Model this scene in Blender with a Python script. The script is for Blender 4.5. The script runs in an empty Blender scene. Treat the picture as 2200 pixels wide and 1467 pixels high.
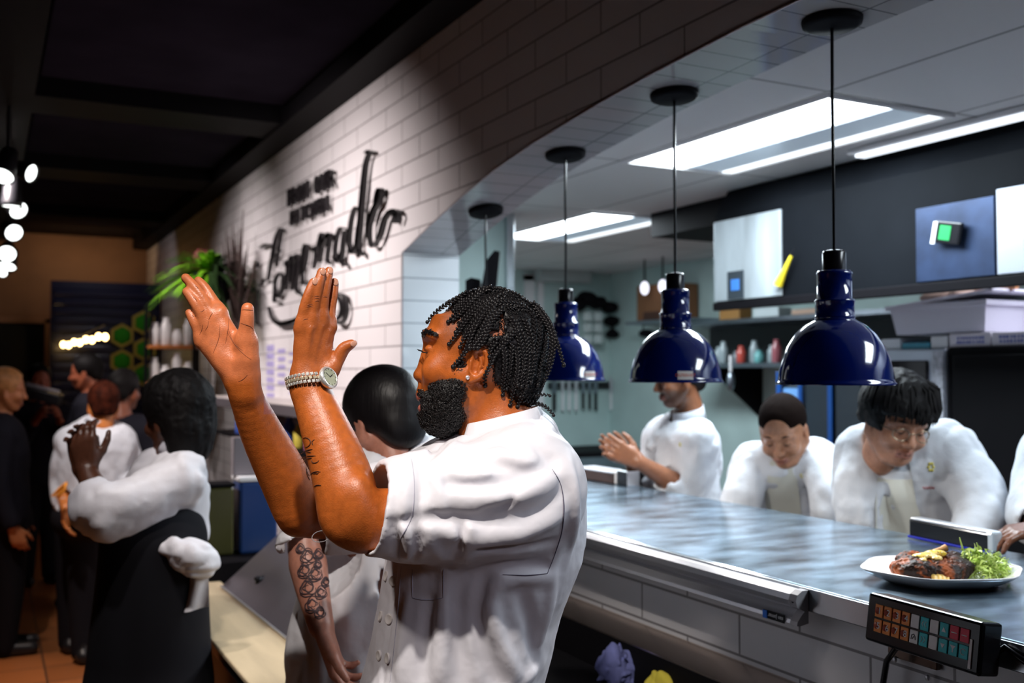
import bpy, bmesh, math, random
import numpy as np, time
T0 = time.time()
def lap(n): print('LAP %6.1f %s' % (time.time()-T0, n))
from mathutils import Vector, Matrix, Euler
random.seed(7)
SC = bpy.context.scene
COL = SC.collection
# ------------------------------------------------------------------ camera
F = 2170.0; CX, CY = 1100.0, 733.5
YAW = math.radians(27.5); PITCH = math.atan(65.0/F)
CAM = np.array([0.0, 0.0, 1.58])
FW = np.array([math.sin(YAW)*math.cos(PITCH), math.cos(YAW)*math.cos(PITCH), math.sin(PITCH)])
RT = np.array([math.cos(YAW), -math.sin(YAW), 0.0])
UP = np.cross(RT, FW)
FH = np.array([math.sin(YAW), math.cos(YAW), 0.0])      # level forward
ZU = np.array([0, 0, 1.0])
def P(u, v, d):                       # a measured picture position and a distance -> world point
    return CAM + FW*d + RT*((u-CX)/F*d) + UP*((CY-v)/F*d)
def XP(u, v, X):                      # measured position on the plane x = X
    r = FW + RT*((u-CX)/F) + UP*((CY-v)/F)
    return CAM + r*(X/r[0])
def YP(u, v, Y):
    r = FW + RT*((u-CX)/F) + UP*((CY-v)/F)
    return CAM + r*(Y/r[1])
def ZP(u, v, Z):
    r = FW + RT*((u-CX)/F) + UP*((CY-v)/F)
    return CAM + r*((Z-CAM[2])/r[2])
cd = bpy.data.cameras.new('camera'); cam = bpy.data.objects.new('camera', cd); COL.objects.link(cam)
cam.location = CAM
cam.rotation_euler = (math.pi/2+PITCH, 0, -YAW)
cd.lens = F/2200*36; cd.sensor_width = 36; cd.clip_start = .05; cd.clip_end = 60
cd.dof.use_dof = True; cd.dof.focus_distance = 1.72; cd.dof.aperture_fstop = 3.6
SC.camera = cam
# ------------------------------------------------------------------ materials
MATS = {}
def mat(name, col=(.5,.5,.5), rough=.5, metal=0, spec=.5, coat=0, sss=0, emit=None, es=0, bump=None, vary=None, trans=0, alpha=1, attr=None, ior=1.45, aniso=None):
    if name in MATS: return MATS[name]
    m = bpy.data.materials.new(name); m.use_nodes = True
    nt = m.node_tree; b = nt.nodes['Principled BSDF']
    c = (*col, 1)
    b.inputs['Base Color'].default_value = c
    b.inputs['Roughness'].default_value = rough
    b.inputs['Metallic'].default_value = metal
    b.inputs['Specular IOR Level'].default_value = spec
    b.inputs['Coat Weight'].default_value = coat
    b.inputs['Coat Roughness'].default_value = .08
    b.inputs['Transmission Weight'].default_value = trans
    b.inputs['IOR'].default_value = ior
    b.inputs['Alpha'].default_value = alpha
    if sss:
        b.inputs['Subsurface Weight'].default_value = sss
        b.inputs['Subsurface Radius'].default_value = (1, .35, .18)
        b.inputs['Subsurface Scale'].default_value = .006
    if emit:
        b.inputs['Emission Color'].default_value = (*emit, 1); b.inputs['Emission Strength'].default_value = es
    tc = nt.nodes.new('ShaderNodeTexCoord')
    src = None
    if attr:
        a = nt.nodes.new('ShaderNodeAttribute'); a.attribute_name = attr
        src = a.outputs['Color']
        nt.links.new(src, b.inputs['Base Color'])
    if vary:                          # (scale, amount, stretch)
        mp = nt.nodes.new('ShaderNodeMapping'); nt.links.new(tc.outputs['Object'], mp.inputs['Vector'])
        mp.inputs['Scale'].default_value = vary[2] if len(vary) > 2 else (1,1,1)
        n = nt.nodes.new('ShaderNodeTexNoise'); n.inputs['Scale'].default_value = vary[0]; n.inputs['Detail'].default_value = 5
        nt.links.new(mp.outputs['Vector'], n.inputs['Vector'])
        mx = nt.nodes.new('ShaderNodeMix'); mx.data_type = 'RGBA'; mx.blend_type = 'MULTIPLY'
        mx.inputs['Factor'].default_value = 1
        cr = nt.nodes.new('ShaderNodeMapRange'); cr.inputs[1].default_value = .3; cr.inputs[2].default_value = .7
        cr.inputs[3].default_value = 1-vary[1]; cr.inputs[4].default_value = 1+vary[1]*.4
        nt.links.new(n.outputs['Fac'], cr.inputs[0])
        if src: nt.links.new(src, mx.inputs[6])
        else: mx.inputs[6].default_value = c
        nt.links.new(cr.outputs[0], mx.inputs[7]); nt.links.new(mx.outputs[2], b.inputs['Base Color'])
    if bump:                          # (scale, strength, distance, stretch)
        mp = nt.nodes.new('ShaderNodeMapping'); nt.links.new(tc.outputs['Object'], mp.inputs['Vector'])
        mp.inputs['Scale'].default_value = bump[3] if len(bump) > 3 else (1,1,1)
        n = nt.nodes.new('ShaderNodeTexNoise'); n.inputs['Scale'].default_value = bump[0]; n.inputs['Detail'].default_value = 4
        nt.links.new(mp.outputs['Vector'], n.inputs['Vector'])
        bp = nt.nodes.new('ShaderNodeBump'); bp.inputs['Strength'].default_value = bump[1]; bp.inputs['Distance'].default_value = bump[2]
        nt.links.new(n.outputs['Fac'], bp.inputs['Height']); nt.links.new(bp.outputs['Normal'], b.inputs['Normal'])
    MATS[name] = m
    return m
def tile_mat(name, tile, grout, rough, ax, bw, bh, mortar, off=.5, metal=0, loc=(0,0), vary=.03, spec=.5, gbump=.25):
    """procedural brick pattern; ax = the two world axes that carry it"""
    m = bpy.data.materials.new(name); m.use_nodes = True; nt = m.node_tree; b = nt.nodes['Principled BSDF']
    b.inputs['Roughness'].default_value = rough; b.inputs['Specular IOR Level'].default_value = spec
    g = nt.nodes.new('ShaderNodeNewGeometry'); s = nt.nodes.new('ShaderNodeSeparateXYZ'); c = nt.nodes.new('ShaderNodeCombineXYZ')
    nt.links.new(g.outputs['Position'], s.inputs[0])
    for i in range(2):
        ad = nt.nodes.new('ShaderNodeMath'); ad.operation = 'ADD'; ad.inputs[1].default_value = loc[i]
        nt.links.new(s.outputs[ax[i]], ad.inputs[0]); nt.links.new(ad.outputs[0], c.inputs[i])
    t = nt.nodes.new('ShaderNodeTexBrick'); nt.links.new(c.outputs[0], t.inputs['Vector'])
    t.offset = off; t.squash = 1
    t.inputs['Scale'].default_value = 1; t.inputs['Brick Width'].default_value = bw; t.inputs['Row Height'].default_value = bh
    t.inputs['Mortar Size'].default_value = mortar; t.inputs['Mortar Smooth'].default_value = .15
    t.inputs['Color1'].default_value = (*tile, 1); t.inputs['Color2'].default_value = (*[x*(1-vary) for x in tile], 1)
    t.inputs['Mortar'].default_value = (*grout, 1)
    nt.links.new(t.outputs['Color'], b.inputs['Base Color'])
    inv = nt.nodes.new('ShaderNodeMath'); inv.operation = 'SUBTRACT'; inv.inputs[0].default_value = 1
    nt.links.new(t.outputs['Fac'], inv.inputs[1])
    bp = nt.nodes.new('ShaderNodeBump'); bp.inputs['Strength'].default_value = gbump; bp.inputs['Distance'].default_value = .004
    nt.links.new(inv.outputs[0], bp.inputs['Height']); nt.links.new(bp.outputs['Normal'], b.inputs['Normal'])
    MATS[name] = m
    return m
# ------------------------------------------------------------------ tagging
def tag(o, label=None, cat=None, group=None, kind=None):
    if label: o['label'] = label
    if cat: o['category'] = cat
    if group: o['group'] = group
    if kind: o['kind'] = kind
    return o
def empty(name, loc=(0,0,0), label=None, cat=None, group=None, rot=(0,0,0)):
    o = bpy.data.objects.new(name, None); COL.objects.link(o); o.location = Vector([float(x) for x in loc]); o.rotation_euler = rot
    o.empty_display_size = .05
    return tag(o, label, cat, group)
def link_mesh(name, me, m=None, parent=None, world=False):
    o = bpy.data.objects.new(name, me); COL.objects.link(o)
    if m is not None and not me.materials: me.materials.append(m)
    if parent is not None:
        o.parent = parent
        if world:
            o.matrix_parent_inverse = (Matrix.Translation(parent.location) @ parent.rotation_euler.to_matrix().to_4x4()).inverted()
    return o
# ------------------------------------------------------------------ mesh builder
class MB:
    def __init__(s): s.v = []; s.f = []; s.sm = []
    def add(s, vs, fs, smooth=False):
        n = len(s.v); s.v += [tuple(float(c) for c in x) for x in vs]
        s.f += [tuple(i+n for i in f) for f in fs]; s.sm += [smooth]*len(fs); return s
    def box(s, c, size, rot=None, bev=0):
        hx, hy, hz = [d/2 for d in size]
        if bev > 0:
            b = min(bev, hx*.9, hy*.9, hz*.9)
            bm = bmesh.new(); bmesh.ops.create_cube(bm, size=1)
            for vv in bm.verts: vv.co = Vector((vv.co.x*2*hx, vv.co.y*2*hy, vv.co.z*2*hz))
            bmesh.ops.bevel(bm, geom=bm.edges[:], offset=b, segments=2, affect='EDGES', profile=.5)
            bm.verts.index_update()
            vs = [vv.co.copy() for vv in bm.verts]; fs = [tuple(x.index for x in f.verts) for f in bm.faces]; bm.free()
        else:
            vs = [Vector((sx*hx, sy*hy, sz*hz)) for sx in (-1,1) for sy in (-1,1) for sz in (-1,1)]
            fs = [(0,1,3,2),(4,6,7,5),(0,4,5,1),(2,3,7,6),(0,2,6,4),(1,5,7,3)]
        if rot is not None:
            R = rot if isinstance(rot, Matrix) else Euler(rot).to_matrix()
            vs = [R @ x for x in vs]
        c = Vector([float(q) for q in c])
        return s.add([x+c for x in vs], fs)
    def bounds(s, a, b, bev=0):
        return s.box([(a[i]+b[i])/2 for i in range(3)], [abs(b[i]-a[i]) for i in range(3)], bev=bev)
    def lathe(s, prof, c=(0,0,0), n=32, ax=None, sx=1, sy=1, smooth=True):
        """prof = [(r,z)...]"""
        c = Vector([float(q) for q in c]); R = Matrix.Identity(3)
        if ax is not None: R = Vector((0,0,1)).rotation_difference(Vector([float(q) for q in ax])).to_matrix()
        vs = []
        for r, z in prof:
            for k in range(n):
                a = 2*math.pi*k/n; vs.append(c + R @ Vector((r*math.cos(a)*sx, r*math.sin(a)*sy, z)))
        fs = []
        for i in range(len(prof)-1):
            for k in range(n):
                k2 = (k+1) % n; fs.append((i*n+k, i*n+k2, (i+1)*n+k2, (i+1)*n+k))
        s.add(vs, fs, smooth)
        if prof[0][0] > 1e-6: s.add(vs[:n], [tuple(range(n))[::-1]])
        if prof[-1][0] > 1e-6: s.add(vs[-n:], [tuple(range(n))])
        return s
    def tube(s, pts, r, n=8, closed=False, smooth=True, caps=True):
        pts = [Vector([float(q) for q in p]) for p in pts]; m = len(pts)
        rr = r if isinstance(r, (list, tuple)) else [r]*m
        vs = []; up = None
        for i, p in enumerate(pts):
            if closed: t = pts[(i+1) % m]-pts[i-1]
            else: t = pts[min(i+1, m-1)]-pts[max(i-1, 0)]
            if t.length < 1e-9: t = Vector((0,0,1))
            t.normalize()
            if up is None: up = t.orthogonal().normalized()
            up = (up - t*up.dot(t)); up = up.normalized() if up.length > 1e-6 else t.orthogonal().normalized()
            w = t.cross(up)
            for k in range(n):
                a = 2*math.pi*k/n; vs.append(p+(up*math.cos(a)+w*math.sin(a))*rr[i])
        fs = []
        for i in range(m if closed else m-1):
            j = (i+1) % m
            for k in range(n):
                k2 = (k+1) % n; fs.append((i*n+k, i*n+k2, j*n+k2, j*n+k))
        s.add(vs, fs, smooth)
        if caps and not closed:
            s.add(vs[:n], [tuple(range(n))[::-1]]); s.add(vs[-n:], [tuple(range(n))])
        return s
    def ball(s, c, r, n=12, m=8, R=None):
        r = r if isinstance(r, (list, tuple)) else (r,r,r); c = Vector([float(q) for q in c]); vs = []; fs = []
        for i in range(m+1):
            t = math.pi*i/m
            for k in range(n):
                a = 2*math.pi*k/n
                q = Vector((r[0]*math.sin(t)*math.cos(a), r[1]*math.sin(t)*math.sin(a), r[2]*math.cos(t)))
                vs.append(c+(R @ q if R is not None else q))
        for i in range(m):
            for k in range(n):
                k2 = (k+1) % n; fs.append((i*n+k, (i+1)*n+k, (i+1)*n+k2, i*n+k2))
        return s.add(vs, fs, True)
    def prism(s, poly, a, b):
        """poly: list of 3D points (planar), extruded from offset a to offset b (vectors)"""
        n = len(poly); a = Vector(a); b = Vector(b)
        vs = [Vector([float(q) for q in p])+a for p in poly]+[Vector([float(q) for q in p])+b for p in poly]
        fs = [tuple(range(n)), tuple(range(2*n-1, n-1, -1))]+[(i, i+n, (i+1) % n+n, (i+1) % n) for i in range(n)]
        return s.add(vs, fs)
    def grid(s, fn, nu, nv, smooth=True, closeu=False):
        vs = [fn(i/nu, j/nv) for i in range(nu+1) for j in range(nv+1)]
        fs = [(i*(nv+1)+j, (i+1)*(nv+1)+j, (i+1)*(nv+1)+j+1, i*(nv+1)+j+1) for i in range(nu) for j in range(nv)]
        return s.add(vs, fs, smooth)
    def build(s, name, m, parent=None, origin=None, world=False, loc=None):
        vs = s.v
        if origin is not None: vs = [(x[0]-origin[0], x[1]-origin[1], x[2]-origin[2]) for x in vs]
        me = bpy.data.meshes.new(name); me.from_pydata(vs, [], s.f); me.validate(); 
        if len(me.polygons) == len(s.sm): me.polygons.foreach_set('use_smooth', s.sm)
        else: me.polygons.foreach_set('use_smooth', [True]*len(me.polygons))
        bm = bmesh.new(); bm.from_mesh(me); bmesh.ops.recalc_face_normals(bm, faces=bm.faces[:]); bm.to_mesh(me); bm.free()
        me.update()
        o = link_mesh(name, me, m, parent, world)
        if origin is not None: o.location = Vector([float(q) for q in origin])
        if loc is not None: o.location = Vector([float(q) for q in loc])
        return o
def thing_mesh(mb, name, m, label, cat, group=None, base=None):
    """a one-mesh thing with its origin at the bottom centre"""
    a = np.array(mb.v); lo = a.min(0); hi = a.max(0); o = ((lo[0]+hi[0])/2, (lo[1]+hi[1])/2, lo[2]) if base is None else base
    return tag(mb.build(name, m, origin=o), label, cat, group)
def struct(name, mb, m):
    return tag(mb.build(name, m), kind='structure')
def dup(root, loc=None, label=None, group=None, rot=None):
    r = root.copy(); COL.objects.link(r)
    if loc is not None: r.location = Vector([float(q) for q in loc])
    if rot is not None: r.rotation_euler = rot
    if label: r['label'] = label
    if group: r['group'] = group
    for ch in list(root.children):
        c = ch.copy(); COL.objects.link(c); c.parent = r
        for g in list(ch.children):
            d = g.copy(); COL.objects.link(d); d.parent = c
    return r
def text_mesh(txt, size, extrude=.0005, font=None, align='CENTER', space=1.0):
    cu = bpy.data.curves.new('txt', 'FONT'); cu.body = txt; cu.size = size; cu.extrude = extrude
    cu.align_x = align; cu.align_y = 'CENTER'; cu.space_character = space; cu.resolution_u = 3
    ob = bpy.data.objects.new('txt', cu); COL.objects.link(ob)
    dg = bpy.context.evaluated_depsgraph_get(); me = bpy.data.meshes.new_from_object(ob.evaluated_get(dg))
    bpy.data.objects.remove(ob); bpy.data.curves.remove(cu)
    return me
def text_on(mb, txt, size, origin, ex, ey, extrude=.0005, sx=1.0, align='CENTER'):
    me = text_mesh(txt, size, extrude, align=align)
    ex = Vector([float(q) for q in ex]).normalized(); ey = Vector([float(q) for q in ey]).normalized(); ez = ex.cross(ey); o = Vector([float(q) for q in origin])
    mb.add([o+ex*(v.co.x*sx)+ey*v.co.y+ez*v.co.z for v in me.vertices], [tuple(p.vertices) for p in me.polygons])
    bpy.data.meshes.remove(me)
# ------------------------------------------------------------------ implicit surfaces (numpy)
def A3(p): return np.array([float(p[0]), float(p[1]), float(p[2])])
def unit(v):
    v = A3(v); return v/np.linalg.norm(v)
class Field:
    """union / difference of rounded shapes, polygonised by surface nets"""
    box = {}
    def __init__(s, k=.01): s.ops = []; s.k = k
    def _put(s, fn, c, R, mode, k, lo=None, hi=None):
        c = A3(c); s.ops.append((fn, c, R, mode, s.k if k is None else k)); lo = c-R if lo is None else lo; hi = c+R if hi is None else hi
        s.box[id(fn)] = ((lo+hi)/2, (hi-lo)/2, fn); return s
    def cone(s, a, b, ra, rb=None, k=None, mode='+', flat=None):
        """rounded cone; flat=(dir, scale): thinner along dir by scale"""
        a = A3(a); b = A3(b); rb = ra if rb is None else rb; ab = b-a; L2 = max(float(ab@ab), 1e-12)
        if flat is not None: n = unit(flat[0]); sc = flat[1]
        def fn(p):
            q = p-a
            if flat is not None:
                t = np.clip((q@ab)/L2, 0, 1); r = q-t[:,None]*ab
                hn = r@n; r = r+np.outer(hn*(1/sc-1), n); rr = ra+(rb-ra)*t
                d = np.sqrt((r*r).sum(1)); m = np.abs(hn)/sc/np.maximum(d, 1e-9)
                return (d-rr)*(1-m*(1-sc))
            t = np.clip((q@ab)/L2, 0, 1); r = q-t[:,None]*ab
            return np.sqrt((r*r).sum(1))-(ra+(rb-ra)*t)
        r_ = max(ra, rb); return s._put(fn, (a+b)/2, math.sqrt(L2)/2+r_, mode, k, np.minimum(a,b)-r_, np.maximum(a,b)+r_)
    def chain(s, pts, rs, k=None, mode='+', flat=None):
        """one smooth limb through the points"""
        if flat is not None or len(pts) == 2:
            for i in range(len(pts)-1): s.cone(pts[i], pts[i+1], rs[i], rs[i+1], k, mode, flat)
            return s
        Q = [np.append(A3(p), r) for p, r in zip(pts, rs)]; sm = []
        for i in range(len(Q)-1):
            p0 = Q[max(i-1,0)]; p1 = Q[i]; p2 = Q[i+1]; p3 = Q[min(i+2,len(Q)-1)]
            for t in (0,.25,.5,.75): sm.append(.5*((2*p1)+(-p0+p2)*t+(2*p0-5*p1+4*p2-p3)*t*t+(-p0+3*p1-3*p2+p3)*t**3))
        sm.append(Q[-1]); S = np.array(sm)
        SC_ = (S[:-1,:3]+S[1:,:3])/2; SL = np.linalg.norm(S[1:,:3]-S[:-1,:3], axis=1)/2; SR = np.maximum(S[:-1,3], S[1:,3]); Sr = np.minimum(S[:-1,3], S[1:,3])
        def fn(p):
            best = np.full(len(p), 9.); pc = (p.max(0)+p.min(0))/2; ph = float(np.linalg.norm(p.max(0)-p.min(0)))/2
            dc = np.linalg.norm(SC_-pc, axis=1); use = np.nonzero(dc-SL-SR-ph <= (dc+SL-Sr).min()+ph)[0]
            for i in use:
                a = S[i,:3]; ab = S[i+1,:3]-a; q = p-a; t = np.clip((q@ab)/max(float(ab@ab),1e-12), 0, 1)
                r = q-t[:,None]*ab; best = np.minimum(best, np.sqrt((r*r).sum(1))-(S[i,3]+(S[i+1,3]-S[i,3])*t))
            return best
        c = S[:,:3].mean(0); R = (np.linalg.norm(S[:,:3]-c, axis=1)+S[:,3]).max()
        return s._put(fn, c, float(R), mode, k, (S[:,:3]-S[:,3:4]).min(0), (S[:,:3]+S[:,3:4]).max(0))
    def ell(s, c, r, ax=None, k=None, mode='+'):
        """ellipsoid with radii r along the axes ax (rows)"""
        c = A3(c); r = np.array(r, float); M = np.eye(3) if ax is None else np.array([unit(q) for q in ax])
        def fn(p):
            q = (p-c)@M.T; k0 = np.sqrt(((q/r)**2).sum(1)); k1 = np.sqrt(((q/(r*r))**2).sum(1))
            return k0*(k0-1)/np.maximum(k1, 1e-9)
        return s._put(fn, c, float(r.max()), mode, k)
    def sph(s, c, r, k=None, mode='+'): return s.cone(c, A3(c)+1e-6, r, r, k, mode)
    def slices(s, rows, ex, ey, ez, n=2.2, k=None, mode='+', warp=None):
        """stack of super-ellipses: rows = (h, centre point x-coord, y-coord, half a, half b) in the frame (ex,ey,ez) with world origin 0"""
        rows = sorted(rows, key=lambda r: r[0]); H = np.array([r[0] for r in rows]); T = np.array([r[1:] for r in rows])
        ex, ey, ez = unit(ex), unit(ey), unit(ez)
        def fn(p):
            X = p@ex; Y = p@ey; Z = p@ez; zc = np.clip(Z, H[0], H[-1])
            cx, cy, a, b = [np.interp(zc, H, T[:,i]) for i in range(4)]
            if warp is not None: X, Y = warp(X-cx, Y-cy, Z, X, Y)
            else: X = X-cx; Y = Y-cy
            q = ((np.abs(X)/a)**n+(np.abs(Y)/b)**n)**(1/n); d = (q-1)*np.minimum(a, b)
            dz = np.maximum(H[0]-Z, Z-H[-1])
            return np.where(dz > 0, np.sqrt(np.maximum(d, 0)**2+dz**2)+np.minimum(d, 0)*0, np.maximum(d, dz))
        mid = np.array([np.mean(T[:,0]), np.mean(T[:,1]), (H[0]+H[-1])/2])
        c = ex*mid[0]+ey*mid[1]+ez*mid[2]
        R = math.hypot((H[-1]-H[0])/2+.05, max(T[:,2].max(), T[:,3].max())+np.ptp(T[:,0])+np.ptp(T[:,1]))
        return s._put(fn, c, R, mode, k)
    def custom(s, fn, c, R, mode='+', k=None): return s._put(fn, c, R, mode, k)
    def ev(s, p, c=None, h=None):
        d = np.full(len(p), .06); ops = s.ops
        if c is not None:
            if getattr(s, '_n', -1) != len(ops) or s._o is not ops:
                bx_ = [Field.box[id(o[0])] for o in ops]; s._m = np.array([q[0] for q in bx_]); s._h = np.array([q[1] for q in bx_])+.008+np.array([[o[4]] for o in ops]); s._n = len(ops); s._o = ops
            ops = [ops[i] for i in np.nonzero((np.abs(s._m-c) <= s._h+h).all(1))[0]]
        for fn, pc, R, mode, k in ops:
            e = fn(p)
            if mode == '+':
                if k > 0:
                    hh = np.maximum(k-np.abs(d-e), 0)/k; d = np.minimum(d, e)-hh*hh*k*.25
                else: d = np.minimum(d, e)
            elif mode == '-':
                e = -e
                if k > 0:
                    hh = np.maximum(k-np.abs(d-e), 0)/k; d = np.maximum(d, e)+hh*hh*k*.25
                else: d = np.maximum(d, e)
            elif mode == '&':
                if k > 0:
                    hh = np.maximum(k-np.abs(d-e), 0)/k; d = np.maximum(d, e)+hh*hh*k*.25
                else: d = np.maximum(d, e)
            elif mode == 'd':         # fn gives an offset
                d = d+e
        return d
    def trace(s, u, v, d0=1.0, d1=4.0):
        """first hit of the view line of a measured position"""
        r = FW+RT*((u-CX)/F)+UP*((CY-v)/F); T = np.linspace(d0, d1, 241)
        for j in range(0, 240, 20):
            t = T[j:j+21]; p = CAM+r*t[:,None]; lo, hi = p.min(0), p.max(0); e = s.ev(p, (lo+hi)/2, (hi-lo)/2); i = int(np.argmax(e < 0))
            if e[i] >= 0: continue
            if i == 0: return p[0]
            t = np.linspace(t[i-1], t[i], 12); q = CAM+r*t[:,None]; e = s.ev(q, q[6], .03); i = max(1, int(np.argmax(e < 0))); q = e[i-1]/(e[i-1]-e[i]+1e-12)
            return CAM+r*(t[i-1]+(t[i]-t[i-1])*min(max(q,0),1))
        return None
    def normal(s, p):
        e = .0015; q = np.array([p+np.eye(3)[i]*e for i in range(3)]+[p-np.eye(3)[i]*e for i in range(3)])
        d = s.ev(q, p, .004); return unit((d[:3]-d[3:])+1e-12)
    def snap(s, p, off=0, it=3):
        p = A3(p)
        for _ in range(it):
            p = p-s.normal(p)*(s.ev(p[None], p, .004)[0]-off)*.8
        return p
    def mesh(s, name, m=None, res=.004, parent=None, color=None, smooth=0, bbox=None, origin=None):
        lo = np.min([c-R for _, c, R, mo, _ in s.ops if mo == '+'], axis=0)-.015
        hi = np.max([c+R for _, c, R, mo, _ in s.ops if mo == '+'], axis=0)+.015
        if bbox is not None: lo = np.maximum(lo, bbox[0]); hi = np.minimum(hi, bbox[1])
        B = 12; nb = np.ceil((hi-lo)/res/B).astype(int); n = nb*B+1
        V = np.full(n, 1.0, np.float32)
        g = np.arange(B+1)*res; gx, gy, gz = np.meshgrid(g, g, g, indexing='ij'); G = np.stack([gx.ravel(), gy.ravel(), gz.ravel()], 1)
        hd = B*res*math.sqrt(3)/2
        bi = np.stack(np.meshgrid(*[np.arange(q) for q in nb], indexing='ij'), -1).reshape(-1, 3)
        ctr = lo+(bi+.5)*B*res
        cand = np.zeros(len(bi), bool)
        for fn, pc, R, mode, k in s.ops:
            if mode == '+': cand |= (np.linalg.norm(ctr-pc, axis=1)-R < hd+.01)
        idx = np.nonzero(cand)[0]
        if len(idx):
            cv = s.ev(ctr[idx]); idx = idx[np.abs(cv) < hd*1.9+.012]
            neg = np.nonzero(cand)[0][cv <= -(hd*1.9+.012)]
            for i in neg:
                b = bi[i]*B; V[b[0]:b[0]+B+1, b[1]:b[1]+B+1, b[2]:b[2]+B+1] = -1
        for i in idx:
            b = bi[i]*B; d = s.ev(lo+b*res+G, ctr[i], B*res/2)
            V[b[0]:b[0]+B+1, b[1]:b[1]+B+1, b[2]:b[2]+B+1] = d.reshape(B+1, B+1, B+1)
        V[0] = V[-1] = 1; V[:,0] = V[:,-1] = 1; V[:,:,0] = V[:,:,-1] = 1
        S = V < 0
        cells = np.zeros(tuple(n-1), bool); full = np.ones(tuple(n-1), bool)
        for dx in (0,1):
            for dy in (0,1):
                for dz in (0,1):
                    c = S[dx:n[0]-1+dx, dy:n[1]-1+dy, dz:n[2]-1+dz]; cells |= c; full &= c
        cells &= ~full; ci = np.argwhere(cells)
        if len(ci) == 0: raise RuntimeError('empty field '+name)
        vid = np.full(tuple(n-1), -1, np.int32); vid[tuple(ci.T)] = np.arange(len(ci))
        acc = np.zeros((len(ci), 3)); cnt = np.zeros(len(ci))
        corners = [(a,b,c) for a in (0,1) for b in (0,1) for c in (0,1)]
        cvv = {o: V[ci[:,0]+o[0], ci[:,1]+o[1], ci[:,2]+o[2]].astype(float) for o in corners}
        for o in corners:
            for ax in range(3):
                if o[ax]: continue
                q = list(o); q[ax] = 1; q = tuple(q); v0, v1 = cvv[o], cvv[q]; mk = (v0 < 0) != (v1 < 0)
                t = np.where(mk, v0/np.where(mk, v0-v1, 1), 0); t = np.clip(t, 0, 1)
                pt = np.tile(np.array(o, float), (len(ci), 1)); pt[:,ax] = t
                acc[mk] += pt[mk]; cnt[mk] += 1
        verts = lo+(ci+acc/cnt[:,None])*res
        quads = []
        for ax in range(3):
            o1, o2 = [(1,2),(2,0),(0,1)][ax]
            sl0 = [slice(0, n[i]-1) for i in range(3)]; sl1 = [slice(0, n[i]-1) for i in range(3)]; sl1[ax] = slice(1, n[ax])
            s0, s1 = S[tuple(sl0)], S[tuple(sl1)]
            e = np.argwhere(s0 != s1); e = e[(e[:,o1] > 0) & (e[:,o2] > 0)]
            if not len(e): continue
            sg = s0[tuple(e.T)]
            def gv(d1, d2):
                q = e.copy(); q[:,o1] -= d1; q[:,o2] -= d2; return vid[tuple(q.T)]
            q = np.stack([gv(0,0), gv(1,0), gv(1,1), gv(0,1)], 1)
            q[~sg] = q[~sg][:, ::-1]
            quads.append(q)
        quads = np.concatenate(quads); quads = quads[(quads >= 0).all(1)]
        for _ in range(smooth):
            a = np.zeros_like(verts); w = np.zeros(len(verts))
            for i in range(4):
                j = quads[:, (i+1) % 4]; np.add.at(a, quads[:,i], verts[j]); np.add.at(w, quads[:,i], 1)
            verts = verts*.5+.5*a/np.maximum(w, 1)[:,None]
        cols = color(verts) if color is not None else None
        vo = verts if origin is None else verts-np.array(origin)
        me = bpy.data.meshes.new(name)
        me.vertices.add(len(vo)); me.vertices.foreach_set('co', vo.astype(np.float32).ravel())
        me.loops.add(len(quads)*4); me.loops.foreach_set('vertex_index', quads.astype(np.int32).ravel())
        me.polygons.add(len(quads)); me.polygons.foreach_set('loop_start', np.arange(0, len(quads)*4, 4, dtype=np.int32))
        me.polygons.foreach_set('use_smooth', np.ones(len(quads), bool))
        me.update(calc_edges=True)
        if cols is not None:
            at = me.color_attributes.new('Col', 'FLOAT_COLOR', 'POINT'); at.data.foreach_set('color', np.concatenate([cols, np.ones((len(cols),1))], 1).astype(np.float32).ravel())
        lap('field %s %d verts %d ops' % (name, len(verts), len(s.ops)))
        o = link_mesh(name, me, m, parent, world=parent is not None)
        if origin is not None: o.location = Vector([float(q) for q in origin])
        return o
def noise3(p, seed=0, sc=1.0):
    """smooth value noise"""
    q = p*sc+seed*17.13; i = np.floor(q).astype(np.int64); f = q-i; f = f*f*(3-2*f); out = 0
    for dx in (0,1):
        for dy in (0,1):
            for dz in (0,1):
                h = (i[:,0]+dx)*73856093 ^ (i[:,1]+dy)*19349663 ^ (i[:,2]+dz)*83492791; h = (h*2654435761) & 0xffffffff; h = (h ^ (h >> 15))*2246822519 & 0xffffffff
                r = ((h ^ (h >> 13)) & 0xffff)/65535.0
                out = out+r*(f[:,0] if dx else 1-f[:,0])*(f[:,1] if dy else 1-f[:,1])*(f[:,2] if dz else 1-f[:,2])
    return out*2-1
def sstep(a, b, x):
    t = np.clip((x-a)/(b-a), 0, 1); return t*t*(3-2*t)
# ================================================================== SETTING
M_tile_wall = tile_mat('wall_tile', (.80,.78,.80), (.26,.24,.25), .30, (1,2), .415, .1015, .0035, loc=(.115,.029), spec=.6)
M_tile_sof = tile_mat('soffit_tile', (.62,.64,.66), (.25,.26,.28), .10, (0,1), .30, .1015, .003, off=0, loc=(-.03,.03), spec=.6)  # slight bluish kitchen light put into the tile colour
M_tile_jamb = tile_mat('jamb_tile', (.80,.84,.88), (.3,.34,.38), .12, (0,2), .6, .1015, .003, off=0, loc=(.2,.029), spec=.6)  # same wall tile, made lighter and bluish for the kitchen light
M_floor = tile_mat('floor_tile', (.42,.15,.05), (.10,.05,.03), .30, (0,1), .30, .30, .006, off=0, vary=.35)
M_kfloor = tile_mat('kitchen_floor_tile', (.16,.06,.04), (.05,.03,.03), .4, (0,1), .30, .30, .006, off=0)
M_kceil = tile_mat('kitchen_ceiling_tile', (.74,.75,.76), (.30,.31,.32), .6, (0,1), .61, 1.22, .008, off=0)
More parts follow.
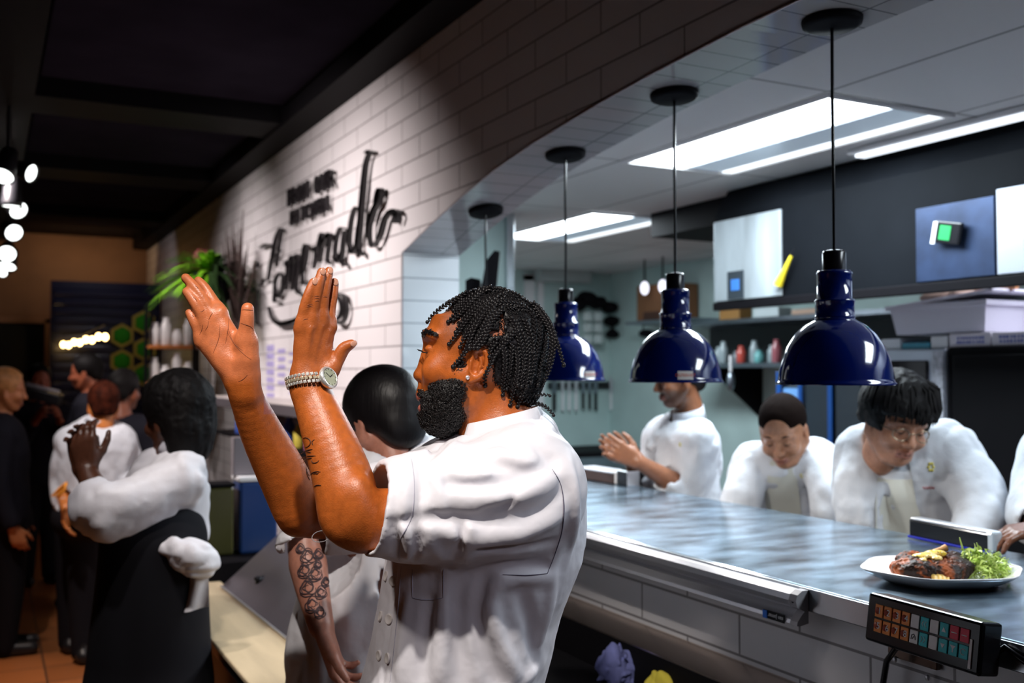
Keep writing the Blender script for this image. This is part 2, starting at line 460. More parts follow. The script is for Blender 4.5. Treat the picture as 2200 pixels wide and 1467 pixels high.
M_kwall = mat('kitchen_wall', (.52,.68,.66), .35, vary=(2.5,.12))
M_black = mat('black_paint', (.007,.0065,.008), .6, spec=.06)
M_blackgl = mat('black_gloss', (.008,.008,.01), .18)
M_panel = mat('ceiling_panel', (.020,.017,.026), .9, spec=0, vary=(3,.25))
M_steel = mat('steel', (.52,.55,.58), .26, metal=1, bump=(60,.06,.002,(1,.03,1)))
M_steel2 = mat('steel_dark', (.30,.33,.38), .3, metal=1, vary=(3,.3))
M_alu = mat('aluminium', (.62,.62,.66), .32, metal=.6)
M_white = mat('white_plastic', (.8,.8,.82), .35)
M_tan = mat('tan_plaster', (.26,.14,.07), .6, vary=(1.5,.3))
M_navy = mat('navy_gloss', (.012,.014,.045), .22)
# arch profile (y, z) of the pass opening
ARCH = [(-1.6,2.10),(-.9,2.25),(-.2,2.35),(.5,2.41),(1.2,2.437),(1.6,2.44),(1.93,2.436),(2.3,2.42),(2.58,2.402),(3.0,2.364),(3.3,2.325),(3.58,2.273),(3.9,2.20),(4.226,2.116)]
WX, WI = 1.65, 1.92
def arch_z(y):
    return float(np.interp(y, [a[0] for a in ARCH], [a[1] for a in ARCH]))
pl = [(WX,-1.6,0),(WX,12.5,0),(WX,12.5,3.3),(WX,-1.6,3.3)]+[(WX,y,z) for y, z in ARCH]+[(WX,4.226,1.068),(WX,-1.6,1.068)]
struct('wall_right', MB().prism(pl, (0,0,0), (WI-WX,0,0)), M_tile_wall)
b = MB()
for i in range(len(ARCH)-1):
    (y0,z0),(y1,z1) = ARCH[i], ARCH[i+1]
    b.prism([(WX-.002,y0,z0),(WX-.002,y1,z1),(WX-.002,y1,z1-.006),(WX-.002,y0,z0-.006)], (0,0,0), (WI-WX+.004,0,0))
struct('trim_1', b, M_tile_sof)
struct('trim_2', MB().bounds((WX-.002,4.219,1.116), (WI+.002,4.227,2.112)), M_tile_jamb)
b = MB(); b.tube([(WX-.004,y,z-.004) for y, z in ARCH]+[(WX-.004,4.222,1.12)], .004, n=6)
struct('trim_3', b, mat('edge_trim', (.55,.5,.52), .3, metal=.6))
# floors
struct('floor', MB().bounds((-7,-1.6,-.1), (WX,13,0)), M_floor)
struct('floor_kitchen', MB().bounds((WX,-1.6,-.1), (5.6,9,0)), M_kfloor)
# kitchen shell
struct('ceiling_kitchen', MB().bounds((WI,-1.6,2.50), (5.3,8.2,2.6)), M_kceil)
struct('wall_kitchen_back', MB().bounds((WI,8,0), (5.3,8.1,2.5)), M_kwall)
struct('wall_kitchen_right', MB().bounds((5.2,-1.6,0), (5.3,8,2.5)), M_kwall)
struct('wall_partition', MB().bounds((WI,5.2,0), (2.68,5.3,2.5)), M_kwall)
struct('trim_4', MB().bounds((2.66,5.17,0), (2.71,5.31,2.5), bev=.004), M_steel)
# dining side
struct('ceiling', MB().bounds((-7,-1.6,3.12), (WX,13,3.3)), M_black)
struct('wall_far', MB().bounds((-7,12.4,0), (WX+.3,12.6,3.12)), M_tan)
struct('wall_left', MB().bounds((-7.1,-1.6,0), (-7,12.6,3.12)), M_black)
# ceiling panels between black beams
def tagm(o, *a, **k): return tag(o, *a, **k)
ys = [(1.9,5.62),(6.18,7.6),(8.25,9.9)]
n = 5
for y0, y1 in ys:
    o = struct('ceiling_panel', MB().bounds((.22,y0,3.08), (1.47,y1,3.12), bev=.01), M_panel)
for yb, w in ((5.9,.4),(7.92,.45),(10.2,.4)):
    struct('trim_%d' % n, MB().bounds((-7,yb-w/2,3.0), (WX,yb+w/2,3.118)), M_black); n += 1
struct('trim_%d' % n, MB().bounds((1.48,-1.6,2.985), (WX-.001,12.3,3.118)), M_black); n += 1
struct('trim_%d' % n, MB().bounds((-.2,-1.6,2.98), (.2,12,3.118)), M_black); n += 1
# ------------------------------------------------------------------ kitchen ceiling lights
def ceiling_light(x0, y0, label, es):
    t = empty('ceiling_light', (x0+.305,y0+.61,2.44), label, 'ceiling light', 'recessed fluorescent ceiling lights')
    z = 2.497
    b = MB(); w = .02
    for a, c in (((x0,y0,z-.012),(x0+.61,y0+w,z)),((x0,y0+1.22-w,z-.012),(x0+.61,y0+1.22,z)),((x0,y0+w,z-.012),(x0+w,y0+1.22-w,z)),((x0+.61-w,y0+w,z-.012),(x0+.61,y0+1.22-w,z))):
        b.bounds(a, c)
    b.build('frame', M_white, t, world=True)
    b = MB(); b.bounds((x0+.035,y0+.03,z-.004), (x0+.33,y0+1.19,z+.001))
    b.build('diffuser', mat('tube_glow', (1,1,1), .5, emit=(.86,.95,1), es=es), t, world=True)
    b = MB(); b.bounds((x0+.35,y0+.03,z-.003), (x0+.53,y0+1.19,z+.001))
    b.build('reflector', mat('reflector', (.75,.8,.86), .3, metal=.4, emit=(.6,.8,1), es=.25), t, world=True)
    b = MB(); b.bounds((x0+.535,y0+.03,z-.006), (x0+.585,y0+1.19,z+.001))
    b.build('tube', mat('tube_glow2', (1,1,1), .5, emit=(.9,.97,1), es=1.6), t, world=True)
    return t
ceiling_light(2.44, 2.44, 'large bright ceiling light panel above the nearest blue lamp cords', 9)
ceiling_light(3.05, 4.88, 'smaller looking ceiling light panel further back beside the steel corner post', 9)
def area(name, loc, size, energy, col, rot=(0,0,0), spread=180):
    L = bpy.data.lights.new(name, 'AREA'); L.shape = 'RECTANGLE'; L.size, L.size_y = size; L.energy = energy; L.color = col; L.spread = math.radians(spread)
    o = bpy.data.objects.new(name, L); COL.objects.link(o); o.location = loc; o.rotation_euler = rot; return o
def spot(name, loc, tgt, energy, col, size, blend=.4, rad=.03):
    L = bpy.data.lights.new(name, 'SPOT'); L.energy = energy; L.color = col; L.spot_size = math.radians(size); L.spot_blend = blend; L.shadow_soft_size = rad
    o = bpy.data.objects.new(name, L); COL.objects.link(o); o.location = Vector(loc)
    d = Vector(tgt)-Vector(loc); o.rotation_euler = d.to_track_quat('-Z', 'Y').to_euler(); return o
# tiled pass: hood
t = empty('exhaust_hood', (3.6,2.0,1.9), 'wide stainless exhaust hood hanging over the cooking line', 'exhaust hood')
b = MB(); b.prism([(3.25,0,1.915),(3.25,0,2.37),(3.33,0,2.495),(4.35,0,2.495),(4.35,0,2.25),(3.30,0,2.25),(3.30,0,1.915)], (0,-1.2,0), (0,4.02,0)); b.build('canopy', mat('hood_steel', (.006,.007,.009), .6, metal=0, spec=.04, vary=(3,.3)), t, world=True)
b = MB(); b.bounds((3.235,-1.2,1.885),(3.27,4.03,1.925), bev=.004); b.build('lip', M_black, t, world=True)
b = MB(); b.bounds((3.236,3.54,1.93),(3.249,4.02,2.33), bev=.003); b.build('end_reflection', mat('steel_reflection', (.62,.68,.72), .42, metal=.55, vary=(3,.35,(1,2,.4))), t, world=True)  # bright panel painted in for light reflected on the hood
b = MB(); b.bounds((3.236,-.6,1.93),(3.249,2.42,2.24), bev=.003); b.build('side_reflection', mat('steel_reflection2', (.42,.45,.52), .5, metal=.4, vary=(2,.3,(1,.6,.5))), t, world=True)  # paler panel, also a painted reflection patch
b = MB(); b.bounds((3.238,2.43,1.93),(3.249,2.78,2.22), bev=.003); b.build('middle_reflection', mat('blue_reflection', (.03,.05,.11), .4, metal=.5, vary=(6,.5)), t, world=True)  # bluish reflection patch painted as a panel
struct('trim_%d' % n, MB().bounds((3.42,4.04,2.36), (4.4,4.82,2.498)), M_black); n += 1
tl = empty('hood_glow_strip', (3.2,1.5,2.46), 'long thin white glowing strip for the reflection along the hood top', 'painted reflection')  # glowing strip put in for light reflected along the hood top
MB().bounds((3.15,.3,2.475),(3.235,3.05,2.497), bev=.004).build('housing', M_white, tl, world=True)  # white backing of the added reflection strip, not a lamp housing
MB().bounds((3.165,.32,2.462),(3.222,3.02,2.476), bev=.004).build('tube', mat('reflection_glow', (1,1,1), .5, emit=(.82,.9,1), es=1.3), tl, world=True)
# things on the hood
p = XP(1580,612,3.23)
b = MB(); b.box(p, (.004,.115,.135)); thing = empty('notice', p, 'small framed notice with a blue patch at the left end of the hood', 'notice')
b.build('frame', mat('notice_dark', (.03,.04,.05), .4), thing, world=True)
MB().box(p-[.003,0,0], (.003,.06,.055), bev=.0014).build('picture', mat('notice_blue', (.05,.2,.6), .4), thing, world=True)
p = XP(1686,580,3.225)
lt = empty('grill_lighter', p, 'yellow gas lighter stuck on the hood to the right of the notice', 'lighter')
a, c = XP(1700,550,3.22), XP(1672,612,3.22)
b = MB(); b.tube([a, a*.5+c*.5, c], [.008,.012,.022], n=8); b.build('handle', mat('yellow_plastic', (.75,.58,.03), .35), lt, world=True)
b = MB(); b.tube([a, a+(a-c)*.25], .004, n=6); b.build('nozzle', M_blackgl, lt, world=True)
p = XP(2036,500,3.215)
tm = empty('timer', p, 'small digital timer with a green screen stuck high on the hood', 'timer')
R = Euler((math.radians(12),0,0)).to_matrix()
MB().box(p, (.02,.125,.085), rot=R, bev=.006).build('body', M_blackgl, tm, world=True)
MB().box(p+np.array([-.011,.004,0]), (.003,.05,.055), rot=R).build('screen', mat('green_screen', (.02,.3,.08), .3, emit=(.02,.6,.12), es=.04), tm, world=True)
MB().box(p+np.array([-.011,.052,.006]), (.004,.018,.085), rot=R).build('clip', M_white, tm, world=True)
# ------------------------------------------------------------------ pass counter
M_ctop = mat('counter_steel', (.36,.49,.62), .23, metal=.85, vary=(7,.75,(1,2.2,1)), bump=(70,.10,.0015,(.25,1,1)))
t = empty('pass_counter', (1.97,1.3,1.068), 'long blue-grey stainless pass counter running under the lamps', 'counter')
MB().bounds((1.585,-1.6,1.070),(2.36,4.2,1.115), bev=.004).build('worktop', M_ctop, t, world=True)
MB().bounds((1.578,-1.6,1.064),(1.586,4.2,1.113), bev=.002).build('edge_band', M_steel, t, world=True)
b = MB()
b.prism([(2.32,0,.02),(2.32,0,1.068),(2.34,0,1.068),(2.34,0,.02)], (0,-1.6,0), (0,4.2,0)); b.build('back_panel', M_steel2, t, world=True)
# under-counter lip
t = empty('drip_shelf', (1.6,1.2,.84), 'shiny stainless lip running along the foot of the tiled ledge', 'shelf')
b = MB(); b.prism([(1.648,0,.872),(1.565,0,.842),(1.565,0,.836),(1.648,0,.866)], (0,-1.4,0), (0,3.4,0)); b.build('lip', mat('lip_steel', (.75,.62,.52), .22, metal=1, bump=(4,.12,.01,(.2,3,1))), t, world=True)
b = MB(); b.bounds((1.565,-1.4,.62),(1.57,3.4,.838)); b.build('apron', M_black, t, world=True)
t = empty('work_table', (1.35,1.2,0), 'dark steel work table below the tiled ledge', 'work table')
MB().bounds((1.08,-1.4,.70),(1.563,3.38,.735), bev=.004).build('top', mat('dark_metal', (.03,.03,.035), .3, metal=.6), t, world=True)
for y in (-1.3, 3.3):
    for x in (1.12, 1.52): MB().bounds((x-.018,y-.018,0),(x+.018,y+.018,.70)).build('leg', M_black, t, world=True)
# ticket rail
ya = XP(1712,1270,1.565)[1]
t = empty('ticket_rail', (1.57,(ya+3.9)/2,1.06), 'aluminium order ticket rail fixed along the counter edge', 'ticket rail')
b = MB(); prof = [(1.577,1.108),(1.562,1.108),(1.548,1.100),(1.543,1.088),(1.548,1.076),(1.560,1.070),(1.568,1.066),(1.560,1.060),(1.548,1.046),(1.546,1.038),(1.552,1.036),(1.577,1.040)]
b.prism([(x,0,z) for x, z in prof], (0,ya,0), (0,4.1,0)); b.build('rail', M_alu, t, world=True)
b = MB(); b.prism([(x-.002 if x < 1.57 else x,0,z+(.002 if z > 1.08 else -.001)) for x, z in prof], (0,ya-.022,0), (0,ya,0)); b.build('end_cap', mat('cap_grey', (.35,.34,.36), .35), t, world=True)
b = MB(); b.lathe([(.0001,-.001),(.004,-.001),(.004,.001),(.0001,.001)], (1.543,ya-.011,1.088), n=12, ax=(1,0,0)); b.build('screw', M_blackgl, t, world=True)
q = np.array([1.5435,ya+.05,1.043])
MB().box(q+np.array([.001,0,0]), (.003,.066,.018)).build('label_plate', M_blackgl, t, world=True)
b = MB(); b.box(q+np.array([-.001,.026,0]), (.003,.013,.0175)); b.build('logo_patch', mat('logo_blue', (.03,.18,.7), .4), t, world=True)
b = MB(); text_on(b, 'san jamar', .0125, q+np.array([-.0015,-.008,0]), (0,1,0), (0,0,-1), .0004); b.build('lettering', M_white, t, world=True)
# ------------------------------------------------------------------ heat lamps
M_blue = mat('cobalt_enamel', (.002,.010,.115), .12, coat=1, spec=.7)
def heat_lamp(y, label, first=None, sticker=None):
    zr = 1.549; x = 1.80; zc = arch_z(y)-.008
    t = empty('heat_lamp', (x,y,zr), label, 'pendant lamp', 'blue heat lamps over the pass')
    o = [(.1385,0),(.1395,.004),(.1350,.007),(.1335,.014),(.131,.034),(.124,.062),(.112,.092),(.094,.120),(.072,.141),(.050,.153),(.0465,.156),(.0465,.160)]
    inn = [(.0445,.158),(.070,.137),(.092,.116),(.109,.089),(.121,.060),(.128,.033),(.130,.012),(.1335,.002),(.1385,0)]
    MB().lathe(o+inn, n=64).build('shade', M_blue, t)
    MB().lathe([(.0465,.158),(.0475,.162),(.0455,.165),(.0455,.196),(.0475,.199),(.046,.203),(.0405,.206),(.0405,.262),(.042,.266),(.039,.272),(.028,.274)], n=48).build('neck', M_blue, t)
    MB().lathe([(.0275,.272),(.0275,.315),(.0255,.320),(.018,.322),(.006,.322)], n=32).build('socket', M_blackgl, t)
    h = zc-zr
    MB().tube([(0,0,.32),(.0015,.001,.32+(h-.32)*.3),(-.001,0,.32+(h-.32)*.65),(0,0,h-.01)], .0042, n=10).build('cord', M_blackgl, t)
    sl = (arch_z(y+.08)-arch_z(y-.08))/.16
    ob = MB().lathe([(.004,-.022),(.058,-.020),(.070,-.014),(.072,-.006),(.072,0)], n=48).build('canopy', M_black, t); ob.location = (0,0,h); ob.rotation_euler = (math.atan(sl),0,0)
    MB().lathe([(.0001,.045),(.035,.05),(.048,.075),(.04,.11),(.02,.15),(.0001,.155)], n=24).build('bulb', mat('bulb_glass', (.25,.1,.06), .1), t)
    if sticker is not None:
        az, zz = sticker
        b = MB(); tw = .165; hh = .012
        def fn(u, v):
            a = az+(u-.5)*tw*2; z = zz+(v-.5)*hh*2; r = float(np.interp(z, [.012,.034,.062,.092], [.134,.1315,.1245,.1125]))+.0006
            return (r*math.cos(a), r*math.sin(a), z)
        b.grid(fn, 10, 2); st = b.build('warning_label', mat('label_white', (.82,.78,.74), .4), t)
        b = MB(); me = text_mesh('CAUTION HOT', .0105, 0, space=.95)
        vs = []
        for v in me.vertices:
            a = az+v.co.x*.8/.131; z = zz+v.co.y*1.2; r = float(np.interp(z, [.012,.034,.062,.092], [.134,.1315,.1245,.1125]))+.0012
            vs.append((r*math.cos(a), r*math.sin(a), z))
        b.add(vs, [tuple(pp.vertices) for pp in me.polygons]); b.build('warning_text', mat('label_red', (.75,.12,.04), .5), t)
    return t
toward = math.atan2(-2.0, -1.8)
heat_lamp(1.785, 'nearest and largest blue enamel heat lamp, hanging in front of the hood', sticker=(math.atan2(-.6,.9)+.12,.03))
heat_lamp(2.415, 'blue enamel heat lamp with a white sticker, second from the right', sticker=(toward+.30,.021))
heat_lamp(3.05, 'blue enamel heat lamp partly hidden behind the bearded man\'s braids', sticker=(toward+.88,.021))
heat_lamp(3.69, 'farthest lamp, its shade hidden by the bearded man and only canopy and cord showing')
# ------------------------------------------------------------------ control pad on the counter edge
c0 = XP(1880,1310,1.55); c1 = XP(2140,1368,1.55)
ym = (c0[1]+c1[1])/2; wy = abs(c0[1]-c1[1]); zm = 1.114
t = empty('control_pad', (1.55,ym,zm-.045), 'black button box with orange and teal keys on the counter edge', 'control box')
tilt = Euler((0,math.radians(8),math.radians(-3))).to_matrix()
def cp(dx, dy, dz): return np.array([1.545,ym,zm-.012])+np.array(tilt @ Vector((dx,dy,dz)))
MB().box(cp(0,0,0), (.05,wy,.092), rot=tilt, bev=.006).build('casing', M_blackgl, t, world=True)
kx = -.0262; kw = wy*.072; pit = wy*.083; top = .016; bot = -.012
cols = [('o','1','5'),('o','2','6'),('o','3','7'),('o','4','8'),('w','',''),('t','«','»'),('w','',''),('t','▲','▼'),('r','','T'),('r','','C')]
KM = {'o': mat('key_orange', (.95,.30,.06), .45), 't': mat('key_teal', (.04,.58,.62), .45), 'w': mat('key_white', (.92,.86,.84), .45), 'r': mat('key_red', (.85,.04,.09), .45)}
M_kd = mat('key_darkred', (.35,.04,.01), .5)
for i, (k, a_, b_) in enumerate(cols):
    yy = wy*.36-i*pit+wy*.015
    for j in range(2):
        kk = k if not (k == 'r' and j == 1) else 't'
        zz = top if j == 0 else bot
        q = cp(kx, yy, zz)
        ko = MB().box(q, (.0026,kw,.024), rot=tilt, bev=.001).build('key', KM[kk], t, world=True)
        g = (a_, b_)[j]; ex = np.array(tilt @ Vector((0,-1,0))); ey = np.array(tilt @ Vector((0,0,1))); q2 = cp(kx-.0015, yy, zz)
        b = MB()
        if kk == 'o':
            text_on(b, g, .017, q2-ex*(-.002), ex, ey, .0003)
            b2 = MB(); b2.lathe([(.0001,0),(.0065,0),(.0065,.0003),(.0001,.0003)], cp(kx-.0013, yy+.003, zz), n=16, ax=-np.array(tilt @ Vector((1,0,0)))); b2.build('disc', M_kd, ko)
        elif g in ('«','»'):
            s = -1 if g == '«' else 1
            for o in (-.003,.003):
                b.tube([q2+ex*(o-.002*s)+ey*.005, q2+ex*(o+.002*s), q2+ex*(o-.002*s)-ey*.005], .0008, n=5)
        elif g in ('▲','▼'):
            s = 1 if g == '▲' else -1
            b.prism([q2+ey*.005*s, q2-ey*.004*s+ex*.005, q2-ey*.004*s-ex*.005], (0,0,0), (-.0004,0,0))
        elif g == 'T':
            b.prism([q2+ey*.006+ex*.006, q2+ey*.006-ex*.006, q2+ex*-.0012, q2-ey*.006+ex*-.0012, q2-ey*.006+ex*.0012, q2+ex*.0012], (0,0,0), (-.0004,0,0))
        elif g == 'C':
            b.tube([q2+ex*.005*math.cos(a)+ey*.005*math.sin(a) for a in np.linspace(.5,5.2,12)], .0009, n=5)
        elif kk == 'w' and i == 4 and j == 1:
            b.tube([q2-ex*.005-ey*.005, q2-ex*.004+ey*.003, q2+ex*.001+ey*.005, q2+ex*.004+ey*.001, q2+ex*.005-ey*.005], .0008, n=5); b.tube([q2-ex*.002-ey*.004, q2+ex*.001+ey*.001], .0008, n=5)
        elif kk == 'r':
            b.box(q2, (.0006,kw*.6,.0015), rot=tilt)
        if b.v: b.build('symbol', M_white if kk != 'w' else M_blackgl, ko)
MB().box(cp(kx,-wy*.425,-.012), (.002,wy*.02,.05), rot=tilt).build('side_strip', KM['w'], t, world=True)
b = MB(); b.lathe([(.0001,-.004),(.008,-.004),(.008,.004),(.0001,.004)], (1.56,c0[1]+.012,1.066), n=16, ax=(0,1,0)); b.build('knob', mat('clear_knob', (.5,.52,.55), .2), t, world=True)
a, c = XP(1912,1375,1.643), XP(2018,1440,1.643)
t = empty('wall_bracket', ((1.645,(a[1]+c[1])/2,c[2])), 'dark steel bracket plate on the tiles under the button box', 'bracket')
MB().bounds((1.636,c[1],c[2]),(1.648,a[1],1.062), bev=.002).build('plate', mat('bracket_steel', (.16,.12,.10), .2, metal=.9), t, world=True)
for y, z in ((a[1]-.02,1.0),(c[1]+.02,.985)): MB().ball((1.633,y,z), (.004,.006,.006)).build('bolt', M_alu, t, world=True)
b = MB(); b.tube([cp(.01,.03,-.04), XP(1960,1388,1.60), XP(1925,1392,1.60), XP(1905,1420,1.60), XP(1897,1470,1.60), XP(1900,1540,1.60)], .0062, n=10)
b.build('x', M_blackgl); o = bpy.data.objects['x']; o.name = 'power_cable'; tag(o, 'black cable looping down from under the button box', 'cable')
b = MB(); b.tube([cp(.01,-wy*.4,-.03), XP(2160,1390,1.57), XP(2200,1420,1.57), XP(2260,1450,1.58)], .006, n=10)
o = b.build('power_cable', M_blackgl); tag(o, 'black cable leaving the right end of the button box', 'cable')
# ================================================================== PEOPLE: materials
M_skin = mat('skin', (.35,.13,.05), .36, sss=.08, attr='Col', bump=(420,.30,.0016), spec=.55, vary=(90,.16))
M_hairm = mat('black_hair', (.007,.006,.007), .42, spec=.34)
M_hairsoft = mat('dark_hair', (.005,.004,.004), .6, spec=.18, bump=(90,.5,.004,(1,1,.15)))
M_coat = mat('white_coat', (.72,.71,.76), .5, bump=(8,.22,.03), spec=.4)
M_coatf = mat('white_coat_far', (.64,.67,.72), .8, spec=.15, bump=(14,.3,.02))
M_trouser = mat('black_cloth', (.010,.010,.013), .8, spec=.1)
M_shoe = mat('black_shoe', (.012,.012,.014), .4)
M_apron = mat('cream_apron', (.62,.63,.57), .8, spec=.1)
M_thread = mat('coat_thread', (.12,.11,.16), .8)
M_eye = mat('eye_white', (.75,.72,.70), .2)
M_iris = mat('eye_dark', (.02,.012,.01), .15)
def pm(px, d): return px*d/F
SKIN_D = np.array([.43,.105,.018]); SKIN_P = np.array([.56,.165,.062])
# ================================================================== MAIN MAN
HD = 1.80; HS = HD/F
def H(u, v, w=0): return P(u, v, HD)-FH*(w*HS)
def Hinv(p):
    q = p-P(1040, 760, HD); return 1040+(q@RT)/HS, 760-(q@UP)/HS, -(q@FH)/HS
def hz(v, d=HD): return P(1040, v, d)[2]
ex, ey, ez = RT, FH, ZU
f = Field(.010)
f.ell(H(1050,738), (118*HS,90*HS,107*HS), (RT,FH,ZU))
rows = []
for v, uf, w in ((676,930,66),(700,921,72),(720,913,75),(742,918,75),(770,915,73),(800,911,66),(825,905,58),(850,905,52),(880,908,44),(900,914,36),(914,926,26)):
    ub = 1085; c = H((uf+ub)/2, v)
    rows.append((c@ez, c@ex, c@ey, (ub-uf)/2*HS, w*HS))
f.slices(rows, ex, ey, ez, n=2.15, k=.012)
for s in (1,-1):
    f.chain([H(917,722,6*s), H(919,717,32*s), H(934,723,58*s)], [.0052,.0058,.0052], k=.014)           # brow
    f.ell(H(905,747,32*s), (9*HS,9*HS,15*HS), (RT,UP,FH), k=.012, mode='-')
    f.ell(H(929,749,31*s), (14*HS,8*HS,15*HS), (RT,UP,FH), k=.004)                               # lid
    f.ell(H(952,796,44*s), (36*HS,22*HS,22*HS), (RT,UP,FH), k=.03)                                # cheek
    f.cone(H(998,810,58*s), H(1000,862,50*s), 24*HS, 22*HS, k=.02)                                # jaw
    f.cone(H(1000,866,48*s), H(935,900,12*s), 18*HS, 18*HS, k=.02)
    f.sph(H(913,811,13*s), 9.5*HS, k=.005)                                                        # nostril wing
    f.ell(H(904,821,7*s), (6*HS,4.5*HS,4.5*HS), (RT,UP,FH), k=.002, mode='-')
f.cone(H(921,736), H(905,800), 9*HS, 12*HS, k=.010)
f.sph(H(900,806), 12.5*HS, k=.006)
f.cone(H(905,824,0), H(901,846,0), 5*HS, 8*HS, k=.008)
f.chain([H(915,858,20), H(905,855,9), H(902,854,0), H(905,855,-9), H(915,858,-20)], [4*HS,7*HS,8*HS,7*HS,4*HS], k=.004)
f.chain([H(917,872,18), H(908,876,8), H(906,877,0), H(908,876,-8), H(917,872,-18)], [4*HS,8*HS,9*HS,8*HS,4*HS], k=.004)
f.sph(H(924,902,0), 17*HS, k=.012)
# ear (near side) and a plain one on the far side
for s in (1,-1):
    W = 78*s; o = 12*s
    f.ell(H(1031,786,W+2*s), (20*HS,33*HS,9*HS), (unit(RT*1+ZU*-.12), unit(ZU+RT*.12), unit(FH-RT*.35*s)), k=.004)
    f.ell(H(1026,782,W+o+1*s), (10*HS,19*HS,9*HS), (unit(RT-ZU*.2), unit(ZU+RT*.2), FH), k=.003, mode='-')
    f.ell(H(1024,796,W+o+2*s), (9*HS,9*HS,10*HS), (RT, ZU, FH), k=.003, mode='-')
    f.chain([H(1015,776,W), H(1021,758,W+o*.7), H(1036,752,W+o), H(1047,761,W+o*1.1), H(1049,778,W+o*1.1), H(1044,797,W+o), H(1030,810,W+o*.8), H(1014,817,W+o*.3)], [3*HS,4*HS,4.6*HS,5*HS,5*HS,5*HS,6*HS,6.5*HS], k=.0025)
    f.chain([H(1034,768,W+o*.9), H(1037,782,W+o*.95), H(1031,797,W+o*.9)], [3.2*HS,3.8*HS,3.4*HS], k=.003)
    f.ell(H(1010,811,W-1*s), (11*HS,11*HS,6*HS), (RT,ZU,FH), k=.004)
    f.cone(H(1013,790,W-1*s), H(1012,798,W+2*s), 4.5*HS, 4.5*HS, k=.003)
# neck with the sternomastoid
f.chain([H(1062,838), H(1072,905), H(1085,965)], [62*HS,64*HS,68*HS], k=.02)
for s in (1,-1): f.chain([H(1030,835,56*s), H(1010,905,38*s), H(995,960,18*s)], [13*HS,12*HS,12*HS], k=.012)
f.sph(H(1003,915,0), 12*HS, k=.015)
# shoulders / trunk under the coat
Sn = P(1125,1070,1.70); Sf = P(1010,1050,2.02); chest = P(1050,1130,1.86); pelv = P(1010,1500,1.88)
f.cone(H(1085,960), P(1070,1060,1.86), .075, .11, k=.03)
f.cone(P(1070,1060,1.86), pelv, .125, .12, k=.03); f.cone(Sn, Sf, .055, .055, k=.03)
# near arm (his left)
DN = 1.62
ln = [(1125,1070,1.70,62),(940,1105,1.63,62),(790,1112,1.60,62),(750,1112,1.60,62),(742,1052,1.61,66),(722,985,1.625,60),(698,920,1.64,52),(677,865,1.655,45),(664,832,1.66,42),(662,808,1.665,38)]
f.chain([P(u,v,d) for u,v,d,r in ln], [pm(r,d) for u,v,d,r in ln], k=.012)
f.ell(P(768,1075,1.575), (.030,.04,.026), (RT,UP,FH), k=.02)
f.sph(P(790,1152,1.60), pm(30,1.6), k=.03)
# far arm (his right)
lf = [(1010,1050,2.02,58),(800,1100,1.96,56),(662,1105,1.90,50),(640,1098,1.88,50),(622,1050,1.87,54),(590,985,1.845,50),(562,930,1.82,45),(538,875,1.79,38),(521,835,1.77,33),(517,812,1.765,32)]
f.chain([P(u,v,d) for u,v,d,r in lf], [pm(r,d) for u,v,d,r in lf], k=.012)
# near hand, back to the camera, thumb to the right
def fing(pts, rs, k=.003, root=.008):
    ps = [P(*q) for q in pts]
    f.chain(ps, rs, k=k); f.cone(ps[0], ps[0]*.7+ps[1]*.3, rs[0], rs[0]*.97, k=root)
def hand_near():
    m = [(648,706,1.650),(668,697,1.655),(689,695,1.667),(707,704,1.682)]
    wr = [(650,800,1.657),(658,803,1.66),(668,803,1.668),(680,803,1.672)]
    for a, b in zip(wr, m): f.cone(P(*a), P(*b), .0155, .0115, k=.012)
    f.ell(P(672,750,1.668), (pm(36,1.66),pm(58,1.66),.0145), (unit(RT+FH*.45),UP,unit(FH-RT*.45)), k=.012)
    f.ell(P(698,778,1.674), (pm(20,1.66),pm(34,1.66),.014), (unit(RT+UP*.3),unit(UP-RT*.3),FH), k=.014)
    fing([(648,706,1.650),(654,664,1.645),(663,632,1.644),(673,606,1.648)], [.0112,.0094,.0084,.0070])
    fing([(667,698,1.655),(675,650,1.651),(684,612,1.652),(691,584,1.657)], [.0115,.0098,.0088,.0074])
    fing([(689,694,1.667),(694,646,1.664),(701,608,1.668),(707,582,1.676)], [.0115,.0098,.0088,.0074])
    fing([(707,702,1.682),(709,664,1.686),(715,632,1.690),(718,607,1.694)], [.0115,.0098,.0090,.0078])
    fing([(700,802,1.668),(722,778,1.672),(738,750,1.672),(755,739,1.668)], [.016,.0118,.0108,.0080], root=.012)
    for (u0,v0,d0),(u1,v1,d1) in zip([(655,790,1.645),(668,790,1.65),(680,790,1.655)],[(668,705,1.642),(689,702,1.655),(706,712,1.668)]):
        f.cone(P(u0,v0,d0), P(u1,v1,d1), .003, .0028, k=.006)
hand_near()
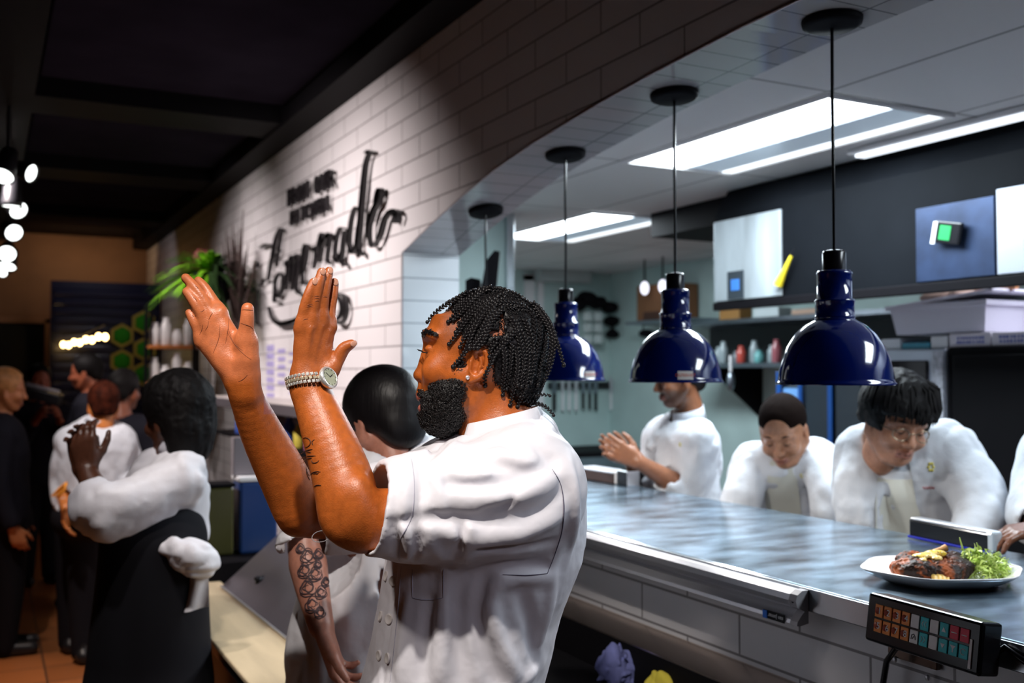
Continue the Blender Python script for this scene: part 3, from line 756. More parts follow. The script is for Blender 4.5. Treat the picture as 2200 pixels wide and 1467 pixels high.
# far hand, palm to the camera, thumb to the right
def hand_far():
    D = 1.755
    m = [(433,733,D+.004),(444,705,D),(458,684,D),(474,672,D+.004)]
    wr = [(503,814,D+.008),(511,814,D+.008),(521,812,D+.008),(528,808,D+.010)]
    for a, b in zip(wr, m): f.cone(P(*a), P(*b), .0158, .0118, k=.014)
    f.ell(P(492,752,D), (pm(36,D),pm(62,D),.015), (unit(RT+UP*.5),unit(UP-RT*.5),FH), k=.014)
    f.ell(P(526,752,D-.007), (pm(24,D),pm(46,D),.017), (unit(RT-UP*.1),unit(UP+RT*.1),FH), k=.010)       # thenar
    f.ell(P(470,766,D-.004), (pm(17,D),pm(44,D),.014), (unit(RT+UP*.55),unit(UP-RT*.55),FH), k=.010)      # hypothenar
    f.ell(P(497,738,D-.022), (pm(16,D),pm(26,D),.010), (unit(RT+UP*.4),unit(UP-RT*.4),FH), k=.014, mode='-')
    fing([(433,733,D+.002),(424,706,D-.004),(415,688,D-.006),(407,672,D-.004)], [.0108,.0092,.0085,.0075])
    fing([(444,705,D),(431,672,D-.008),(416,646,D-.010),(402,627,D-.006)], [.0115,.0102,.0095,.0085])
    fing([(458,684,D+.002),(440,650,D-.002),(420,620,D-.002),(399,597,D+.004)], [.0115,.0100,.0092,.0082])
    fing([(474,672,D+.006),(456,643,D+.014),(440,618,D+.018),(426,603,D+.022)], [.0112,.0096,.0088,.0078])
    fing([(528,742,D-.002),(529,712,D-.012),(531,686,D-.016),(532,663,D-.016)], [.019,.0135,.0120,.0108], root=.012)
    f.cone(P(536,778,D), P(536,842,D+.01), .0155, .0165, k=.02)
    for a, b in (((470,700,D-.017),(462,735,D-.019)),((462,705,D-.015),(487,760,D-.021))): pass
hand_far()
def man_col(p):
    u, v, w = Hinv(p)
    n = noise3(p, 3, 55)*.07+noise3(p, 5, 180)*.07; c = np.tile(SKIN_D, (len(p),1))*(1+n)[:,None]
    q = (p-CAM); dd = q@FW; U = CX+(q@RT)/dd*F; V = CY-(q@UP)/dd*F
    pal = (U < 600)*sstep(830, 800, V)*(1-sstep(1.758,1.775,dd)*0)
    c = c*(1-pal[:,None])+np.tile(SKIN_P, (len(p),1))*pal[:,None]*(1+n)[:,None]
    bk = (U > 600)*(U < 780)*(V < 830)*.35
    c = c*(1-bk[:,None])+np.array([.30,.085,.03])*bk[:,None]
    lip = (v > 846)*(v < 888)*(u < 914)*(np.abs(w) < 26)
    c[lip] = np.array([.36,.11,.085])
    scal = sstep(40, 0, (u-955)+(v-690)*.0)*0
    # stubble at the temple
    st = sstep(940,975,u)*sstep(765,700,v)*(v < 770)*.55*(1-.4*(noise3(p, 9, 500) > .1))
    c = c*(1-st[:,None])+np.array([.16,.095,.085])*st[:,None]
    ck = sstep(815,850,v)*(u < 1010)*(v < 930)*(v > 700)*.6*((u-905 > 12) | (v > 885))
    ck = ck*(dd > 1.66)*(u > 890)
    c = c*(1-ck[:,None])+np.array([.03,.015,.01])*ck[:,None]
    return np.clip(c, 0, 1)
mb_ = P(1010, 1500, 1.88)
MAN = empty('person', (mb_[0], mb_[1], 0), 'bearded man with short black braids, white chef coat and silver watch, both hands raised', 'person')
skinF = f
f.mesh('body', M_skin, res=.0026, parent=MAN, color=man_col, smooth=1, bbox=(np.array([-1,0,.85]), np.array([3,4,3])))
# eye, brow hair, lashes
for s in (1,-1):
    b = MB()
    for k in range(110):
        t = random.random(); u0 = 908+t*27; v0 = 717-5*math.sin(t*2.6)+t*6+random.uniform(-5,4)*(1-.5*t)
        if s > 0: p0 = skinF.trace(u0, v0, 1.5, 2.1)
        else: p0 = skinF.snap(H(u0, v0, -(10+t*50)))
        if p0 is None: p0 = skinF.snap(H(912, v0, (6+t*40)*s))
        nq = skinF.normal(p0); dr = unit(RT*.8-UP*.1+np.array([random.uniform(-.4,.4) for _ in range(3)])); dr = unit(dr-nq*(dr@nq))
        b.tube([p0+nq*.0003, p0+dr*.0035+nq*.0022, p0+dr*.0065+nq*.0014], [.0009,.0008,.0003], n=4)
    b.build('eyebrow', M_hairm, MAN, world=True)
    b = MB()
    for k in range(14):
        t = k/13; p0 = H(908+t*12, 755+t*3, (26+t*24)*s); b.tube([p0, p0-RT*.005+UP*.0008, p0-RT*.0085+UP*.004], [.0005,.0004,.0002], n=4)
    b.tube([H(908,755,22*s), H(911,757,36*s), H(922,759,52*s)], .0011, n=6)
    b.build('eyelashes', M_hairm, MAN, world=True)
lap('# ---- beard')
# ---- beard
g = Field(.012)
for s in (1,-1):
    g.chain([H(996,780,72*s), H(992,805,64*s), H(985,835,56*s), H(970,876,38*s), H(952,890,14*s)], [8*HS,13*HS,26*HS,38*HS,41*HS], k=.015)
    g.cone(H(962,838,46*s), H(932,870,24*s), 24*HS, 28*HS, k=.015)
    g.chain([H(905,841,3*s), H(908,845,14*s), H(919,858,28*s), H(929,876,32*s)], [5*HS,6*HS,9*HS,15*HS], k=.006)
    g.cone(H(940,830,46*s), H(952,822,52*s), 11*HS, 11*HS, k=.012)
g.chain([H(935,898), H(953,897)], [26*HS,38*HS], k=.015)
g.ell(H(888,868,0), (29*HS,15*HS,34*HS), (RT,UP,FH), k=.003, mode='-')
g.custom(lambda p: .0022*noise3(p, 2, 260)+.002*noise3(p, 4, 120), H(950,860), .12, 'd', 0)
bm_ = g.mesh('beard', M_hairm, res=.0026, parent=MAN, smooth=0)
rng = np.random.default_rng(3)
def curls(field, surf, n_, name, r=.0007, size=.0035, keep=None, parent=None, m=None):
    M__ = m or M_hairm
    n = len(surf.data.vertices); vs = np.empty(n*3, np.float32); surf.data.vertices.foreach_get('co', vs); vs = vs.reshape(-1,3).astype(float)
    nr = np.empty(n*3, np.float32); surf.data.vertices.foreach_get('normal', nr); nr = nr.reshape(-1,3).astype(float)
    idx = rng.choice(n, min(n_, n), replace=False)
    if keep is not None: idx = idx[keep(vs[idx])]
    p = vs[idx]; nn = nr[idx]; m = len(idx)
    t = np.cross(nn, rng.normal(size=(m,3))); t /= np.linalg.norm(t, axis=1)[:,None]; bb = np.cross(nn, t); ph = rng.uniform(0, 6.28, m); sz = size*rng.uniform(.6,1.2,m)
    A = np.linspace(0, 4.6, 6); C_ = []
    for a in A: C_.append(p+nn*(sz*.25+sz*.7*math.sin(a*.5))[:,None]+t*(sz*.6*np.cos(a+ph))[:,None]+bb*(sz*.6*np.sin(a+ph))[:,None])
    C_ = np.array(C_); V = []
    for i in range(6):
        d = C_[min(i+1,5)]-C_[max(i-1,0)]; d /= np.linalg.norm(d, axis=1)[:,None]; s1 = np.cross(d, nn); s1 /= np.maximum(np.linalg.norm(s1, axis=1), 1e-6)[:,None]; s2 = np.cross(d, s1)
        for k in range(3):
            a = 2.0944*k; V.append(C_[i]+(s1*math.cos(a)+s2*math.sin(a))*r)
    V = np.array(V).transpose(1,0,2).reshape(-1,3)
    q = np.array([(i*3+k, i*3+(k+1)%3, (i+1)*3+(k+1)%3, (i+1)*3+k) for i in range(5) for k in range(3)])
    Q = (q[None]+(np.arange(m)*18)[:,None,None]).reshape(-1,4)
    me = bpy.data.meshes.new(name); me.vertices.add(len(V)); me.vertices.foreach_set('co', V.astype(np.float32).ravel()); me.loops.add(len(Q)*4); me.loops.foreach_set('vertex_index', Q.astype(np.int32).ravel())
    me.polygons.add(len(Q)); me.polygons.foreach_set('loop_start', np.arange(0, len(Q)*4, 4, dtype=np.int32)); me.polygons.foreach_set('use_smooth', np.ones(len(Q), bool)); me.update(calc_edges=True)
    o = link_mesh(name, me, M__, parent, world=True); tag(o, kind='stuff'); return o
curls(g, bm_, 7500, 'beard_curls', r=.00075, size=.0036, parent=MAN, m=mat('beard_hair', (.009,.008,.008), .34, spec=.5), keep=lambda p: ~((Hinv(p)[0] < 914) & (Hinv(p)[1] > 851) & (Hinv(p)[1] < 885)))
lap('# ---- hair: scalp')
# ---- hair: scalp layer and braids
hb = Field(.01)
hb.ell(H(1056,738), (118*HS,97*HS,114*HS), (RT,FH,ZU))
hb.ell(H(1118,800), (50*HS,76*HS,76*HS), (RT,FH,ZU), k=.02)
hbv = [600,640,655,680,705,728,742,760,790,820,850,870,885]
hbu = [945,952,962,975,990,1000,1052,1058,1062,1064,1080,1088,1120]
def hcut(p):
    u, v, w = Hinv(p); s = HS
    b1 = (np.interp(v, hbv, hbu)-u)*s
    b1 = b1+noise3(p, 1, 200)*.002
    b2 = (v-880)*s
    part = np.full(len(p), 1.0)
    # scalp partings
    def seg(u0,v0,u1,v1,r):
        a = np.array([u0,v0]); d = np.array([u1-u0,v1-v0],float); q = np.stack([u,v],1)-a; t = np.clip((q@d)/(d@d),0,1); rr = np.linalg.norm(q-t[:,None]*d,axis=1); return np.where(w > 20, (rr-r)*s, 1)
    for sg in ((1078,660,1079,712,4.5),(1053,717,1080,716,4.5),(1062,654,1110,660,3),(1084,744,1086,790,3),(1012,700,1040,690,3)):
        part = np.minimum(part, seg(*sg))
    return np.maximum(np.maximum(b1, b2), -part)
hb.custom(hcut, H(1056,738), .3, '&', .003)
hb.custom(lambda p: .0016*noise3(p, 2, 240)+.0016*noise3(p, 4, 120), H(1056,738), .3, 'd', 0)
hbo = hb.mesh('hair', M_hairm, res=.003, parent=MAN, smooth=0)
curls(hb, hbo, 5200, 'scalp_curls', r=.0007, size=.0034, parent=MAN, keep=lambda p: Hinv(p)[2] > -40)
for o in bpy.data.objects:
    if o.name == 'beard_curls': o.name = 'beard_curl_layer'
lap('hair_all =')
hair_all = Field(.004); hair_all.ops = skinF.ops[:40]+hb.ops[:2]
def cr(pts):                                   # crop-5 coordinates -> picture
    return [(820+x/3.861, 580+y/3.861) for x, y in pts]
def resample(pts, step):
    pts = [np.array(p, float) for p in pts]; out = []
    # Catmull-Rom then even spacing
    sm = []
    for i in range(len(pts)-1):
        p0 = pts[max(i-1,0)]; p1 = pts[i]; p2 = pts[i+1]; p3 = pts[min(i+2,len(pts)-1)]
        for t in np.linspace(0, 1, 12, endpoint=False):
            sm.append(.5*((2*p1)+(-p0+p2)*t+(2*p0-5*p1+4*p2-p3)*t*t+(-p0+3*p1-3*p2+p3)*t**3))
    sm.append(pts[-1]); sm = np.array(sm); L = np.concatenate([[0], np.cumsum(np.linalg.norm(np.diff(sm, axis=0), axis=1))])
    n_ = max(2, int(L[-1]/step)); tt = np.linspace(0, L[-1], n_+1)
    return np.stack([np.interp(tt, L, sm[:,k]) for k in range(sm.shape[1])], 1)
def braid_mesh(b, path, r):
    """plaited rope along a 3-D path"""
    path = np.array(path)
    for i in range(len(path)-1):
        t = unit(path[i+1]-path[i]+1e-9); nn = unit(-FH+1e-6); sd = np.cross(t, nn); sd /= max(np.linalg.norm(sd),1e-6); nn = np.cross(sd, t)
        q = i/len(path); rr = r*(1-.45*q**2)
        for s in (1,-1):
            ax = unit(t*.8+sd*s*-.62); zz = nn; yy = np.cross(zz, ax)
            R = Matrix(((ax[0],yy[0],zz[0]),(ax[1],yy[1],zz[1]),(ax[2],yy[2],zz[2])))
            off = (.0 if s > 0 else .5)
            b.ball(path[i]*(1-off)+path[i+1]*off+sd*s*rr*.42, (rr*1.05, rr*.55, rr*.62), n=8, m=5, R=R)
BR = [([(650,225),(560,270),(470,330),(378,432)],8),([(810,185),(720,250),(640,340),(558,435)],9),([(900,150),(800,220),(700,330),(600,420)],10),
 ([(900,250),(780,340),(700,430),(640,520),(565,615)],9),([(965,240),(870,320),(800,430),(740,560),(700,680),(620,770),(598,805)],10),
 ([(940,330),(880,420),(830,520),(780,600),(735,650)],11),([(1130,480),(1060,560),(1000,620),(930,700),(890,800),(845,880),(858,955)],9),
 ([(1130,330),(1220,330),(1260,440),(1255,560),(1240,690)],9),([(1210,290),(1320,380),(1350,520),(1330,700),(1300,830),(1285,950)],9),
 ([(1250,270),(1370,400),(1430,540),(1480,680),(1510,790)],9),([(1010,640),(1025,740),(1015,860),(1003,1035)],9),
 ([(1110,640),(1130,760),(1120,900),(1090,1020),(1060,1120)],9),([(1190,560),(1210,720),(1200,900),(1160,1040),(1120,1130)],9),
 ([(1150,1035),(1270,1032),(1340,1030),(1395,1042)],7),([(1180,1075),(1280,1105),(1365,1130),(1425,1205)],7.5),
 ([(870,160),(1000,180),(1150,235),(1260,320),(1330,420)],9),([(950,285),(1050,285),(1180,310),(1280,390)],9),
 ([(760,180),(690,240),(640,300),(600,350)],9),([(1000,330),(930,400),(880,500),(850,600),(800,650)],10),([(1060,400),(1100,450),(1130,560),(1160,680),(1180,800),(1160,960)],9),
 ([(1290,300),(1400,460),(1430,620),(1400,800),(1360,900),(1330,960)],9),([(700,190),(620,235),(560,262)],8),([(1230,300),(1300,420),(1300,560),(1270,700),(1250,820),(1230,930)],9),([(1180,420),(1230,560),(1250,700),(1225,850),(1200,960)],9),([(1100,420),(1150,520),(1190,640),(1175,800),(1130,950)],9),([(1280,320),(1385,470),(1410,640),(1380,760),(1350,860)],9),([(1080,620),(1070,740),(1060,860),(1040,980)],8),([(860,300),(800,380),(745,470),(690,560),(655,640)],9),([(820,270),(740,350),(670,430),(620,520)],9),([(1020,240),(930,300),(850,380),(790,470)],9),([(900,470),(840,560),(800,620),(770,650)],9),([(1150,300),(1080,340),(1010,300)],8),([(1140,250),(1240,300),(1330,360),(1400,500)],9),([(960,590),(900,640),(890,720)],8),([(1040,200),(960,230),(860,290),(780,380)],9)]
def surf_path(field, pts2, off, step=1.0, d_end=None):
    out = []; last = None
    for u, v in pts2:
        p = field.trace(u, v, 1.5, 2.2)
        if p is not None and (last is None or abs((p-CAM)@FW-last) < .03):
            p = p+field.normal(p)*off; last = (p-CAM)@FW; out.append(p)
        else:
            if last is None: last = HD-.03
            out.append(P(u, v, last))
    o = np.array(out)
    for _ in range(3):
        o[1:-1] = (o[:-2]+2*o[1:-1]+o[2:])/4
    return o
for pts, r in BR:
    r = r*.68
    p2 = resample(cr(pts), 7.5)
    path = surf_path(hair_all, p2, r*HS*.55)
    b = MB(); braid_mesh(b, path, r*HS); b.ball(path[-1], (r*HS*.8,)*3, n=8, m=6)
    b.build('braid', M_hairm, MAN, world=True)
# far side braids so the head also reads from the other side
for k in range(9):
    a = .35+k*.28; b = MB(); path = []
    for t in np.linspace(0, 1, 16):
        el = .15+1.35*t; p = H(1056,738)+RT*(118*HS*1.04)*math.sin(el)*math.cos(math.pi-a)+FH*(100*HS)*math.sin(el)*math.sin(a*1.0)+ZU*(116*HS)*math.cos(el)
        path.append(p)
    braid_mesh(b, path, 9*HS); b.build('braid', M_hairm, MAN, world=True)
lap('# earring')
# earring
e = skinF.trace(1005, 811, 1.5, 2); b = MB(); b.ball(e-FH*.002, .0042, n=10, m=6); b.build('earring', mat('diamond', (.9,.92,1), .05, metal=.7), MAN, world=True)
lap('# ---- watch')
# ---- watch
Wc = P(665,820,1.66); wax = unit(P(675,862,1.655)-P(661,805,1.665))
n1 = unit(np.cross(wax, FW)); n2 = np.cross(wax, n1)       # n1 ~ image horizontal, n2 ~ depth
if n1@RT < 0: n1 = -n1
if n2@FW > 0: n2 = -n2
ra, rb = pm(46,1.66), pm(44,1.66)
watch_a = math.radians(64)                                  # from camera side toward image right
tl_ = unit(wax+n1*.22)
def wp(a, h, o=0): return Wc+(n2*math.cos(a)*(rb+o)+n1*math.sin(a)*(ra+o))+wax*(h+math.sin(a)*.006)
b = MB(); b2 = MB(); NL = 34
for k in range(NL):
    a = watch_a+2*math.pi*k/NL
    if min(k, NL-k) < 2.2: continue
    for j, (h, wd) in enumerate(((-.0062,.0052),(0,.0058),(.0062,.0052))):
        aa = a+(math.pi/NL if j == 1 else 0); nr = unit(n2*math.cos(aa)/rb+n1*math.sin(aa)/ra); tg = unit(np.cross(wax, nr)); 
        R = Matrix(((tg[0],wax[0],nr[0]),(tg[1],wax[1],nr[1]),(tg[2],wax[2],nr[2])))
        (b2 if j == 1 else b).box(wp(aa, h, .0015), (2*math.pi*ra/NL*.86, wd, .0034), rot=R, bev=.0009)
watch = b.build('watch_band', mat('watch_steel', (.80,.79,.76), .28, metal=.75), MAN, world=True)
o = b2.build('centre_links', mat('watch_gold', (.80,.70,.52), .25, metal=.75), watch)
nr = unit(n2*math.cos(watch_a)+n1*math.sin(watch_a)*.9-wax*.0); wc = wp(watch_a, .001, .002)
b = MB(); b.lathe([(.0001,-.003),(.0175,-.003),(.019,.0),(.019,.004),(.0165,.0062),(.0150,.0062),(.0148,.0052)], wc, n=36, ax=nr); wcs = b.build('watch_case', MATS['watch_steel'], MAN, world=True)
b = MB(); b.lathe([(.0001,.0055),(.0150,.0055)], wc, n=32, ax=nr); b.build('watch_dial', mat('dial', (.62,.66,.50), .2), wcs)
b = MB()
for k in range(12):
    a = k*math.pi/6; e1 = unit(np.cross(nr, wax)); e2 = np.cross(nr, e1); q = wc+nr*.0057+(e1*math.cos(a)+e2*math.sin(a))*.0122; b.tube([q, q+(e1*math.cos(a)+e2*math.sin(a))*.002], .0005, n=4)
for a, l in ((.6,.008),(2.4,.011)): b.tube([wc+nr*.0058, wc+nr*.0058+(e1*math.cos(a)+e2*math.sin(a))*l], .0006, n=4)
b.build('watch_hands', M_blackgl, wcs)
b = MB(); b.tube([wc+unit(np.cross(nr,wax))*.019, wc+unit(np.cross(nr,wax))*.023], .0022, n=8); b.build('watch_crown', MATS['watch_steel'], wcs)
lap('# ---- tattoo')
# ---- tattoo on the near forearm, palm lines, nails
def skin_lines(field, name, polys, r, m, parent, d0=1.4, d1=2.2, step=3, off=.0002, split=False):
    b = MB()
    for pts in polys:
        pp = []
        for u, v in resample(pts, step):
            q = field.trace(u, v, d0, d1)
            if q is not None: pp.append(q+field.normal(q)*off)
        if len(pp) > 2:
            n_ = len(pp); b.tube(pp, [r*(.35+.65*math.sin(math.pi*(i+.3)/(n_-.4))) for i in range(n_)], n=4)
            if split: b.build(name, m, parent, world=True); b = MB()
    return None if split else b.build(name, m, parent, world=True)
def tc(pts): return [(450+x/4.3148, 840+y/4.3148) for x, y in pts]
TAT = [[(860,450),(890,430),(930,450),(935,490),(900,520),(865,500),(860,450)],[(835,590),(870,565),(920,545),(955,540)],[(850,630),(890,605),(940,600),(985,600)],[(840,480),(830,530),(850,590)],[(870,660),(900,630),(950,620)],
 [(930,780),(960,755),(1000,745),(1030,750)],[(920,800),(930,830),(900,760),(905,720)],[(970,885),(1000,870),(1035,875)],[(820,450),(815,500),(840,560),(870,600)],[(945,640),(960,665),(1000,660),(1015,640)],[(965,770),(985,760),(1000,768),(1015,755)],[(895,690),(900,740),(925,790)],[(960,500),(950,470),(975,450)],[(880,580),(900,560),(940,570)]]
M_ink = mat('ink', (.07,.026,.014), .5)
skin_lines(skinF, 'tattoo', [tc(t) for t in TAT], .0010, M_ink, MAN)
def hc(pts): return [(350+x/4.0756, 540+y/4.0756) for x, y in pts]
PL = [[(575,590),(570,680),(555,770),(545,810)],[(500,640),(495,720),(480,790),(440,890)],[(575,680),(600,760),(650,840),(720,910),(770,945)],[(560,700),(620,800),(700,870)],[(668,625),(720,640),(770,660),(800,700)],[(400,600),(420,560),(435,535)],[(370,690),(390,660),(400,610)],[(265,400),(290,420),(300,440)],[(330,530),(350,520),(365,505)],[(680,515),(720,510),(790,515)],[(350,640),(340,690),(320,730)],[(660,1140),(700,1120),(740,1080)],[(280,300),(300,310),(310,330)],[(255,560),(275,570),(290,560)]]
skin_lines(skinF, 'palm_line', [hc(t) for t in PL], .0006, mat('crease', (.22,.06,.022), .6), MAN, off=.0001, split=True)
NP = [[(1265,470),(1290,462),(1315,470)],[(1262,485),(1290,480),(1312,486)],[(1325,395),(1345,388),(1365,395)],[(1325,415),(1345,405),(1368,412)],[(1330,440),(1350,430),(1370,436)],[(1400,400),(1420,395),(1440,402)],[(1070,1040),(1100,1010),(1140,990)],[(1230,600),(1250,590),(1275,595)]]
skin_lines(skinF, 'knuckle_line', [hc(t) for t in NP], .0007, MATS['crease'], MAN, off=-.0001, split=True)
b = MB()
for (u,v,d),ax_ in (((677,604,1.64),(.25,1)),((694,583,1.648),(.2,1)),((710,581,1.668),(.2,1)),((721,606,1.685),(.05,1)),((760,738,1.662),(1,.4))):
    q = skinF.trace(u, v, 1.5, 2)
    if q is None: continue
    nn = skinF.normal(q); t = unit(RT*ax_[0]+UP*ax_[1]); t = unit(t-nn*(t@nn)); y = np.cross(nn, t)
    R = Matrix(((t[0],y[0],nn[0]),(t[1],y[1],nn[1]),(t[2],y[2],nn[2])))
    b = MB(); b.ball(q, (.0068,.0052,.0012), n=10, m=6, R=R); b.build('fingernail', mat('nail', (.50,.25,.17), .25), MAN, world=True)
# ================================================================== MAN'S COAT
c = Field(.02)
rows = []
for v, uf, ub, hb_ in ((925,985,1180,.10),(945,930,1205,.145),(970,885,1227,.18),(1000,862,1243,.20),(1060,846,1254,.213),(1120,840,1258,.213),(1200,830,1250,.208),(1260,820,1228,.205),(1320,808,1202,.203),(1400,794,1184,.203),(1480,772,1160,.205),(1560,768,1165,.21),(1700,760,1180,.22),(1800,755,1190,.225)):
    q = P((uf+ub)/2, v, 1.85); rows.append((q@ez, q@RT, q@FH, (ub-uf)/2*1.85/F, hb_))
c.slices(rows, RT, FH, ZU, n=2.25, k=.02)
c.chain([P(1135,1055,1.70), P(1060,1072,1.665), P(960,1084,1.64), P(880,1090,1.62)], [pm(128,1.7),pm(132,1.665),pm(124,1.64),pm(112,1.62)], k=.035)
c.cone(P(890,1092,1.62), P(812,1092,1.60), pm(113,1.62), pm(104,1.6), k=.008)
# rolled cuff
ca, cb = P(882,1095,1.62), P(806,1090,1.60); cax = unit(cb-ca)
c.chain([P(1010,1045,2.02), P(860,1080,1.97), P(700,1105,1.92)], [.10,.09,.077], k=.03)
# shoulder slope up to the collar
c.cone(P(1088,985,1.85), P(1090,955,1.83), .12, .085, k=.05)
c.cone(P(1110,1000,1.73), P(1095,958,1.80), .07, .05, k=.05)
# cut the sleeve ends flat and hollow them
def halfspace(q, nrm, r0=.2):
    q = A3(q); nrm = unit(nrm)
    return lambda p: np.where(np.linalg.norm(p-q, axis=1) < r0, (p-q)@nrm, -1.0)
cutn = unit(cax+UP*.08)
c.custom(halfspace(P(803,1090,1.60), cutn, .16), P(803,1090,1.60), .17, '&', .003)
cf = unit(P(690,1107,1.92)-P(860,1080,1.97))
c.custom(halfspace(P(684,1107,1.915), cf, .13), P(684,1107,1.915), .14, '&', .003)
c.cone(P(850,1092,1.61), P(760,1090,1.59), pm(84,1.62), pm(98,1.59), k=.003, mode='-')
c.cone(P(720,1102,1.93), P(640,1110,1.90), .064, .070, k=.003, mode='-')
c.cone(P(1075,960,1.80), P(1072,860,1.80), .066, .078, k=.004, mode='-')
# folds: measured on the photograph, laid onto the cloth, then raised or sunk
base = Field(); base.ops = c.ops[:]
def fold(pts, w, h, d0=1.3, d1=2.4):
    pp = [base.trace(u, v, d0, d1) for u, v in resample(pts, 14)]; pp = [q for q in pp if q is not None]
    if len(pp) < 2: return
    pp = np.array(pp); ctr = pp.mean(0); R = np.linalg.norm(pp-ctr, axis=1).max()+w*2.6; n_ = len(pp)
    def fn(p):
        best = np.full(len(p), 1e3); tt = np.zeros(len(p))
        for i in range(n_-1):
            a, bb = pp[i], pp[i+1]; ab = bb-a; t = np.clip(((p-a)@ab)/max(ab@ab,1e-9), 0, 1); d = np.linalg.norm(p-a-t[:,None]*ab, axis=1)
            m = d < best; best[m] = d[m]; tt[m] = (i+t[m])/(n_-1)
        return -h*np.exp(-(best/w)**2)*np.sin(np.pi*np.clip(tt*.9+.05, 0, 1))**.6
    c.custom(fn, ctr, R, 'd', 0)
V, Rg = -1, 1
FO = [([(1192,985),(1130,1018),(1050,1040),(960,1040)],.013,-.009),([(1200,1020),(1130,1060),(1050,1072),(975,1070)],.014,.010),([(1205,1062),(1150,1100),(1060,1118),(930,1112),(860,1122)],.012,-.011),
 ([(1205,1110),(1130,1145),(1040,1160),(960,1150)],.014,.009),([(1190,1165),(1110,1178),(1020,1180)],.010,-.008),
 ([(1120,1040),(1090,1080),(1040,1100)],.010,-.007),([(905,985),(908,1040),(900,1100)],.009,-.007),([(930,1000),(945,1060),(955,1100)],.010,.007),
 ([(870,985),(872,1050),(866,1110)],.008,.006),([(842,1120),(852,1160),(848,1195)],.008,-.009),([(862,1125),(878,1165),(880,1200)],.008,.009),([(893,1125),(898,1165),(885,1205)],.007,-.009),
 ([(990,1118),(992,1150),(970,1200)],.009,-.008),([(1005,1118),(1015,1160),(1000,1205)],.009,.008),([(925,1140),(930,1170),(950,1200)],.008,.007),([(820,1010),(826,1060),(822,1110)],.007,-.004),
 ([(1060,960),(1100,985),(1160,1000)],.014,.006),([(1000,990),(1060,1000),(1120,1010)],.012,-.006),([(960,1010),(1000,1025),(1060,1020)],.010,.006),
 # body
 ([(1172,1215),(1100,1215),(1060,1222),(1010,1240)],.011,-.009),([(1180,1240),(1110,1245),(1060,1262)],.014,.007),([(1075,1240),(1055,1300),(1070,1370),(1110,1450)],.013,.011),([(1040,1240),(1025,1320),(1040,1400),(1075,1467)],.013,-.011),
 ([(1120,1270),(1140,1340),(1150,1420)],.014,-.009),([(1185,1240),(1180,1300),(1160,1380)],.013,.007),([(960,1225),(955,1320),(945,1460)],.013,.009),([(925,1290),(912,1380),(905,1467)],.013,-.010),
 ([(880,1290),(868,1380),(862,1467)],.013,.008),([(990,1290),(985,1370),(995,1467)],.014,-.008),([(1010,1230),(980,1280),(960,1310)],.012,-.006),([(852,1215),(842,1300),(830,1400),(824,1467)],.006,-.005),
 ([(1225,1000),(1238,1060),(1235,1130),(1215,1210)],.012,.006),([(1150,960),(1190,1000),(1215,1060)],.012,-.005),([(1150,1440),(1120,1467)],.012,.008),
 ([(960,940),(925,975),(900,1000)],.008,-.010),([(985,945),(950,985),(930,1010)],.009,.008),([(1210,950),(1160,935),(1110,930)],.010,.004),([(1100,945),(1040,955),(990,975)],.010,-.005)]
for pts, w_, h_ in FO: fold(pts, w_*.80, h_*1.9)
c.custom(lambda p: .0035*noise3(p*np.array([1,1,.45]), 11, 16)+.0018*noise3(p, 12, 34)+.0007*noise3(p, 13, 90), P(1000,1200,1.8), .9, 'd', 0)
coatF = c
COAT = c.mesh('chef_coat', M_coat, res=.0042, parent=MAN, smooth=1)
# collar band
def collar(name, ctr, a_, b_, rt, fw, up, top, bot, gap, parent, m, th=.0035, flare=.004, a0=0):
    b = MB(); N = 48; ins = []; 
    angs = np.linspace(gap, 2*math.pi-gap, N)
    rings = []
    for k, a in enumerate(angs):
        x, y = -math.cos(a), math.sin(a)          # a=0 is the front
        t = (x+1)/2; zt = top[0]*(1-t)+top[1]*t; zb = bot[0]*(1-t)+bot[1]*t; r = 1+0*y
        wob = .0012*math.sin(a*5)
        o0 = ctr+rt*(x*(a_+wob))+fw*(y*(b_+wob)); n_ = unit(rt*x/a_+fw*y/b_)
        rings.append([o0+up*zb+n_*flare, o0+up*(zb*.5+zt*.5)+n_*(flare*.4), o0+up*zt, o0+up*zt-n_*th*.5+up*.001, o0+up*zt-n_*th, o0+up*(zb*.5+zt*.5)+n_*(flare*.4-th), o0+up*zb+n_*(flare-th)])
    vs = [p for r in rings for p in r]; M_ = 7; fs = []
    for i in range(N-1):
        for j in range(M_): fs.append((i*M_+j, i*M_+(j+1)%M_, (i+1)*M_+(j+1)%M_, (i+1)*M_+j))
    fs.append(tuple(range(M_))); fs.append(tuple(range((N-1)*M_, N*M_))[::-1])
    b.add(vs, fs, True); return b.build(name, m, parent, world=True)
cc = H(1076,912)
collar('collar', cc, 86*HS, 90*HS, RT, FH, ZU, (0*HS,40*HS), (-78*HS,-30*HS), .12, MAN, M_coat, th=.004, flare=.013)
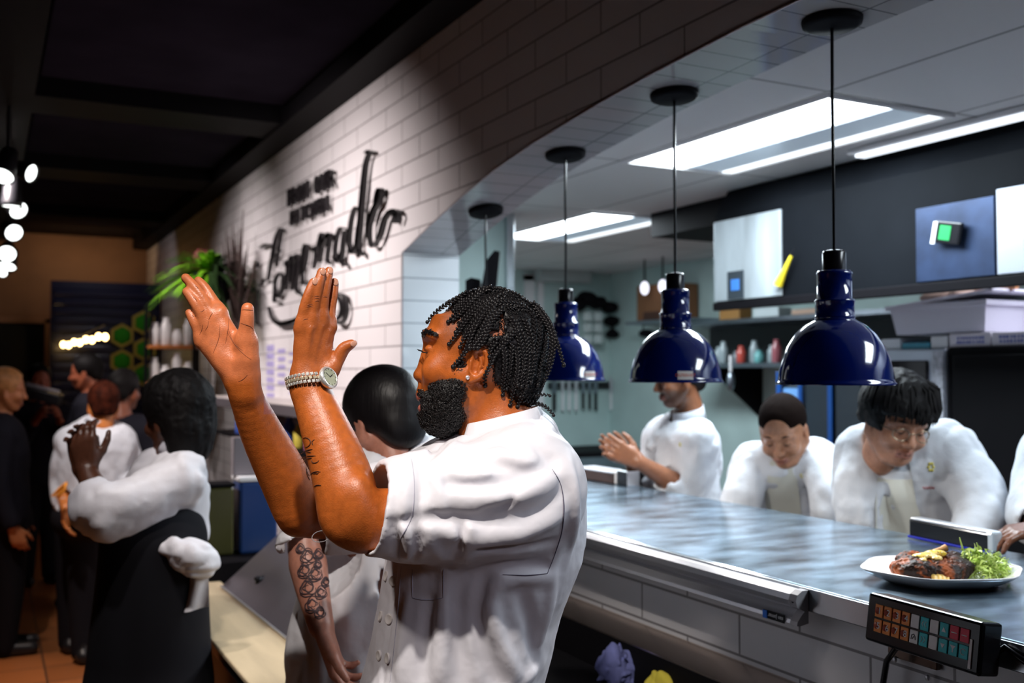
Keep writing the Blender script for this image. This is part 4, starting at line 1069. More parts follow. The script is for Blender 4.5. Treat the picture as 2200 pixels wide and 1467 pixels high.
# seams, buttons, pocket
skin_lines(coatF, 'armhole_seam', [[(1186,1008),(1204,1040),(1211,1085),(1207,1140),(1192,1190),(1176,1232)],[(1176,1232),(1130,1236),(1080,1234)]], .0011, M_thread, MAN, step=5, off=.0004)
skin_lines(coatF, 'cuff_seam', [[(884,985),(890,1040),(884,1110),(860,1160),(858,1204)]], .0010, mat('seam_pale', (.45,.44,.52), .8), MAN, step=5, off=.0003)
skin_lines(coatF, 'pocket_edge', [[(886,1284),(905,1288),(930,1288),(952,1284)],[(886,1222),(886,1284)],[(953,1222),(952,1284)]], .0011, MATS['seam_pale'], MAN, step=5, off=.0004)
skin_lines(coatF, 'placket_edge', [[(862,1215),(856,1300),(846,1400),(838,1467)]], .0010, MATS['seam_pale'], MAN, step=5, off=.0004)
for u, v in ((830,1238),(846,1248),(815,1408),(833,1414),(836,1330),(818,1324)):
    q = coatF.trace(u, v, 1.3, 2.4)
    if q is None: continue
    nn = coatF.normal(q); b = MB(); b.lathe([(.0001,.0012),(.0055,.0012),(.0075,.0030),(.0088,.0026),(.0092,.001),(.0088,-.0006)], q, n=20, ax=nn)
    b.build('button', mat('button_pearl', (.72,.68,.66), .25), MAN, world=True)
# little plastic ring hanging at the far cuff
b = MB(); rc = P(690,1152,1.80); b.tube([rc+RT*(.016*math.cos(a))+UP*(.007*math.sin(a))+FH*(.02*math.sin(a)) for a in np.linspace(0, 2*math.pi, 20, endpoint=False)], .0009, n=5, closed=True); b.build('cuff_tie', M_white, MAN, world=True)
# trousers and shoes
t_ = Field(.02); bx = np.array([MAN.location[0], MAN.location[1], 0])
for s in (1,-1):
    hp = bx+FH*(.10*s); t_.chain([hp+ZU*.93, hp+ZU*.50-RT*.02, hp+ZU*.09+FH*.02*s], [.115,.085,.065], k=.02)
t_.cone(bx+ZU*.98+FH*.08, bx+ZU*.98-FH*.08, .125, .125, k=.03)
t_.mesh('trousers', M_trouser, res=.012, parent=MAN, smooth=1)
for s in (1,-1):
    h_ = bx+FH*(.12*s); s_ = Field(.02); s_.cone(h_+ZU*.045+RT*.03, h_+ZU*.04-RT*.16, .045, .040); s_.cone(h_+ZU*.05, h_+ZU*.11, .045, .045)
    s_.custom(lambda p: -p[:,2], h_, .4, '&', .002); s_.mesh('shoe', M_shoe, res=.008, parent=MAN, smooth=1)
# ================================================================== OTHER PEOPLE
lap('others')
class Head:
    """face looking along fwd; local x forward, y left, z up"""
    def __init__(s, C, fwd, up=None, sc=1.0):
        s.C = A3(C); s.x = unit(fwd); up = ZU if up is None else A3(up); up = up-s.x*(up@s.x); s.z = unit(up); s.y = np.cross(s.z, s.x); s.sc = sc
    def p(s, x, y, z): return s.C+(s.x*x+s.y*y+s.z*z)*s.sc
    def loc(s, q): r = (q-s.C)/s.sc; return r@s.x, r@s.y, r@s.z
    @property
    def ax(s): return (s.x, s.y, s.z)
    def add(s, f):
        c = s.sc; e = lambda q, r, k=.01, m='+': f.ell(s.p(*q), [v*c for v in r], s.ax, k=k*c, mode=m)
        e((-.012,0,.035), (.096,.075,.082)); e((.022,0,-.030), (.066,.060,.078), .03); e((.050,0,-.095), (.028,.027,.020), .03)
        for y in (1,-1):
            f.chain([s.p(.088,.008*y,.014), s.p(.084,.03*y,.018), s.p(.066,.052*y,.012)], [.006*c,.0065*c,.006*c], k=.012*c)
            e((.094,.030*y,-.002), (.014,.017,.011), .008, '-'); e((.076,.030*y,-.004), (.0125,.0135,.0125), .003)
            e((.062,.040*y,-.036), (.024,.022,.020), .02); f.sph(s.p(.094,.0115*y,-.040), .0078*c, k=.005*c)
            e((-.002,.076*y,-.006), (.017,.0075,.032), .004); e((.004,.084*y,-.004), (.009,.006,.019), .003, '-')
            f.cone(s.p(.0,.062*y,-.045), s.p(.038,.030*y,-.093), .017*c, .017*c, k=.02*c)
        f.cone(s.p(.088,0,.006), s.p(.104,0,-.032), .0065*c, .0105*c, k=.008*c); f.sph(s.p(.106,0,-.037), .010*c, k=.005*c)
        f.chain([s.p(.078,.023,-.066), s.p(.088,.010,-.062), s.p(.090,0,-.063), s.p(.088,-.010,-.062), s.p(.078,-.023,-.066)], [.003*c,.006*c,.0065*c,.006*c,.003*c], k=.004*c)
        f.chain([s.p(.078,.021,-.069), s.p(.086,.009,-.075), s.p(.087,-.009,-.075), s.p(.078,-.021,-.069)], [.003*c,.0068*c,.0068*c,.003*c], k=.003*c)
def finger_dirs(f, base, d, n, L, r, curl, k=.003):
    ps = [base]; dv = d; rr = [r, r*.9, r*.82, r*.7]
    for i, fr in enumerate((.45,.30,.25)):
        a = curl*(.6 if i == 0 else 1.0); dv = unit(dv*math.cos(a)+n*math.sin(a)); n = unit(n-dv*(n@dv)); ps.append(ps[-1]+dv*L*fr)
    f.cone(ps[0], ps[1], rr[0], rr[1], k=.006); f.cone(ps[1], ps[2], rr[1], rr[2], k=k); f.cone(ps[2], ps[3], rr[2], rr[3], k=k)
def hand(f, W, d, n, thumb, curl=.35, sc=1.0, spread=.04):
    """W wrist, d finger direction, n palm normal, thumb = vector on the thumb side"""
    W = A3(W); d = unit(d); n = unit(A3(n)-d*(A3(n)@d)); t = np.cross(d, n); t = t if t@A3(thumb) > 0 else -t
    for i, (o, L) in enumerate(((.030,.072),(.010,.080),(-.010,.074),(-.029,.060))):
        b = W+(d*(.092-.004*i*i*.6)+t*o)*sc
        f.cone(W+(t*o*.55+d*.005)*sc, b, .0155*sc, .0115*sc, k=.012)
        finger_dirs(f, b, unit(d+t*(1.5-i)*spread), n, L*sc, .0098*sc, curl*(1+.12*i))
    f.ell(W+d*.05*sc+n*.002, (.048*sc,.036*sc,.015*sc), (d,t,n), k=.01)
    b = W+(d*.022+t*.022+n*.006)*sc; m = b+(d*.030+t*.026+n*.010)*sc
    f.cone(b, m, .0155*sc, .0122*sc, k=.012); q = m+unit(d*.9+t*.45+n*.25)*.030*sc; f.cone(m, q, .0122*sc, .0102*sc, k=.005); f.cone(q, q+unit(d*1+t*.2+n*.35)*.026*sc, .0102*sc, .0082*sc, k=.004)
def skin_fn(hd, base, dark=.5, lip=(.32,.10,.08), beard=0, hairline=None):
    base = np.array(base)
    def fn(p):
        x, y, z = hd.loc(p); n = noise3(p, 3, 50)*.08+noise3(p, 4, 150)*.06; c = np.tile(base, (len(p),1))*(1+n)[:,None]
        near = (x*x+y*y+z*z) < .2**2
        L = near & (x > .074) & (np.abs(y) < .024) & (z < -.058) & (z > -.082); c[L] = c[L]*.35+np.array(lip)*.65
        m = near & (x > .078) & (np.abs(y) < .022) & (np.abs(z+.0685) < .0016); c[m] = c[m]*.25
        if beard:
            bb = near*sstep(-.035,-.06,z)*sstep(-.01,.01,x)*beard*((np.abs(y) > .02) | (z < -.085) | (np.abs(z+.052) < .006)); c = c*(1-bb[:,None])+np.array([.02,.013,.01])*bb[:,None]
        if hairline is not None:
            h = near*sstep(hairline[0], hairline[0]+.012, z+(hairline[1]*(.09-x)))*(hairline[2]); c = c*(1-h[:,None])+np.array([.025,.016,.013])*h[:,None]
        return np.clip(c, 0, 1)
    return fn
def figure(label, hd, J, base, hand_spec=(), coat=None, res=.005, hem=.78, trunk=(.20,.125), sleeve=(.10,.085,.07), sl_end=.35, hair=None, beard=0, hairline=None, trouser=M_trouser, feet=None, group=None, wr=.0055, skin_m=M_skin, legs=True, collar_on=True, noise_s=1, facebits=True, shoe=True, cat='person', neck_r=.052, collar_r=(.070,.068)):
    """J: joints as world points: neck, chest, pelvis, sh=[a,b], el=[..], wr=[..]"""
    pv = J['pelvis']; root = empty('person', (pv[0], pv[1], 0), label, cat, group)
    f = Field(.012)
    if hd is not None:
        hd.add(f); f.chain([hd.p(-.015,0,-.045), hd.p(-.032,0,-.125), J['neck']], [neck_r*hd.sc,neck_r*hd.sc,neck_r*1.25], k=.018)
    s0, s1 = J['sh']; wd = unit(s1-s0); ax = unit(J['chest']-pv+1e-9)
    up_ = J['neck']
    f.cone(up_, J['chest'], .06, .10, k=.03); f.cone(J['chest'], pv, .11, .11, k=.03); f.cone(s0, s1, .045, .045, k=.03)
    for i in (0,1):
        if J['el'][i] is None: continue
        f.chain([J['sh'][i], J['el'][i], J['wr'][i]], [.050,.040,.026], k=.014)
        f.cone(J['el'][i]*.72+J['wr'][i]*.28, J['wr'][i], .041, .025, k=.012)
    for a in hand_spec: hand(f, **a)
    fz = feet if feet is not None else [pv*[1,1,0]+wd*[1,1,0]*.09, pv*[1,1,0]-wd*[1,1,0]*.09]
    fc = unit(hd.x*[1,1,0]+1e-6) if hd is not None else -RT
    kn = []
    for i, q in enumerate(fz):
        q = A3(q); hp = pv+(q-pv*[1,1,0])*.9; k_ = (hp+q)/2+fc*.02; kn.append((hp, k_, q+ZU*.09))
        if legs: f.chain([hp, k_, q+ZU*.09], [.07,.05,.035], k=.02)
    body = f.mesh('body', skin_m, res=res, parent=root, color=skin_fn(hd, base, beard=beard, hairline=hairline) if hd is not None else (lambda p: np.tile(np.array(base), (len(p),1))), smooth=1)
    root['_'] = 0; del root['_']
    if legs:
        t = Field(.02)
        for hp, k_, a in kn: t.chain([hp, k_, a-ZU*.03], [.105,.08,.062], k=.02)
        t.cone(pv+wd*.07, pv-wd*.07, .12, .12, k=.03); t.cone(pv, pv+ax*.12, .115, .11, k=.02)
        t.custom(lambda p: .004*noise3(p, 5, 14), pv*.5, 1.2, 'd', 0)
        t.mesh('trousers', trouser, res=.013, parent=root, smooth=1)
        for i, q in enumerate(fz):
            if not shoe: break
            q = A3(q); s = Field(.015); s.cone(q+ZU*.045-fc*.05, q+ZU*.038+fc*.14, .042, .036); s.cone(q+ZU*.05-fc*.02, q+ZU*.11-fc*.02, .042, .042); s.custom(lambda p: -p[:,2], q, .4, '&', .002); s.mesh('shoe', M_shoe, res=.010, parent=root, smooth=1)
    CF = None
    if coat is not None:
        g = Field(.03); W_, D_ = trunk; dn = unit(np.cross(wd, ax))
        hemp = pv+ax*0; lo = J.get('hem', pv*[1,1,0]+ZU*hem)
        g.cone(J['chest'], lo, W_*.98, W_*1.0, k=.04, flat=(dn, D_/W_))
        sm = (s0+s1)/2; g.cone(s0*.86+s1*.14, s1*.86+s0*.14, D_*.72, D_*.72, k=.05); g.cone(J['chest'], sm*.5+J['neck']*.5, W_*.8, .075, k=.06, flat=(dn, .8))
        for i in (0,1):
            if J['el'][i] is None: continue
            E, Wp, S = J['el'][i], J['wr'][i], J['sh'][i]; end = E+(Wp-E)*sl_end; dv = unit(Wp-E)
            g.chain([S, E, end], [sleeve[0],sleeve[1],sleeve[2]], k=.018)
            def hs(q, nn, R):
                return lambda p: np.where(np.linalg.norm(p-q, axis=1) < R, (p-q)@nn, -1.0)
            g.custom(hs(end+dv*.01, dv, sleeve[2]*1.9), end, sleeve[2]*1.9, '&', .004)
            if sl_end < .95: g.cone(end-dv*.05, end+dv*.06, sleeve[2]*.72, sleeve[2]*.86, k=.004, mode='-')
        if hd is not None: g.cone(hd.p(-.02,0,-.05), J['neck']+unit(J['neck']-hd.p(-.02,0,-.05))*.0, neck_r+.012, neck_r+.016, k=.01, mode='-')
        g.custom(lambda p, z=lo[2]: z-p[:,2], lo, .5, '&', .004)
        gb = Field(); gb.ops = g.ops[:]; S_ = noise_s
        def wrk(p):
            q = p*[1,1,.55]; a = noise3(q, 21, 11); b_ = 1-np.abs(noise3(q+a[:,None]*.04, 22, 12))*2; c_ = 1-np.abs(noise3(q*[1,1,.8]+a[:,None]*.03, 24, 25))*2; return wr*S_*(a*1.0+b_*1.5+c_*.55)+wr*.25*noise3(p, 23, 50)
        g.custom(wrk, J['chest'], 1.3, 'd', 0)
        g.mesh('chef_coat' if coat is M_coatf or coat is M_coat else 'jacket', coat, res=res*1.25, parent=root, smooth=1)
        CF = g
        if collar_on and hd is not None:
            nd = unit(hd.p(-.02,0,-.05)-J['neck']); fx = unit(hd.x-nd*(hd.x@nd)); ly = np.cross(nd, fx)
            fd = unit(fc-nd*(fc@nd)); 
            collar('collar', J['neck']+nd*.035, collar_r[0], collar_r[1], -fd, np.cross(nd,-fd), nd, (.010,.028), (-.035,-.02), .2, root, coat, th=.004, flare=.006)
    if hair is not None and hd is not None: hair(hd, root)
    if facebits and hd is not None:
        for y in (1,-1):
            e = MB(); e.tube([hd.p(.090,.012*y,.019), hd.p(.089,.028*y,.024), hd.p(.074,.048*y,.018)], [.0018,.0032,.0012], n=6).build('eyebrow', M_hairsoft, root, world=True)
            e = MB(); e.tube([hd.p(.0862,.018*y,-.0065), hd.p(.0888,.029*y,-.0095), hd.p(.0815,.042*y,-.0065)], [.0010,.0020,.0012], n=6).build('eyelashes', M_hairm, root, world=True)
    return root, f, CF
def hair_field(hd, root, grow, front, down=None, m=M_hairsoft, res=.005, extra=None, noise=.002, name='hair', ns=60):
    """front: function (x,z)->keep when negative"""
    f = Field(.01); c = hd.sc
    f.ell(hd.p(-.014,0,.038), [(.096+grow[0])*c,(.075+grow[1])*c,(.084+grow[2])*c], hd.ax)
    if down is not None:
        for q, r in down: f.ell(hd.p(*q), [v*c for v in r], hd.ax, k=.02)
    if extra is not None: extra(f, hd)
    f.custom(lambda p: front(*hd.loc(p))*c, hd.C, .4, '&', .004)
    f.custom(lambda p: noise*noise3(np.stack([p@hd.x*1.0, p@hd.y*1.0, p@hd.z*.35], 1), 7, ns)+noise*.6*noise3(p, 8, ns*2.5), hd.C, .4, 'd', 0)
    return f.mesh(name, m, res=res, parent=root, smooth=0)
# ---------------------------------------------------------------- chef with his hands together, behind the second lamp
def Hw(u, v, d): return P(u, v, d)
hd = Head(P(1459,812,4.12), -RT*.96-FH*.20-ZU*.12)
J = dict(neck=P(1478,905,4.14), chest=P(1470,985,4.15), pelvis=P(1475,1180,4.18), sh=[P(1420,945,4.32), P(1500,950,4.0)], el=[P(1400,1060,4.25), P(1475,1050,4.04)], wr=[P(1352,985,4.12), P(1372,992,3.95)], hem=P(1478,1200,4.16))
hs = [dict(W=J['wr'][0], d=-RT*.75+UP*.35, n=UP*.2-FH*1, thumb=UP, curl=.45), dict(W=J['wr'][1], d=-RT*.9+UP*.5, n=FH*1+UP*.1, thumb=UP, curl=.35)]
def h_short(h, r): hair_field(h, r, (.010,.010,.008), lambda x,y,z: np.maximum(x-(.055+.25*(z-.02)), -(z+.075-.0*x)-np.maximum(0,-(x+.02))*.3), down=[((-.075,0,-.015),(.035,.06,.05))])
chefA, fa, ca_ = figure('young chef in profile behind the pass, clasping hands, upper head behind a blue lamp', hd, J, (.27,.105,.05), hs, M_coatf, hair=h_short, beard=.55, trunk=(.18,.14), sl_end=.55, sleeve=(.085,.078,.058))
def emblem(field, root, pts, col, name='emblem', r=.004, d0=2, d1=5, text=None):
    for i, (u, v) in enumerate(pts):
        q = field.trace(u, v, d0, d1)
        if q is None: continue
        b = MB(); nn = field.normal(q)
        for k in range(6):
            a = k*1.05; e1 = unit(np.cross(nn, ZU)); e2 = np.cross(nn, e1); b.ball(q+(e1*math.cos(a)+e2*math.sin(a)*1.6)*r, (r*.7,r*.7,r*.7), n=6, m=4)
        b.build(name, mat('thread_%s' % name, col, .6), root, world=True)
emblem(ca_, chefA, [(1461,955)], (.55,.48,.08))
# ---------------------------------------------------------------- close cropped chef leaning on the counter
hd = Head(P(1683,925,3.62), -FH*.76-RT*.42-ZU*.42, ZU+RT*-.05, sc=1.05)
J = dict(neck=P(1700,972,3.76), chest=P(1690,1035,3.78), pelvis=P(1700,1230,4.02), sh=[P(1612,1000,3.72), P(1765,990,3.66)], el=[P(1590,1085,3.66), P(1785,1090,3.52)], wr=[P(1580,1165,3.80), P(1760,1170,3.72)], hem=P(1695,1240,3.92))
hs = [dict(W=J['wr'][0], d=-UP, n=FH, thumb=RT, curl=.3), dict(W=J['wr'][1], d=-UP, n=FH, thumb=-RT, curl=.3)]
def h_buzz(h, r): hair_field(h, r, (.0035,.0045,.0035), lambda x,y,z: np.maximum(x-(.066+.1*(z-.045)), np.maximum(-(z-.040)-np.maximum(0,.03-x)*1.1, -(z+.05))), m=mat('cropped_hair', (.009,.005,.004), .85, spec=.05, bump=(400,.6,.002)), noise=.0008)
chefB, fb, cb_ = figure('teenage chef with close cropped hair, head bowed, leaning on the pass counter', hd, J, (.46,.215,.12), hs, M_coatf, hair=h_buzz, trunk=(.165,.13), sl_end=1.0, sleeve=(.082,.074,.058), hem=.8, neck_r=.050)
emblem(cb_, chefB, [(1722,1022)], (.25,.22,.10))
# ---------------------------------------------------------------- chef with glasses
hd = Head(P(1924,903,3.10), -FH*.90+RT*.12-ZU*.27, ZU+RT*.10, sc=1.10)
J = dict(neck=P(1918,966,3.24), chest=P(1940,1030,3.26), pelvis=P(1965,1260,3.48), sh=[P(1862,970,3.24), P(2035,965,3.16)], el=[P(1845,1075,3.20), P(2105,1085,3.02)], wr=[P(1866,1175,3.22), P(2080,1165,2.92)], hem=P(1955,1280,3.33))
hs = [dict(W=J['wr'][0], d=-UP, n=FH, thumb=RT, curl=.3), dict(W=J['wr'][1], d=-UP*.5-RT*.6, n=-UP*.8+FH*.3, thumb=-FH, curl=.3)]
def h_mop(h, r):
    hair_field(h, r, (.020,.024,.022), lambda x,y,z: np.minimum(np.maximum(x-.045, -(z+.02)), np.maximum(-(z-.038), x-.2)), down=[((-.05,0,-.01),(.05,.085,.06)),((.035,0,.055),(.066,.082,.045)),((.05,.03,.045),(.05,.045,.035)),((.045,-.045,.045),(.05,.04,.03))], noise=.005, ns=45)
    b = MB(); rg = np.random.default_rng(5)
    for k in range(120):
        a = rg.uniform(-1.7,1.7); p0 = h.p(.02*math.cos(a), .03*math.sin(a), .135); p1 = h.p(.075*math.cos(a)-.0, .095*math.sin(a), .105+rg.uniform(-.01,.008)); p2 = h.p(.108*math.cos(a)*(.95 if abs(a) > .9 else 1), .108*math.sin(a), .055+rg.uniform(-.012,.008)); p3 = h.p(.110*math.cos(a), .104*math.sin(a), .034+rg.uniform(-.014,.006)); b.tube([p0,p1,p2,p3], [.002,.0045,.0045,.001], n=5)
    b.build('fringe', M_hairsoft, r, world=True)
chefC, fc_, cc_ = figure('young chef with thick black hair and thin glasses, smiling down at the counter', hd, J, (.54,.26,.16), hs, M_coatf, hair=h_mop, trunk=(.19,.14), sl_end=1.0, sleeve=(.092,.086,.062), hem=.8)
b = MB()
for y in (1,-1):
    ring = [hd.p(.100-.10*abs(math.cos(a)*.021*0+.0)*0-.012*(1 if abs(.031*y+.021*math.cos(a)) > .045 else 0), .032*y+.0215*math.cos(a), -.010+.0165*math.sin(a)) for a in np.linspace(0, 2*math.pi, 20, endpoint=False)]
    b.tube(ring, .0017, n=5, closed=True); b.tube([hd.p(.090,.053*y,-.004), hd.p(.0,.084*y,.0)], .0015, n=5)
b.tube([hd.p(.100,.0105,-.006), hd.p(.103,0,-.003), hd.p(.100,-.0105,-.006)], .0011, n=5)
gl = b.build('glasses', mat('gold_wire', (.35,.28,.2), .25, metal=1), chefC, world=True)
# emblem of small yellow figures over a line of red script
emblem(cc_, chefC, [(2000,1003)], (.50,.34,.03), 'emblem', r=.007)
q = cc_.trace(1995,1047,2,4)
if q is not None:
    b = MB(); nn = cc_.normal(q); e1 = unit(np.cross(ZU, nn)); e2 = np.cross(nn, e1)
    b.tube([q+nn*.003+e1*(.020*(t-.5)*2)+e2*.0035*math.sin(t*28) for t in np.linspace(0,1,30)], .0012, n=4); b.build('red_script', mat('red_thread', (.45,.03,.03), .6), chefC, world=True)
# cream apron front on the two leaning chefs
def apron(CFd, root, poly, name='apron_front', col=M_apron, d0=2.5, d1=5):
    """a cloth sheet laid on the coat; poly = left and right edge lists top to bottom"""
    Lp, Rp = poly; n = len(Lp); b = MB(); rows_ = []
    for i in range(n):
        row = []
        for t in np.linspace(0, 1, 7):
            u = Lp[i][0]*(1-t)+Rp[i][0]*t; v = Lp[i][1]*(1-t)+Rp[i][1]*t; q = CFd.trace(u, v, d0, d1)
            row.append(None if q is None else q+CFd.normal(q)*.004)
        rows_.append(row)
    idx = {}; vs = []
    for i, row in enumerate(rows_):
        for j, q in enumerate(row):
            if q is not None: idx[i,j] = len(vs); vs.append(q)
    fs = [tuple(idx[k] for k in ((i,j),(i+1,j),(i+1,j+1),(i,j+1))) for i in range(n-1) for j in range(6) if all(k in idx for k in ((i,j),(i+1,j),(i+1,j+1),(i,j+1)))]
    b.add(vs, fs, True); return b.build(name, col, root, world=True)
apron(cc_, chefC, ([(1888,985),(1883,1030),(1880,1080),(1880,1130),(1882,1160)],[(1952,985),(1960,1030),(1968,1080),(1985,1130),(1995,1160)]))
apron(cb_, chefB, ([(1655,990),(1648,1030),(1645,1070),(1650,1120)],[(1700,995),(1712,1030),(1718,1070),(1722,1120)]))
# ---------------------------------------------------------------- chef cut by the right edge of the frame
hd = Head(P(2400,830,2.95), -FH*.8-RT*.4-ZU*.3)
J = dict(neck=P(2400,920,3.0), chest=P(2375,1010,3.02), pelvis=P(2390,1260,3.12), sh=[P(2255,985,2.98), P(2480,985,2.95)], el=[P(2228,1105,2.86), P(2520,1120,2.85)], wr=[P(2234,1140,2.64), P(2400,1200,2.7)], hem=P(2390,1280,3.10))
hs = [dict(W=P(2232,1136,2.62), d=-RT*.9-UP*.05-FH*.3, n=-UP*.9-RT*.2, thumb=-FH, curl=.42), dict(W=J['wr'][1], d=-FH, n=-UP, thumb=-RT, curl=.3)]
chefD, _, _ = figure('chef in white cut off by the right frame edge, hand on the black box', hd, J, (.16,.06,.03), hs, M_coatf, hair=h_short, trunk=(.21,.15), sl_end=.72, sleeve=(.095,.085,.055))
# ---------------------------------------------------------------- woman behind the raised arms
hd = Head(P(818,905,2.42), -RT*.80+FH*.58-ZU*.18, sc=.98)
J = dict(neck=P(845,985,2.44), chest=P(830,1110,2.44), pelvis=P(842,1370,2.50), sh=[P(905,1040,2.44), P(742,1050,2.40)], el=[P(930,1240,2.35), P(655,1165,2.30)], wr=[P(900,1400,2.30), P(690,1345,2.22)], hem=P(775,1600,2.42))
hs = [dict(W=P(694,1352,2.21), d=-UP*.9+RT*.3, n=RT, thumb=-FH, curl=.5), dict(W=J['wr'][0], d=-UP, n=-RT, thumb=-FH, curl=.3)]
def h_bun(h, r):
    hair_field(h, r, (.014,.012,.016), lambda x,y,z: np.maximum(x-(.066+.35*(z-.03)), np.maximum(-(z+.03)-np.maximum(0,-(x+.03))*1.0, -(z+.10))), down=[((-.07,0,-.02),(.05,.068,.06))], m=mat('sleek_hair', (.006,.005,.006), .45, spec=.35, bump=(160,.5,.002,(1,1,.1))), noise=.0006)
womB, fw_, cw_ = figure('dark haired woman in white coat behind the raised arms, forearm covered in rose tattoos', hd, J, (.46,.20,.14), hs, M_coat, hair=h_bun, trunk=(.20,.16), sl_end=.0, sleeve=(.08,.072,.068), hem=.82, wr=.006)
TR = []
for cx_, cy_, r_ in ((662,1195,15),(684,1190,10),(655,1225,14),(678,1232,14),(662,1262,16),(690,1272,12),(672,1298,15),(688,1315,11),(700,1250,9),(646,1178,9),(683,1212,8)):
    TR.append([(cx_+(r_*(1-t*.75))*math.cos(t*9+cx_), cy_+(r_*(1-t*.75))*math.sin(t*9+cx_)*1.1) for t in np.linspace(0,1,14)])
    TR.append([(cx_+r_*.62*math.cos(a+1)*(1+.25*math.sin(4*a)), cy_+r_*.62*math.sin(a+1)*(1+.25*math.sin(4*a))) for a in np.linspace(0, 5.6, 12)]); TR.append([(cx_-r_*1.1, cy_+r_*.9), (cx_-r_*.3, cy_+r_*1.25), (cx_+r_*.8, cy_+r_*.9)])
    TR.append([(cx_+r_*math.cos(a)*(1+.2*math.sin(3*a)), cy_+r_*math.sin(a)*(1+.2*math.sin(3*a))) for a in np.linspace(0, 5.6, 12)])
skin_lines(fw_, 'rose_tattoo', TR, .0019, mat('ink_grey', (.06,.035,.04), .6), womB, d0=1.9, d1=2.8, step=3)
# ---------------------------------------------------------------- woman on the left, clapping
hd = Head(P(378,893,3.10), -RT*.86+FH*.45-ZU*.10, sc=1.0)
J = dict(neck=P(388,968,3.11), chest=P(358,1065,3.11), pelvis=P(325,1235,3.08), sh=[P(338,1020,3.27), P(385,1030,2.98)], el=[P(262,1115,3.30), P(232,1100,2.88)], wr=[P(178,1010,3.15), P(186,1010,2.96)], hem=P(355,1215,3.09))
hs = [dict(W=J['wr'][0], d=UP*.95-RT*.1, n=-FH, thumb=RT, curl=.5, spread=.0), dict(W=J['wr'][1], d=UP*.95-RT*.12, n=FH, thumb=RT, curl=.55, spread=.0)]
def h_long(h, r):
    hair_field(h, r, (.024,.024,.024), lambda x,y,z: np.maximum(x-(.050+.25*(z-.02)), -(z+.16)), down=[((-.055,0,-.03),(.07,.090,.09)),((-.05,0,-.09),(.05,.08,.07))], noise=.004, m=M_hairsoft)
womA, fL_, cL_ = figure('clapping cook on the left in a white coat with rolled sleeves and black apron', hd, J, (.10,.035,.018), hs, M_coat, hair=h_long, trunk=(.155,.125), sl_end=.40, sleeve=(.088,.088,.066), hem=.94, wr=.0075, res=.006)
# black apron skirt, knot and hanging tail
g = Field(.02)
q0, q1 = P(330,1165,3.02), P(318,1700,3.02)
g.cone(q0, P(318,1480,3.04), .155, .185, k=.02, flat=(FH,.9)); g.cone(P(318,1480,3.04), P(315,1680,3.04), .185, .18, k=.02, flat=(FH,.9))
g.custom(lambda p: .006*noise3(p*[1,1,.3], 31, 14), q0*.5+q1*.5, 1.2, 'd', 0)
g.mesh('apron', M_trouser, res=.009, parent=womA, smooth=1)
g = Field(.012)
g.chain([P(345,1170,2.92), P(392,1185,2.90), P(432,1198,2.92), P(450,1212,2.95)], [.022,.04,.045,.03], k=.02)
g.chain([P(362,1195,2.92), P(400,1215,2.90), P(438,1222,2.94)], [.015,.025,.03], k=.015)
g.custom(lambda p: .006*(1-np.abs(noise3(p*[1,1,2.0], 41, 22))*2), P(400,1195,2.92), .3, 'd', 0)
g.mesh('coat_knot', M_coat, res=.006, parent=womA, smooth=1)
b = MB()
def tail(s, t):
    top = P(398+s*44, 1215, 2.93); bot = P(384+s*62, 1318-s*14, 2.93); p = top*(1-t)+bot*t; return p+FH*(.012*math.sin(s*7+t*2)+.01*math.sin(t*3))
b.grid(tail, 12, 10); b.build('coat_tail', M_coat, womA, world=True)
# ---------------------------------------------------------------- white coated person seen from behind
hd = Head(P(222,868,5.45), FH*.85-RT*.45, sc=.98)
J = dict(neck=P(212,915,5.45), chest=P(208,970,5.45), pelvis=P(190,1110,5.45), sh=[P(150,950,5.45), P(262,950,5.5)], el=[P(135,1040,5.45), P(285,1020,5.5)], wr=[P(142,1090,5.3), P(270,1080,5.3)], hem=P(200,1105,5.45))
hs = [dict(W=J['wr'][0], d=-UP, n=RT, thumb=FH, curl=.4)]
M_orange_lit = mat('orange_lit_hair', (.05,.010,.004), .8, spec=.1, vary=(25,.8))  # dark hair, with the orange light on it put into the colour
def h_back(h, r): hair_field(h, r, (.010,.010,.010), lambda x,y,z: np.maximum(x-.05, -(z+.06)), down=[((-.06,0,-.02),(.05,.07,.055))], m=M_orange_lit, res=.008)
pw, _, _ = figure('person in a white coat seen from behind beyond the clapping cook, dark hair tinted by orange light', hd, J, (.60,.20,.05), hs, M_coatf, hair=h_back, trunk=(.20,.15), sl_end=.9, sleeve=(.085,.075,.06), hem=.84, wr=.006, res=.009, feet=[P(178,1378,5.5)*[1,1,0], P(150,1372,5.7)*[1,1,0]], facebits=False)
b = MB(); b.tube([P(112,1066,5.2)+RT*.02*0, P(128,1050,5.2), P(143,1038,5.2), P(140,1050,5.18), P(125,1066,5.2)], .008, n=6, closed=True)
b.build('strap', mat('orange_strap', (.75,.28,.02), .5), pw, world=True)
